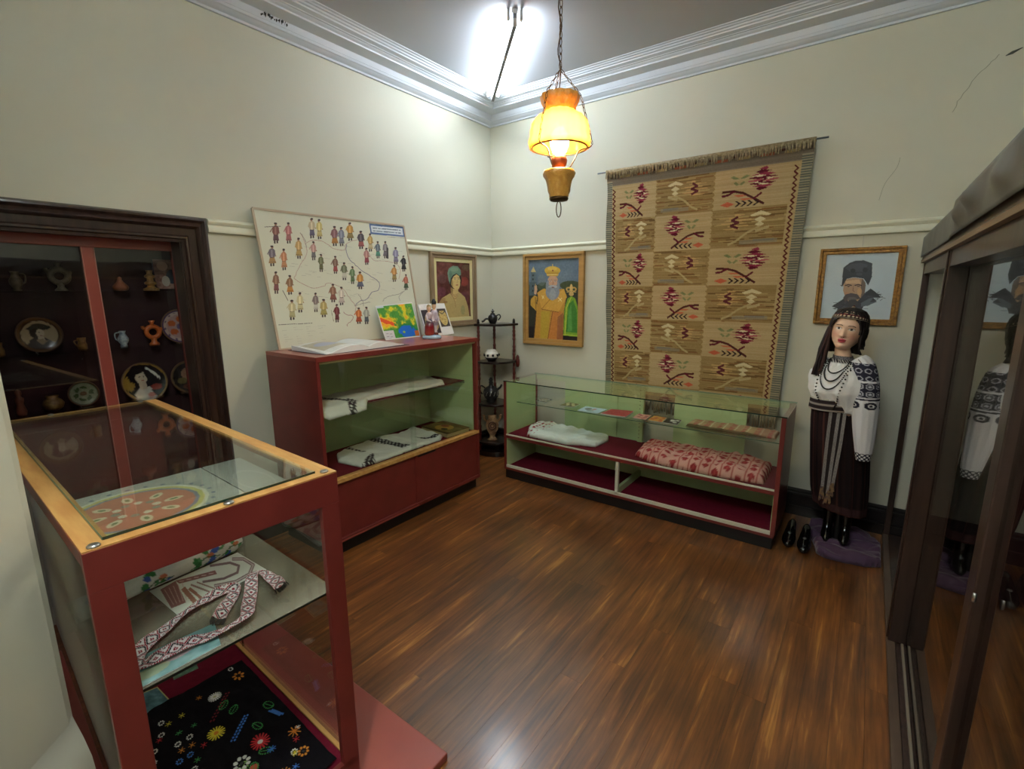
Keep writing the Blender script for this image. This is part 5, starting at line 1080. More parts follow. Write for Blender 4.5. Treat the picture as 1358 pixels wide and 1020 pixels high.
# pattern sheet
im = Img(150, 110, (222, 224, 214), (1000, 560), )
BR = (142, 92, 88)
im = Img(170, 130, (220, 224, 214), q=[(195, 415), (790, 155), (985, 270), (380, 570)])
im.poly([(270, 405), (375, 345), (445, 490), (345, 530)], BR).poly([(375, 345), (640, 275), (655, 300), (400, 365)], BR)
for k in range(5): im.line([(300+k*30, 405-k*12), (360+k*22, 505-k*8)], 4, (206, 176, 168)); im.line([(400+k*50, 350-k*13), (430+k*50, 346-k*13)], 5, (206, 176, 168))
im.line([(430, 400), (500, 480)], 34, (160, 106, 86)); im.line([(470, 400), (550, 462)], 22, (160, 106, 86)); im.line([(480, 372), (620, 425)], 13, (150, 120, 110)); im.line([(520, 355), (660, 405)], 10, (150, 120, 110))
im.line([(560, 352), (700, 330), (790, 290), (800, 245), (740, 225), (610, 245)], 16, (130, 104, 108)); im.line([(640, 378), (780, 350), (870, 300), (895, 240), (830, 200), (760, 200)], 22, (130, 104, 108)); im.line([(640, 378), (780, 350), (870, 300), (895, 240), (830, 200), (760, 200)], 8, (190, 176, 172))
cardC('pattern_sheet', 'white sheet printed with brown embroidery patterns beside the rolled towel', 'paper', [(0.481, 0.402), (0.505, 0.125), (0.307, 0.112), (0.28, 0.389)], 0.766, im)
# woven belt
bt = thing('woven_belt', 'red white and black zigzag woven belt looped on the near case shelf', 'belt', TC(0.2, 0.3, 0.767))
bp0 = [(0.15, 0.322), (0.205, 0.275), (0.268, 0.232), (0.282, 0.275), (0.254, 0.377), (0.212, 0.448), (0.158, 0.515), (0.118, 0.520), (0.100, 0.470), (0.097, 0.403), (0.077, 0.328), (0.084, 0.275), (0.13, 0.248), (0.19, 0.214), (0.285, 0.165), (0.270, 0.135), (0.205, 0.135), (0.143, 0.143)]
bpts = catmull([(a, b_, 0) for a, b_ in bp0], 14); N_ = len(bpts); cum = [0]
for a, b_ in zip(bpts[:-1], bpts[1:]): cum.append(cum[-1]+(b_-a).length)
LB = cum[-1]; NW = 18; NL = N_*3
im = Img(NW, NL, (206, 190, 188))
for j in range(NL):
    d = j/NL*LB*1000
    for i in range(NW):
        u = abs(i/(NW-1)-0.5)*2; ph = (d/44) % 1; q_ = abs(ph-0.5)*2
        v_ = (q_+u)*3.2; k = int(v_) % 3; c = ((150, 30, 52), (230, 222, 224), (40, 30, 38))[k] if (v_ % 1) > 0.25 else (230, 222, 224)
        if u > 0.86: c = (228, 220, 222) if int(d/2.6) % 2 else (160, 40, 60)
        im.a[j, i] = c
def beltf(u, v):
    d = v*LB; k = 0
    while k < N_-2 and cum[k+1] < d: k += 1
    f = (d-cum[k])/max(1e-6, cum[k+1]-cum[k]); p = bpts[k].lerp(bpts[k+1], f); t0 = (bpts[min(k+2, N_-1)]-bpts[max(k-1, 0)]).normalized(); nn = Vector((-t0.y, t0.x, 0)); hw = 0.019*(u-0.5)*2
    tw = 0.35*math.sin(v*26+1); q = p+nn*hw*math.cos(tw)
    return TC(q.x, q.y, 0.7685+0.005*(1+math.sin(v*40))*0.6+abs(hw*math.sin(tw))+(hw*math.sin(tw))+0.010*v)
canvas('band', im, beltf, cloth_m, bt, smooth=True, solid=0.002)
for (e_, d_) in ((0.0, -1), (1.0, 1)):
    mb = MB()
    for k in range(13):
        p = Vector(beltf(k/12, e_)); q0 = Vector(beltf(k/12, 0.02 if e_ == 0 else 0.98)); dr = (p-q0).normalized(); q = p+dr*0.022+Vector((rnd.uniform(-.004, .004), rnd.uniform(-.004, .004), 0)); q.z = max(q.z, 0.7675)
        mb.tube([p, (p+q)/2, q], 0.0016, 4)
    mb.build('fringe', black_m, bt, kind='stuff')
im = Img(70, 50, (120, 160, 160), (70, 50)); im.mott(5, 4, 40, 77); im.ell(40, 24, 14, 10, (190, 150, 150), al=.7).ell(22, 34, 12, 8, (180, 180, 130), al=.6)
cardC('picture_card', 'teal and pink picture card under the belt on the near case shelf', 'card', [(0.165, 0.575), (0.150, 0.335), (0.040, 0.36), (0.035, 0.58)], 0.765, im)
im = Img(40, 40, (70, 110, 120), (40, 40)); im.mott(5, 5, 50, 78); im.a[:2] = im.a[:, :2] = im.a[:, -2:] = im.a[-2:] = (190, 176, 110)
cardC('picture_card', 'blue picture card with yellow border standing nearest the left post on the case deck', 'card', [(0.95, 0.42), (0.93, 0.335), (0.80, 0.325), (0.80, 0.43)], 0.101, im)
im = Img(40, 20, (90, 120, 100), (40, 20)); im.mott(5, 3, 50, 79)
cardC('picture_card', 'green picture card at the back of the red deck in the near case', 'card', [(1.03, 0.26), (1.0, 0.18), (0.91, 0.19), (0.92, 0.28)], 0.101, im)
# beaded black cloth
im = Img(250, 360, (17, 14, 18), (500, 720)); im.mott(20, 20, 5, 80)
ir = random.Random(21)
def fl(x_, y_, r, c, n=14, ctr=None):
    for k in range(n): a = 2*PI*k/n; im.line([(x_+r*.2*math.cos(a), y_+r*.2*math.sin(a)), (x_+r*math.cos(a), y_+r*math.sin(a))], r*.17, c)
    im.ell(x_, y_, r*.28, r*.28, ctr or c)
def ringf(x_, y_, r, c, ctr):
    for k in range(8): a = 2*PI*k/8; im.ell(x_+r*math.cos(a), y_+r*math.sin(a), r*.34, r*.30, c, rot=a)
    im.ell(x_, y_, r*.3, r*.3, ctr)
def leafb(x_, y_, rx, ry, c, rot):
    for k in range(16): a = 2*PI*k/16; p = (rx*math.cos(a), ry*math.sin(a)); im.ell(x_+p[0]*math.cos(rot)-p[1]*math.sin(rot), y_+p[0]*math.sin(rot)+p[1]*math.cos(rot), 2.6, 2.6, c)
    im.line([(x_-rx*.8*math.cos(rot), y_-rx*.8*math.sin(rot)), (x_+rx*.8*math.cos(rot), y_+rx*.8*math.sin(rot))], 2.4, c)
def MPC(s_, t_): return ((0.48-t_)*1000*1.18, (0.80-s_)*1000*0.96)    # cloth coordinates of a point (s,t) of the case
def atc(f, s_, t_, *a): x_, y_ = MPC(s_, t_); f(x_, y_, *a)
WH, YL, BL_, RD, GN, OR_ = (226, 226, 220), (212, 196, 60), (70, 120, 200), (190, 50, 54), (70, 150, 80), (206, 130, 50)
atc(fl, .673, .208, 26, WH, 18, (190, 190, 150)); atc(fl, .491, .258, 30, YL, 16, OR_); atc(fl, .498-.16, .418, 32, YL, 16, OR_); atc(fl, .331, .174, 32, RD, 16, WH)
for k in range(7): a = k*0.9; x_, y_ = MPC(.71, .106); im.ell(x_+18*math.cos(a), y_+18*math.sin(a), 8, 5, OR_, rot=a)
for s_, t_, c in ((.678, .319, YL), (.674, .362, YL), (.595, .30, GN), (.60, .345, GN), (.511, .356, OR_), (.508, .327, OR_), (.431, .329, GN), (.473, .30, RD), (.72, .25, OR_), (.235, .099, RD), (.141, .141, BL_), (.62, .40, RD), (.36, .36, RD)): atc(fl, s_, t_, 12, c, 6)
for s_, t_, c in ((.548, .324, WH), (.546, .359, WH), (.471, .34, BL_), (.473, .37, BL_), (.194, .123, WH), (.64, .39, WH), (.58, .42, WH), (.53, .43, WH), (.40, .345, WH), (.776, .112, WH), (.70, .38, WH), (.33, .31, WH), (.41, .39, BL_)): atc(ringf, s_, t_, 9, c, (60, 60, 60))
for (s0, t0, s1, t1, c) in ((.411, .23, .48, .165, BL_), (.38, .085, .43, .10, BL_), (.56, .25, .65, .17, (120, 36, 44)), (.20, .30, .26, .25, (120, 36, 44))):
    a, b_ = MPC(s0, t0), MPC(s1, t1)
    for k in range(9):
        f = k/8; x_, y_ = a[0]+(b_[0]-a[0])*f, a[1]+(b_[1]-a[1])*f
        for sd in (-5, 5): im.ell(x_+sd, y_+sd*.5, 5, 3.5, c, rot=-0.8)
for s_, t_, rot in ((.549, .183, -.7), (.402, .156, 1.3), (.279, .176, .6), (.464, .094, 1.2), (.60, .20, -.6)): atc(leafb, s_, t_, 22, 13, GN, rot)
atc(leafb, .28, .245, 22, 16, (150, 190, 110), -.6); x_, y_ = MPC(.25, .222); im.ell(x_, y_, 15, 12, (190, 90, 70)); atc(leafb, .25, .222, 18, 14, GN, -1.2)
for k in range(30): x_, y_ = ir.uniform(20, 480), ir.uniform(380, 700); (fl if k % 2 else ringf)(x_, y_, ir.uniform(9, 22), ir.choice((WH, YL, BL_, RD, GN, OR_)), *((8,) if k % 2 else ((60, 60, 60),)))
kcl = thing('beaded_cloth', 'black cloth beaded with bright flowers spread on the deck of the near case', 'cloth', TC(0.42, 0.27, 0.101))
kn = vnoise(250, 360, 6, 7, 90, 3)
def kcf(u, v):
    t_ = 0.48-u*0.5/1.18; s_ = 0.80-v*0.72/0.96
    hgt = kn[min(359, int(v*359)), min(249, int(u*249))]*0.016
    return TC(max(0.032, s_), min(0.56, max(0.04, t_+0.10*(v-0.05)*(1-u))), 0.104+hgt)
canvas('cloth', im, kcf, mat_attr('beaded_velvet', 0.9, bump=(300, 0.4), spec=0.1), kcl, smooth=True, solid=0.002)

# ================================================================ niche display
nc = thing('niche_cabinet', 'built-in niche cabinet with oxblood frame and dark burgundy backing', 'cabinet', (-0.42, -3.18, 0.5))
B('back_board', maroon_m, nc, -0.505, -0.49, NY0-0.09, NY1+0.08, 0.35, 2.15)
B('bottom_board', maroon_m, nc, -0.49, -0.26, NY0-0.09, NY1+0.08, 0.70, 0.72)
B('top_rail', redlt_m, nc, -0.285, -0.255, NY0-0.05, NY1+0.06, 1.955, 2.03)
B('top_rail_edge', redlt_m, nc, -0.255, -0.251, NY0-0.05, NY1+0.06, 1.953, 1.962)
B('mullion', redlt_m, nc, -0.285, -0.255, -3.178, -3.128, 0.72, 1.955)
for y_ in (-3.181, -3.128): B('mullion_edge', mat('pink_edge', (190, 130, 120), 0.4), nc, -0.270, -0.252, y_, y_+0.004, 0.72, 1.955)
B('stile', red_m, nc, -0.285, -0.255, NY1-0.004, NY1+0.06, 0.72, 1.955); B('stile', red_m, nc, -0.285, -0.255, NY0-0.05, NY0-0.0, 0.72, 1.955)
B('glass_pane', glassn_m, nc, -0.277, -0.273, NY0, -3.178, 0.72, 1.955, bevel=0)
B('glass_pane', glass_m, nc, -0.267, -0.263, -3.128, NY1, 0.72, 1.955, bevel=0)
for z_ in (1.722, 1.392, 1.072): B('display_shelf', glass_m, nc, -0.488, -0.36, NY0-0.08, NY1+0.07, z_-0.005, z_, bevel=0)
def plate(label, y_, z_, r, im, tilt=0.12):
    t = thing('decorative_plate', label, 'plate', (-0.45, y_, z_-r)); rings = []
    X0 = -0.452
    def pf(a, f):   # f 0..1 radius; returns point on front
        rr = r*f; dep = 0.014*f**3; return (X0+dep+(z_-(z_+rr*math.sin(a)))*tilt, y_+rr*math.cos(a), z_+rr*math.sin(a))
    N1, N2 = 48, 24; vs = [(X0, y_, z_)]; cols = [im.a[im.h//2, im.w//2]]; fs = []
    for j in range(1, N2+1):
        for i in range(N1):
            a = 2*PI*i/N1; f = j/N2; vs.append(pf(a, f)); px_ = int((0.5+0.5*f*math.cos(a))*(im.w-1)); py_ = int((0.5-0.5*f*math.sin(a))*(im.h-1)); cols.append(im.a[py_, px_])
    for i in range(N1): fs.append((0, 1+i, 1+(i+1) % N1))
    for j in range(N2-1):
        for i in range(N1): k = (i+1) % N1; b_ = 1+j*N1; fs.append((b_+i, b_+N1+i, b_+N1+k, b_+k))
    mb = MB(); mb.v = vs; mb.f = fs; mb.build('dish', ceram_m, t, smooth=True, cols=cols, solid=0.004)
    MB().tube([pf(2*PI*i/40, 1.0) for i in range(40)], 0.004, 6, closed=True).build('rim', mat('plate_rim_brown', (112, 76, 50), 0.4), t, smooth=True)
    MB().tube([(-0.489, y_-0.02, z_-r-0.006), (X0+0.004+2*r*0.06, y_-0.02, z_-r-0.004), (X0+0.008+2*r*.06, y_-0.02, z_-r+0.012)], 0.002, 5).build('plate_hook', steel_m, t)
    return t
def pimg(bg, f):
    im = Img(96, 96, bg, (100, 100)); f(im); return im
def pA(im): im.mott(8, 8, 8, 5); im.ell(50, 50, 50, 50, (128, 88, 52)).ell(50, 50, 44, 44, (90, 60, 40)).ell(50, 50, 40, 40, (200, 176, 140)); im.poly([(24, 30), (40, 22), (62, 20), (80, 30), (70, 36), (30, 40)], (66, 62, 58)).ell(50, 26, 16, 9, (74, 66, 60)).poly([(20, 80), (28, 62), (44, 56), (62, 60), (80, 76), (62, 90), (34, 90)], (72, 58, 54)).ell(42, 46, 13, 14, (60, 46, 40)).ell(52, 46, 9, 12, (228, 206, 178)).poly([(46, 54), (57, 54), (60, 66), (44, 66)], (226, 204, 176)).poly([(40, 66), (54, 62), (66, 70), (52, 80)], (176, 150, 120)); im.line([(48, 43), (52, 43)], 2, (60, 44, 40)); im.line([(52, 53), (56, 53)], 2, (150, 60, 50))
plate('large brown rimmed plate with a hatted figure, left pane of the niche', -3.37, 1.492, 0.092, pimg((0, 0, 0), pA))
def pB(im): im.ell(50, 50, 50, 50, (150, 116, 60)).ell(50, 50, 46, 46, (30, 24, 30)); im.ell(16, 50, 12, 20, (150, 116, 50)).ell(40, 30, 26, 26, (24, 20, 26)).poly([(20, 98), (26, 74), (42, 62), (60, 64), (70, 98)], (206, 196, 190)).ell(44, 38, 13, 17, (206, 188, 170)).poly([(36, 50), (52, 50), (54, 70), (38, 70)], (200, 180, 164)).poly([(30, 22), (60, 14), (76, 40), (68, 66), (58, 46), (50, 24), (34, 30)], (28, 24, 30)).line([(58, 14), (74, 30), (84, 44)], 5, (220, 216, 210)); im.ell(74, 66, 12, 8, (150, 50, 44)).ell(60, 84, 8, 6, (190, 120, 110)); im.ell(41, 36, 2, 1.2, (40, 30, 30)).ell(50, 36, 2, 1.2, (40, 30, 30)).ell(46, 46, 3, 1.4, (160, 60, 60))
plate('plate painted with a dark haired woman, lower middle of the niche', -2.934, 1.165, 0.118, pimg((0, 0, 0), pB))
def pC(im): im.ell(50, 50, 50, 50, (110, 116, 90)).ell(50, 50, 45, 45, (170, 176, 146)); [im.ell(50+26*math.cos(k), 50+26*math.sin(k), 9, 5, (86, 110, 70), rot=k*2) for k in range(0, 12)]; im.ell(50, 50, 12, 9, (130, 100, 70)); im.mott(12, 12, 22, 6)
plate('small green leaf patterned plate low in the left pane of the niche', -3.233, 1.142, 0.068, pimg((0, 0, 0), pC))
def pD(im): im.ell(50, 50, 50, 50, (96, 70, 110)).ell(50, 50, 45, 45, (206, 176, 170)).ell(50, 50, 36, 36, (190, 150, 150)); [im.ell(50+24*math.cos(k*1.2), 50+22*math.sin(k*1.2), 11, 9, (200, 100, 50)) for k in range(5)]; im.ell(50, 50, 9, 9, (110, 90, 130)); [im.ell(50+41*math.cos(k*.5), 50+41*math.sin(k*.5), 3, 3, (90, 70, 110)) for k in range(13)]
plate('purple rimmed plate with orange fruit at the right edge of the niche', -2.70, 1.496, 0.105, pimg((0, 0, 0), pD))
def pE(im): im.ell(50, 50, 50, 50, (120, 96, 70)).ell(50, 50, 46, 46, (52, 44, 44)); im.ell(46, 40, 16, 20, (150, 110, 90)).ell(30, 60, 14, 10, (110, 96, 60)).ell(62, 64, 12, 12, (206, 190, 180)).ell(50, 80, 20, 9, (96, 60, 50)); im.mott(8, 8, 14, 7)
plate('dark painted plate low at the right edge of the niche', -2.690, 1.162, 0.102, pimg((0, 0, 0), pE))
t = thing('ceramic_tile', 'square pink and grey picture tile at the upper right of the niche', 'tile', (-0.45, -2.73, 1.73))
im = Img(60, 90, (160, 120, 110), (60, 90)); im.mott(6, 8, 40, 8); im.ell(38, 52, 12, 22, (70, 76, 90)).ell(20, 20, 12, 14, (206, 160, 140)).ell(24, 66, 9, 16, (206, 190, 180))
MB().box(-0.488, -0.466, -2.795, -2.650, 1.735, 1.915).build('tile_body', mat('dark_cover', (60, 46, 60)), t, bevel=0.003)
canvas('picture', im, flat((-0.4655, -2.795, 1.915), (-0.4655, -2.65, 1.915), (-0.4655, -2.795, 1.735)), ceram_m, t)
def pot(name, label, cat, y_, z_, prof, mtl, parts=None, n=20, wave=None, x_=-0.425):
    t = thing(name, label, cat, (x_, y_, z_)); MB().lathe((x_, y_, z_+0.001), prof, n, wave).build('body', mtl, t, smooth=True)
    for nm, pts, r in (parts or []): MB().tube(catmull([(x_+a, y_+b_, z_+c) for a, b_, c in pts], 5), r, 7).build(nm, mtl, t, smooth=True)
    return t
tan2 = mat('ochre_pottery', (168, 128, 72), 0.35, noise=(60, (100, 62, 40), 0.8), coat=0.4); tan3 = mat('orange_pottery', (196, 96, 40), 0.3, coat=0.4); bluw = mat('blue_white_pottery', (176, 184, 196), 0.3, noise=(70, (80, 96, 130), 0.8), coat=0.4); grn2 = mat('grey_brown_pottery', (130, 116, 92), 0.4, noise=(40, (84, 66, 50), 0.8))
def ringjug(label, y_, z_, R_, r_, mtl):
    t = thing('ring_jug', label, 'jug', (-0.425, y_, z_)); cz = z_+R_+0.045
    MB().tube([(-0.425, y_+R_*math.cos(a), cz+R_*math.sin(a)) for a in [2*PI*k/24 for k in range(24)]], r_, 10, closed=True).build('ring_body', mtl, t, smooth=True)
    MB().lathe((-0.425, y_, z_+0.001), [(0.026, 0), (0.028, 0.006), (0.014, 0.02), (0.016, 0.045)], 14).build('foot', mtl, t, smooth=True)
    MB().lathe((-0.425, y_, cz+R_), [(0.012, 0), (0.010, 0.02), (0.018, 0.036)], 12).build('neck', mtl, t, smooth=True)
    MB().tube(catmull([(-0.425, y_-R_*0.8, cz+R_*.6), (-0.425, y_-R_*1.35, cz+R_*.7), (-0.425, y_-R_*1.5, cz+R_*1.15)], 5), 0.010, 7).build('spout', mtl, t, smooth=True)
    MB().tube(catmull([(-0.425, y_+R_*0.9, cz+R_*.6), (-0.425, y_+R_*1.4, cz+R_*.6), (-0.425, y_+R_*1.2, cz+R_*.0)], 5), 0.005, 6).build('handle', mtl, t, smooth=True)
ringjug('orange ring shaped jug at the middle right of the niche', -2.859, 1.392, 0.034, 0.014, tan3)
ringjug('large grey-brown ring shaped vessel, upper left pane of the niche', -3.251, 1.722, 0.036, 0.015, grn2)
jp = [(0.016, 0), (0.019, 0.004), (0.015, 0.014), (0.026, 0.035), (0.027, 0.052), (0.017, 0.070), (0.013, 0.082), (0.018, 0.095)]
pot('jug', 'blue and white handled jug on the middle shelf of the niche', 'jug', -3.014, 1.392, jp, bluw, [('handle', [(0, -0.014, 0.088), (0, -0.036, 0.082), (0, -0.036, 0.05), (0, -0.024, 0.04)], 0.0035)])
pot('jug', 'tan pot-bellied jug at the top left of the niche', 'jug', -3.424, 1.722, [(a, b_*1.05) for a, b_ in jp], grn2, [('handle', [(0, 0.014, 0.09), (0, 0.036, 0.085), (0, 0.036, 0.05), (0, 0.024, 0.04)], 0.004)])
pot('mug', 'small ochre mug left of the red mullion in the niche', 'mug', -3.205, 1.392, [(0.015, 0), (0.021, 0.005), (0.022, 0.03), (0.017, 0.045), (0.021, 0.07)], tan2, [('handle', [(0, -0.018, 0.06), (0, -0.034, 0.05), (0, -0.02, 0.02)], 0.0035)])
pot('covered_dish', 'small conical covered dish right of the mullion, top shelf of the niche', 'dish', -2.987, 1.722, [(0.020, 0), (0.034, 0.004), (0.040, 0.02), (0.036, 0.03), (0.018, 0.05), (0.010, 0.065), (0.012, 0.075), (0.0, 0.082)], mat('brick_pottery', (140, 84, 64), 0.4))
pot('candle_holder', 'tiered ochre ceramic candle holder on the top shelf of the niche', 'candle holder', -2.834, 1.722, [(0.040, 0), (0.042, 0.012), (0.022, 0.022), (0.018, 0.034), (0.032, 0.04), (0.032, 0.05), (0.018, 0.058), (0.016, 0.074), (0.028, 0.08), (0.028, 0.09), (0.014, 0.10), (0.016, 0.118), (0.020, 0.122)], tan2)
pot('bowl', 'low brown pot at the bottom of the left niche pane', 'pot', -3.371, 1.072, [(0.020, 0), (0.040, 0.015), (0.048, 0.04), (0.036, 0.062), (0.024, 0.07), (0.030, 0.085)], tan2)
pot('figurine', 'small red and white clay figurine at the far left of the niche', 'figurine', -3.50, 1.072, [(0.020, 0), (0.024, 0.02), (0.014, 0.06), (0.018, 0.075), (0.020, 0.09), (0.009, 0.10), (0.015, 0.115), (0.013, 0.13), (0.0, 0.14)], mat('brick_pottery', (140, 84, 64), 0.4))
pot('mug', 'tan mug half hidden at the left edge of the niche', 'mug', -3.545, 1.392, [(0.022, 0), (0.030, 0.005), (0.031, 0.03), (0.024, 0.05), (0.028, 0.07)], tan2)

# ================================================================ mannequin
def rot2(a): return math.cos(a), math.sin(a)
HC = Vector((3.062, -0.235, 1.463)); HS = 1.10
KR = [(.118, .003, .003, .003), (.114, .030, .030, .040), (.100, .054, .054, .070), (.080, .067, .070, .085), (.055, .074, .080, .094), (.030, .077, .085, .098), (.010, .077, .087, .098), (-.010, .076, .088, .095), (-.030, .073, .088, .089), (-.050, .069, .087, .080), (-.070, .061, .087, .072), (-.088, .049, .086, .065), (-.102, .038, .082, .060), (-.112, .034, .066, .057), (-.120, .038, .040, .055), (-.14, .040, .037, .054), (-.17, .044, .042, .058), (-.195, .058, .048, .062), (-.215, .098, .058, .070), (-.235, .140, .070, .078), (-.26, .165, .082, .084), (-.30, .168, .096, .088), (-.36, .158, .110, .090), (-.42, .140, .098, .086), (-.50, .118, .086, .082), (-.56, .110, .082, .08), (-.64, .118, .088, .09), (-.78, .118, .088, .09), (-.95, .10, .08, .085), (-1.12, .08, .07, .07)]
def kr(z):
    z = min(z, 0.118)
    for a, b_ in zip(KR[:-1], KR[1:]):
        if b_[0] <= z <= a[0]:
            f = (a[0]-z)/(a[0]-b_[0]); f = f*f*(3-2*f)*0.5+f*0.5
            return tuple(a[i]*(1-f)+b_[i]*f for i in (1, 2, 3))
    return KR[-1][1:]
FH, FB = math.radians(-9), math.radians(-27)     # head and body turned a little towards picture left
def bodyT(lx, ly, z):
    """lx to picture right, ly out towards the viewer, z relative to head centre"""
    f = min(1, max(0, (-z-0.12)/0.12)); a = FH*(1-f)+FB*f
    rl = math.radians(7)*(1-f); x1 = lx*math.cos(rl)+z*math.sin(rl)*(1-f); z1 = z*math.cos(rl)-lx*math.sin(rl)*(1-f)
    if f >= 1: x1, z1 = lx, z
    c, s = rot2(a); x2 = x1*c+ly*s; y2 = -x1*s*-1*-1-ly*c if False else -(ly*c-x1*s)
    sc = HS if z > -0.2 else HS*(1-0.0)
    dx = 0.03*max(0, -z-0.25)
    return (HC.x+x2*HS+dx, HC.y+y2*HS, HC.z+z1*HS)
def ga(x, s): return math.exp(-(x/s)**2)
def headpt(a, z, grow=1.0, face=True):
    hw, fr, bk_ = kr(z); sx_, cx_ = math.sin(a), math.cos(a); e = 0.9
    lx = hw*abs(sx_)**e*(1 if sx_ > 0 else -1); ly = (fr if cx_ > 0 else bk_)*abs(cx_)**e*(1 if cx_ > 0 else -1)
    lx *= grow; ly *= grow
    if face and cx_ > 0 and z > -0.12:
        nz_ = 0 if z > 0.004 else (min(1, (0.004-z)/0.040) if z > -0.036 else max(0, 1-(-0.036-z)/0.010))
        ly += 0.021*nz_*ga(lx, 0.0085+0.004*nz_)                         # nose
        ly += 0.004*ga(z-0.004, 0.02)*ga(lx, 0.009)
        for s in (-1, 1):
            ly -= 0.0095*ga(lx-s*0.031, 0.017)*ga(z-0.004, 0.011)           # sockets
            ly += 0.0045*ga(lx-s*0.031, 0.011)*ga(z-0.003, 0.0065)         # eyeballs
            ly += 0.003*ga(lx-s*0.030, 0.02)*ga(z-0.024, 0.007)            # brow
            ly += 0.004*ga(lx-s*0.040, 0.018)*ga(z+0.034, 0.018)           # cheek
        ly += 0.0055*ga(lx, 0.016)*ga(z+0.0585, 0.0040)+0.006*ga(lx, 0.013)*ga(z+0.0685, 0.0045)-0.003*ga(lx, 0.02)*ga(z+0.0635, 0.0018)
        ly += 0.006*ga(lx, 0.018)*ga(z+0.094, 0.012)-0.003*ga(lx, 0.02)*ga(z+0.080, 0.006)
    return lx, ly
def skincol(lx, ly, z):
    c = np.array((232, 194, 166), float)
    if ly > 0 and z > -0.115:
        for s in (-1, 1):
            c += np.array((8, -26, -20))*0.6*ga(lx-s*0.042, 0.02)*ga(z+0.035, 0.02)
            ex, ez = (lx-s*0.031)/0.0145, (z-0.003)/0.0062
            if ex*ex+ez*ez < 1.5 and ez > 0: c = np.array((70, 44, 38), float)
            if ex*ex+ez*ez < 1.0: c = np.array((226, 220, 214), float)
            if (lx-s*0.031)**2+(z-0.0035)**2 < 0.0060**2: c = np.array((64, 44, 34), float)
            if (lx-s*0.031)**2+(z-0.0035)**2 < 0.0028**2: c = np.array((14, 12, 12), float)
            bz_ = 0.0245-14*(abs(lx)-0.028)**2
            if abs(z-bz_) < 0.0022 and 0.012 < s*lx < 0.047: c = np.array((96, 62, 48), float)
        w1 = 0.021*(1-((z+0.0575)/0.0065)**2) if abs(z+0.0575) < 0.0065 else 0; w2 = 0.019*(1-((z+0.068)/0.0068)**2) if abs(z+0.068) < 0.0068 else 0
        if abs(lx) < w1 or abs(lx) < w2: c = np.array((186, 62, 74), float)
        if abs(z+0.0630) < 0.0011 and abs(lx) < 0.02: c = np.array((110, 34, 44), float)
        if abs(z+0.0425) < 0.0025 and 0.003 < abs(lx) < 0.0075: c = np.array((130, 74, 60), float)
    return c
mq = thing('mannequin', 'female mannequin in embroidered folk blouse, dark skirt and headband by the back wall', 'mannequin', (3.12, -0.21, 0.0))
rings, cols = [], []
zs = list(np.linspace(0.118, -0.125, 140))+list(np.linspace(-0.13, -0.90, 60))
NA = 144
# denser samples at the front of the face
angs = [(u*2-1)*PI*(0.35+0.65*abs(u*2-1)**1.2) for u in np.linspace(0, 1, NA+1)[:-1]]
for z_ in zs:
    ring = []
    for a in angs:
        lx, ly = headpt(a, z_); ring.append(bodyT(lx, ly, z_)); cols.append(skincol(lx, ly, z_))
    rings.append(ring)
MB().loft(rings).build('body', skin_m, mq, smooth=True, cols=cols)
# ears
for s in (-1, 1):
    MB().tube([bodyT(s*(0.074+0.006*math.sin(t)), -0.004+0.014*math.cos(t), -0.012+0.022*math.sin(t)) for t in [2*PI*k/12 for k in range(12)]], 0.0045, 6, closed=True).build('ear', mat('skin_plain', (232, 194, 166), 0.4), mq, smooth=True)
# hair shell
hair_m = mat('dark_brown_hair', (34, 22, 22), 0.5, noise=((90, 90, 8), (14, 10, 12), 0.9))
mb = MB(); hz = list(np.linspace(0.119, -0.15, 90)); na = 144; grid_ = {}
aa = np.linspace(-PI, PI, na+1)[:-1]
for j, z_ in enumerate(hz):
    for i, a in enumerate(aa):
        zc = max(z_, -0.075); lx, ly = headpt(a, max(zc, -0.05), 1.0, False); g = 1.13+0.03*math.sin(a*17+z_*20)
        fl2 = 1+0.25*max(0, -z_-0.05)/0.1
        grid_[j, i] = len(mb.v); mb.v.append(bodyT(lx*g*fl2, ly*g-(0.012 if z_ < -0.05 else 0), z_))
for j in range(len(hz)-1):
    for i in range(na):
        k = (i+1) % na; a = abs((aa[i]+aa[k])/2 if k else PI); z_ = (hz[j]+hz[j+1])/2
        lim = 0.95 if z_ > -0.02 else 1.15; side = -1 if aa[i] < 0 else 1
        if z_ < 0.082-0.062*(a/0.85)**2 and a < lim+(0.10 if side < 0 else 0): continue
        if z_ < 0.0 and a < lim+(0.10 if side < 0 else 0): continue
        if z_ < -0.11 and a < 1.9: continue
        if aa[i] > 0 and z_ < -0.085 and a < 2.4: continue
        mb.f.append((grid_[j, i], grid_[j, k], grid_[j+1, k], grid_[j+1, i]))
mb.build('hair', hair_m, mq, smooth=True, solid=0.012)
# side curls
mb = MB(); r7 = random.Random(5)
for k in range(16):
    s = 1; a0 = 1.15+r7.random()*0.6; lx, ly = headpt(a0, 0.0, 1.1, False)
    z0_ = r7.uniform(0.0, 0.03); pts = [bodyT(lx+0.004*math.sin(t*1.2)+0.010*t/6, ly+0.006*math.cos(t*1.4), z0_-t*0.018) for t in range(7)]
    mb.tube(pts, [0.007, 0.009, 0.009, 0.008, 0.007, 0.005, 0.002], 5)
mb.build('curls', hair_m, mq, kind='stuff', smooth=True)
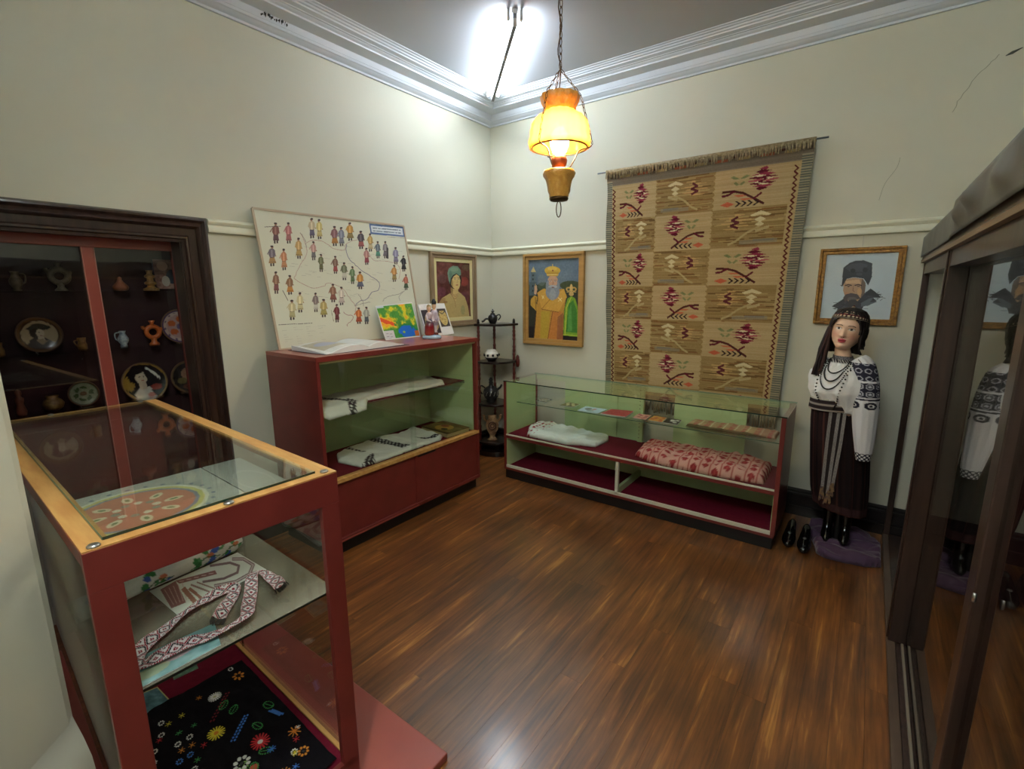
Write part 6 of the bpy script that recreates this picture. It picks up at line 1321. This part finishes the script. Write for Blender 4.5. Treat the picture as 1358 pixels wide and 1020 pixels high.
# woven headband: cap of stripes
rings, cols = [], []
hb = [(0.042, 1.27), (0.060, 1.29), (0.075, 1.29), (0.088, 1.28), (0.100, 1.27), (0.110, 1.28), (0.120, 1.38), (0.130, 1.1), (0.137, 0.3)]
hbz = np.linspace(0.066, 0.137, 44)
for z_ in hbz:
    g = np.interp(z_, [h[0] for h in hb], [h[1] for h in hb]); ring = []
    for i in range(120):
        a = 2*PI*i/120; lx, ly = headpt(a, min(z_, 0.1165), g, False); tiltz = -0.035*(1-math.cos(a))/2
        ring.append(bodyT(lx, ly, z_+tiltz)); q_ = (z_-0.066)/0.071*9; st = int(q_) % 3
        c = (46, 30, 36) if st == 0 else ((196, 180, 150) if (i % 4 < 2) else (70, 50, 46)) if st == 1 else ((110, 50, 56) if i % 3 else (60, 40, 44))
        if 0.0 < q_ % 3 < 0.22: c = (206, 192, 160)
        cols.append(c)
    rings.append(ring)
MB().loft(rings).build('headband', cloth_m, mq, smooth=True, cols=cols)
# ribbons bundle at picture left
mb = MB(); cols = []
rib = []
for k in range(15):
    a = r7.uniform(-1.9, -1.3); lx, ly = headpt(a, 0.0, 1.1, False); L = r7.uniform(0.24, 0.34); ox = r7.uniform(-0.028, 0.02); oy = r7.uniform(-0.01, 0.03)
    p0 = bodyT(lx, ly, 0.03); pts = [(p0[0]-0.0-0.035*f**0.7+ox*min(1, f*2), p0[1]-0.02-oy*f, p0[2]-L*f*1.0-0.02*f) for f in np.linspace(0, 1, 9)]
    mb.tube(pts, [0.004]+[0.008]*6+[0.009, 0.010], 5)
mb.build('hair_ribbons', mat('black_ribbon', (26, 20, 24), 0.35, noise=((90, 90, 12), (66, 50, 56), 0.7)), mq, kind='stuff', smooth=True)
for k, (L, ox, c) in enumerate(((0.42, 0.0, (70, 46, 44)), (0.40, 0.014, (52, 36, 40)), (0.30, -0.024, (60, 40, 44)))):
    p0 = bodyT(-0.078, 0.02, 0.02); pts = [(p0[0]-0.05*f+ox*f, p0[1]-0.035, p0[2]-L*f) for f in np.linspace(0, 1, 10)]; m2 = MB(); m2.tube(pts, 0.006, 6)
    e = pts[-1]
    for q in range(7): m2.tube([(e[0], e[1], e[2]+0.01), (e[0]+r7.uniform(-.012, .012), e[1]+r7.uniform(-.008, .008), e[2]-0.035)], 0.0022, 4)
    m2.build('ribbon_tassel', mat('tassel_%d' % k if False else 'brown_tassel', (70, 46, 44), 0.8), mq, smooth=True)
MB().tube([(bodyT(-0.09, 0.02, 0.0)[0]+0.010*math.cos(t), bodyT(-0.09, 0.02, 0)[1]-0.022, bodyT(-0.09, 0.02, -0.005)[2]+0.008*math.sin(t)) for t in [2*PI*i/12 for i in range(12)]], 0.0025, 5, closed=True).build('hair_clip', steel_m, mq)
# blouse trunk
def emb_trunk(i, n, z_): return (232, 232, 230)
rings = []; cols = []
for z_ in np.linspace(-0.175, -0.475, 40):
    ring = []; hw, fr, bk_ = kr(z_); g = 0.012+0.006*max(0, (-z_-0.25))/0.3
    for i in range(96):
        a = 2*PI*i/96; w_ = 0.0035*math.sin(9*a+z_*40)+0.0025*math.sin(23*a); lx = (hw+g+w_)*math.sin(a); ly = ((fr if math.cos(a) > 0 else bk_)+g+w_)*math.cos(a)
        ly += 0.022*(ga(lx-0.06, 0.045)+ga(lx+0.06, 0.045))*ga(z_+0.36, 0.05)*(math.cos(a) > 0)
        ring.append(bodyT(lx, ly, z_)); c = (230, 230, 230)
        if z_ > -0.192: c = (46, 42, 48) if (i+int(z_*900)) % 3 else (200, 196, 190)
        cols.append(c)
    rings.append(ring)
MB().loft(rings, cap=False).build('blouse', cloth_m, mq, smooth=True, cols=cols, solid=0.003)
def sleeve(path, radii, nm, colf):
    P = catmull(path, 36); n = 72; R = np.interp(np.linspace(0, 1, len(P)), np.linspace(0, 1, len(radii)), radii)
    mb = MB(); v0 = None; up = Vector((0, -1, 0)); cols = []; rings = []
    for i, p in enumerate(P):
        d = (P[min(i+1, len(P)-1)]-P[max(i-1, 0)]).normalized(); a_ = d.cross(up).normalized(); b2 = a_.cross(d); ring = []
        for k in range(n):
            t = 2*PI*k/n; f = i/(len(P)-1); rr = R[i]*(1+0.035*math.sin(7*t+f*9)*(1-f)+0.02*math.sin(13*t+f*5))
            q = p+(a_*math.cos(t)+b2*math.sin(t)*0.86)*rr; ring.append(tuple(q)); cols.append(colf(f, k, q.z))
        rings.append(ring)
    mb.loft(rings).build(nm, cloth_m, mq, smooth=True, cols=cols)
def embsleeve(f, k, z):
    W_ = (228, 228, 232); D = (44, 44, 60)
    k = k*56/72; g = math.sin(k*1.35)*math.sin(z*330); r_ = ((k % 7)-3)**2+(((z*1000) % 46-23)/6)**2
    if 1.262 < z < 1.285: return W_ if (k % 2) else D
    if 1.16 < z <= 1.262: return (190, 190, 200) if (r_ < 6.5 and r_ > 3) or g > 0.9 else D
    if 1.148 < z <= 1.16: return W_
    if 1.06 < z <= 1.148: return (196, 196, 206) if (r_ < 1.5 or 5 < r_ < 9) or g > 0.93 else D
    if 1.042 < z <= 1.052: return D
    if 0.985 < z < 1.035:
        q = ((k % 12)-6)**2+((z-1.010)*1000/5.0)**2
        return D if 5 < q < 22 or q < 2 else W_
    if z < 0.705: return D if (math.sin(k*1.1)*math.sin(z*260) > -0.15) else (226, 226, 226)
    return W_
sleeve([(3.135, -0.285, 1.285), (3.168, -0.30, 1.235), (3.188, -0.325, 1.13), (3.200, -0.335, 1.0), (3.212, -0.34, 0.86), (3.222, -0.34, 0.74), (3.226, -0.34, 0.655)], [0.040, 0.062, 0.070, 0.072, 0.062, 0.050, 0.036], 'embroidered_sleeve', embsleeve)
sleeve([(2.995, -0.20, 1.255), (2.965, -0.19, 1.19), (2.953, -0.17, 1.08), (2.950, -0.14, 0.96), (2.97, -0.10, 0.86), (3.0, -0.07, 0.80)], [0.030, 0.048, 0.050, 0.050, 0.042, 0.034], 'embroidered_sleeve', lambda f, k, z: (222, 222, 226))
# skirt
sk = [(1.0, .148, .124, 3.068), (.985, .150, .126, 3.068), (.93, .156, .132, 3.072), (.86, .160, .138, 3.078), (.76, .163, .146, 3.088), (.62, .163, .150, 3.100), (.48, .163, .150, 3.112), (.36, .160, .146, 3.122), (.27, .150, .138, 3.132)]
rings = []; cols = []
for z_ in np.linspace(1.0, 0.27, 60):
    rx, ry, cx = [np.interp(z_, [s[0] for s in sk][::-1], [s[j] for s in sk][::-1]) for j in (1, 2, 3)]; ring = []
    for i in range(132):
        a = 2*PI*i/132; f = 1-(z_-0.27)/0.73; w_ = 1+(0.012+0.016*f)*math.sin(15*a+1.5*math.sin(3*a))+0.01*math.sin(31*a)
        zz2 = z_+(0.05*(1-z_)**2*-math.sin(a) if z_ < 0.7 else 0)
        ring.append((cx+rx*w_*math.sin(a), -0.215-ry*w_*math.cos(a), zz2)); c = (36, 22, 22) if (i//3) % 2 else (28, 19, 21)
        if i % 11 == 0: c = (70, 40, 34)
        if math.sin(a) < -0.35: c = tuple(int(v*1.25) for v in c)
        if z_ < 0.325: c = (84, 48, 44) if int(z_*170) % 2 else (64, 40, 40)
        cols.append(c)
    rings.append(ring)
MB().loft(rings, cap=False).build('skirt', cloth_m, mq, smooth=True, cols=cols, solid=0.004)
# sash and ties
rings = []; cols = []
for z_ in np.linspace(1.025, 0.945, 14):
    ring = []
    for i in range(90):
        a = 2*PI*i/90; rx, ry = .166+.006*(1.025-z_)/.08, .150; ring.append((3.068+rx*math.sin(a), -0.215-ry*math.cos(a), z_+0.012*math.sin(a))); j = int((1.025-z_)/.08*6.99); cols.append(((190, 186, 176), (40, 30, 32), (44, 34, 36), (150, 140, 130), (40, 30, 32), (34, 26, 28), (170, 160, 150))[j])
    rings.append(ring)
MB().loft(rings, cap=False).build('sash', cloth_m, mq, smooth=True, cols=cols, solid=0.004)
tie_m = mat('grey_woven_tie', (150, 144, 140), 0.8, noise=((300, 300, 90), (90, 80, 80), 0.7))
def skfront(x_, z_):
    rx, ry, cx = [np.interp(z_, [s[0] for s in sk][::-1], [s[j] for s in sk][::-1]) for j in (1, 2, 3)]
    q = max(0, 1-((x_-cx)/(rx*1.02))**2); return -0.215-ry*1.03*math.sqrt(q)-0.010
for xs_, L in (((3.030, 3.030, 3.034), 0.60), ((3.074, 3.070, 3.066), 0.62), ((3.105, 3.102, 3.088), 0.56)):
    mb = MB(); zz3 = np.linspace(1.02, 1.02-L, 14); pts = []
    for z_ in zz3:
        x_ = np.interp(1.02-z_, [0, L*.5, L], xs_); pts.append((x_, skfront(x_, z_)-0.004, z_))
    vs = []; fs = []
    for i, (x_, y_, z_) in enumerate(pts): vs += [(x_-0.009, y_, z_), (x_+0.009, y_, z_), (x_+0.009, y_+0.004, z_), (x_-0.009, y_+0.004, z_)]
    for i in range(len(pts)-1): b_ = i*4; fs += [(b_+k, b_+(k+1) % 4, b_+4+(k+1) % 4, b_+4+k) for k in range(4)]
    mb.add(vs, fs).build('apron_tie', tie_m, mq)
    e = pts[-1]; mb = MB()
    for q in range(9): mb.tube([(e[0]+r7.uniform(-.01, .01), e[1], e[2]+0.02), (e[0]+r7.uniform(-.024, .024), e[1]-0.008, e[2]-r7.uniform(0.03, 0.08))], 0.003, 4)
    mb.build('tie_tassel', mat('tassel_yarn', (150, 120, 80), 0.9, noise=(50, (60, 50, 70), 0.9)), mq, kind='stuff')
MB().add([(x_, skfront(x_, z_)+0.004, z_) for z_ in (0.955, 0.8, 0.65, 0.5, 0.38) for x_ in (3.036, 3.058, 3.082, 3.102)], [(r_*4+c, r_*4+c+1, r_*4+c+5, r_*4+c+4) for r_ in range(4) for c in range(3)]).build('apron_panel', mat('dark_apron', (30, 18, 20), 0.9), mq, solid=0.003)
# necklaces
def neck(z0_, w0, w1, drop, fwd, r, nm, mtl, zt=-0.19):
    mb = MB(); n = 44
    for k in range(n):
        f = k/(n-1); a = (f-0.5)*2; lx = w1*math.sin(a*PI*0.5)*(1-0.15*(1-abs(a))); z_ = zt-drop*(1-abs(a)**2.2)
        hw, fr, b2 = kr(z_); ly = (fr+0.020+0.018*ga(z_+0.36, 0.08))*math.sqrt(max(0.05, 1-(lx/(hw+0.02))**2))
        c = bodyT(lx, ly, z_); mb.lathe((c[0], c[1], c[2]), [(0, -r), (r*.8, -r*.6), (r, 0), (r*.8, r*.6), (0, r)], 6, cap=False)
    mb.build(nm, mtl, mq, smooth=True, kind='stuff')
bead_m = mat('black_beads', (16, 14, 18), 0.15, coat=0.8)
neck(0, 0, 0.058, 0.11, 0, 0.0052, 'necklace', bead_m, -0.185); neck(0, 0, 0.072, 0.15, 0, 0.0050, 'necklace', bead_m, -0.190); neck(0, 0, 0.078, 0.27, 0, 0.0058, 'necklace', bead_m, -0.20); neck(0, 0, 0.05, 0.07, 0, 0.0045, 'necklace', bead_m, -0.18)
rings = []
for z_ in (-0.150, -0.160, -0.175, -0.188):
    hw, fr, b2 = kr(z_); rings.append([bodyT((hw+.006)*math.sin(2*PI*i/48), ((fr if math.cos(2*PI*i/48) > 0 else b2)+.007)*math.cos(2*PI*i/48), z_-0.006) for i in range(48)])
MB().loft(rings, cap=False).build('beaded_collar', mat('collar_beads', (36, 34, 40), 0.4, noise=(160, (150, 146, 150), 0.9)), mq, solid=0.004, smooth=True)
# stand
MB().lathe((3.14, -0.19, 0), [(0.125, 0.002), (0.13, 0.012), (0.10, 0.024), (0.03, 0.034), (0.02, 0.10), (0.02, 0.45)], 28).build('stand', black_m, mq, smooth='auto')
for s in (-1, 1):
    x_ = 3.135+s*0.05
    MB().loft([[(x_+w_*math.cos(t), yy_-w2*math.sin(t), z_) for t in [2*PI*k/14 for k in range(14)]] for z_, w_, w2, yy_ in ((0.045, .034, .085, -0.24), (0.06, .036, .088, -0.24), (0.085, .034, .078, -0.235), (0.11, .030, .050, -0.21), (0.15, .032, .042, -0.20), (0.22, .036, .046, -0.20), (0.34, .04, .05, -0.20))]).build('boot', patent_m, mq, smooth=True)
# cloth heaped round the stand
pc = [(3.03, -0.34), (3.05, -0.44), (3.10, -0.475), (3.20, -0.470), (3.31, -0.45), (3.388, -0.40), (3.392, -0.14), (3.33, -0.02), (3.2, 0.04), (3.05, 0.02), (2.97, -0.02), (2.97, -0.14)]
o = cloth('purple_cloth', pc, 0.0, purple_m, amp=0.060, th=0.010, fold=(1, 5), seed=29, step=0.008, drop=lambda X, Y: 0.03*np.exp(-((X-3.14)**2+(Y+0.19)**2)/0.02))
tag(o, 'crumpled purple cloth heaped on the floor round the foot of the mannequin', 'cloth')
# patent shoes
for (tx, ty, hx, hy, lab) in ((2.882, -0.47, 2.882, -0.22, 'left one of the pair of shiny black shoes beside the low counter'), (2.975, -0.50, 2.972, -0.25, 'right one of the pair of shiny black shoes next to the purple cloth')):
    t = thing('patent_shoe', lab, 'shoe', ((tx+hx)/2, (ty+hy)/2, 0), 'pair of black patent shoes'); rings = []
    for f, w_, zt, zb in ((0, .012, .03, .006), (.04, .026, .042, .004), (.15, .038, .056, .004), (.32, .042, .068, .004), (.45, .038, .082, .006), (.55, .034, .098, .012), (.7, .031, .105, .022), (.88, .030, .112, .03), (.97, .024, .112, .032), (1.0, .012, .10, .034)):
        cx, cy = tx+(hx-tx)*f, ty+(hy-ty)*f; rings.append([(cx+w_*math.cos(a), cy, zb+(zt-zb)*(0.5+0.5*math.sin(a))) for a in [2*PI*k/16 for k in range(16)]])
    MB().loft(rings).build('upper', patent_m, t, smooth=True)
    cx, cy = tx+(hx-tx)*.9, ty+(hy-ty)*.9; MB().lathe((cx, cy, 0), [(0.020, 0.001), (0.022, 0.01), (0.026, 0.036)], 14).build('heel', patent_m, t, smooth=True)
    cx, cy = tx+(hx-tx)*.36, ty+(hy-ty)*.36; MB().lathe((cx, cy, 0.070), [(0.0, -0.004), (0.012, 0.0), (0.010, 0.006), (0, 0.007)], 12).build('buckle', steel_m, t, smooth=True)

# ================================================================ tall wardrobe case on the right
Wd = thing('wardrobe_case', 'tall dark wooden display wardrobe with sliding glass doors along the right wall', 'wardrobe', (3.7, -1.7, 0))
wx0, wx1, wy0, wy1 = 3.405, 3.985, -3.70, YB-0.04
bw = lambda n, mt, *a, **k: B(n, mt, Wd, *a, **k)
bw('floor_panel', dark_m, wx0+0.02, wx1, wy0, wy1, 0.0, 0.022)
bw('front_sill', mat('sill_wood', (92, 74, 60), 0.4, noise=((30, 3, 30), (60, 44, 36), 0.7), coat=0.2), wx0-0.005, wx0+0.028, wy0, wy1, 0.0, 0.028)
for k, x_ in enumerate((3.437, 3.455, 3.473, 3.491)): bw('door_track', alum_m if k % 2 else dark_m, x_, x_+0.009, wy0, -1.12, 0.022, 0.034 if k % 2 else 0.026, bevel=0)
bw('back_panel', maroon_m, wx1-0.012, wx1, wy0, wy1, 0.022, 1.90)
bw('end_panel', dark_m, wx0+0.01, wx1-0.012, wy0, wy0+0.02, 0.022, 1.88)
bw('top_panel', dark_m, wx0, wx1, wy0, wy1, 1.99, 2.01)
bw('pelmet', mat('pelmet_grey', (112, 106, 98), 0.5), wx0-0.012, wx0+0.006, wy0, wy1, 1.880, 2.028)
bw('pelmet_trim', goldlt_m if False else mat('brown_strip', (128, 104, 78), 0.45), wx0-0.016, wx0+0.004, wy0, wy1, 1.868, 1.886)
bw('head_rail', dark_m, wx0+0.004, wx0+0.10, wy0, wy1, 1.80, 1.88)
bw('corner_post', dark_m, wx0, wx0+0.034, wy1-0.03, wy1, 0.028, 1.868)
P1 = bw('front_post', dark_m, wx0, 3.474, -1.215, -1.13, 0.028, 1.868, bevel=0.004)
bw('post_bead', dark_m, wx0-0.006, wx0, -1.19, -1.155, 0.028, 1.868, bevel=0.003)
bw('rear_glass', glass_m, 3.520, 3.524, -1.13, wy1-0.01, 0.03, 1.80, bevel=0)
bw('door_glass', glassd_m, 3.472, 3.476, -2.40, -1.215, 0.036, 1.80, bevel=0)
bw('door_stile', dark_m, 3.440, 3.472, -2.44, -2.36, 0.036, 1.80, bevel=0.004)
bw('door_glass', glassd_m, 3.462, 3.466, -3.62, -2.44, 0.036, 1.80, bevel=0)
bw('door_stile', dark_m, 3.440, 3.472, -3.68, -3.60, 0.036, 1.80, bevel=0.004)
MB().lathe((3.438, -2.47, 0.98), [(0.0, -0.012), (0.004, -0.011), (0.005, 0), (0.004, 0.011), (0, 0.012)], 10).build('door_pull', steel_m, Wd, smooth=True)
MB().tube([(3.72, wy0+0.02, 1.74), (3.72, wy1-0.02, 1.74)], 0.012, 10).build('hanging_rail', steel_m, Wd, smooth=True)
# wrinkled sheet over the top
def shf(u, v):
    y_ = wy1-0.0-u*3.45; k = math.sin(u*37)*0.5+math.sin(u*23+1)*0.5; on = 1 if y_ < -1.45 else max(0.0, 1-(y_+1.45)/0.16)
    if v < 0.55:
        f = v/0.55; return (wx0-0.020-(0.022*on*(1+k)*math.sin(f*PI)**2*(0.6+0.4*math.sin(u*61+f*5))+0.010*on), y_, 1.902+0.128*f+0.01*on*f)
    f = (v-0.55)/0.45; return (wx0-0.02+0.30*f, y_, 2.032+0.034*on*math.sin(min(1, f*1.6)*PI)*(0.7+0.3*k)+0.010*on)
o = MB(); GW, GH = 170, 22
o.grid(GW, GH, shf); ob_ = o.build('plastic_sheet', foil_m, None, smooth=True, solid=0.002); tag(ob_, 'wrinkled grey plastic sheet draped over the top of the wardrobe case', 'sheet')
# garments hanging inside
def garment(name, label, cat, y_, x_, m_, length, half, amp, col2=None):
    t = thing(name, label, cat, (x_, y_, 1.74-length)); rings = []
    for z_, w_, d_ in ((1.66, .05, .03), (1.63, .14, .06), (1.58, half*.9, .085), (1.45, half, .10), (1.2, half*.92, .10), (0.9, half*1.05, .12), (1.68-length, half*1.3, .15)):
        rings.append([(x_+d_*(1+amp*math.sin(9*a))*math.sin(a), y_+w_*(1+amp*0.4*math.sin(7*a))*math.cos(a), z_) for a in [2*PI*k/40 for k in range(40)]])
    MB().loft(rings).build('bodice', m_, t, smooth=True)
    for s in (-1, 1): MB().tube(catmull([(x_, y_+s*half*.8, 1.58), (x_-0.01, y_+s*half*1.12, 1.42), (x_-0.02, y_+s*half*1.2, 1.15), (x_-0.02, y_+s*half*1.18, 0.98)], 5), [0.055]*6+[0.05]*6+[0.045]*4, 12).build('sleeve', m_, t, smooth=True)
    MB().tube([(x_, y_-half*.8, 1.62), (x_, y_, 1.69), (x_, y_+half*.8, 1.62)], 0.008, 6).build('hanger', mahog_m, t)
    MB().tube(catmull([(x_, y_, 1.69), (x_, y_, 1.72), (x_+0.014, y_, 1.745), (x_, y_, 1.757), (x_-0.013, y_, 1.745)], 4), 0.0025, 5).build('hanger_hook', steel_m, t)
garment('dress', 'dark red dress hanging behind the first glass door of the wardrobe', 'dress', -1.75, 3.72, mat('dark_red_cloth', (92, 22, 34), 0.8, sheen=0.2), 1.35, 0.21, 0.10)
garment('coat', 'long black coat hanging behind the nearer glass door of the wardrobe', 'coat', -2.65, 3.72, mat('black_cloth', (26, 26, 32), 0.85), 1.3, 0.24, 0.06)
garment('vest_dress', 'dark green and yellow costume hanging nearest the entrance inside the wardrobe', 'costume', -3.34, 3.72, mat('olive_costume', (84, 84, 40), 0.8, noise=(14, (150, 130, 50), 0.7)), 1.1, 0.2, 0.08)
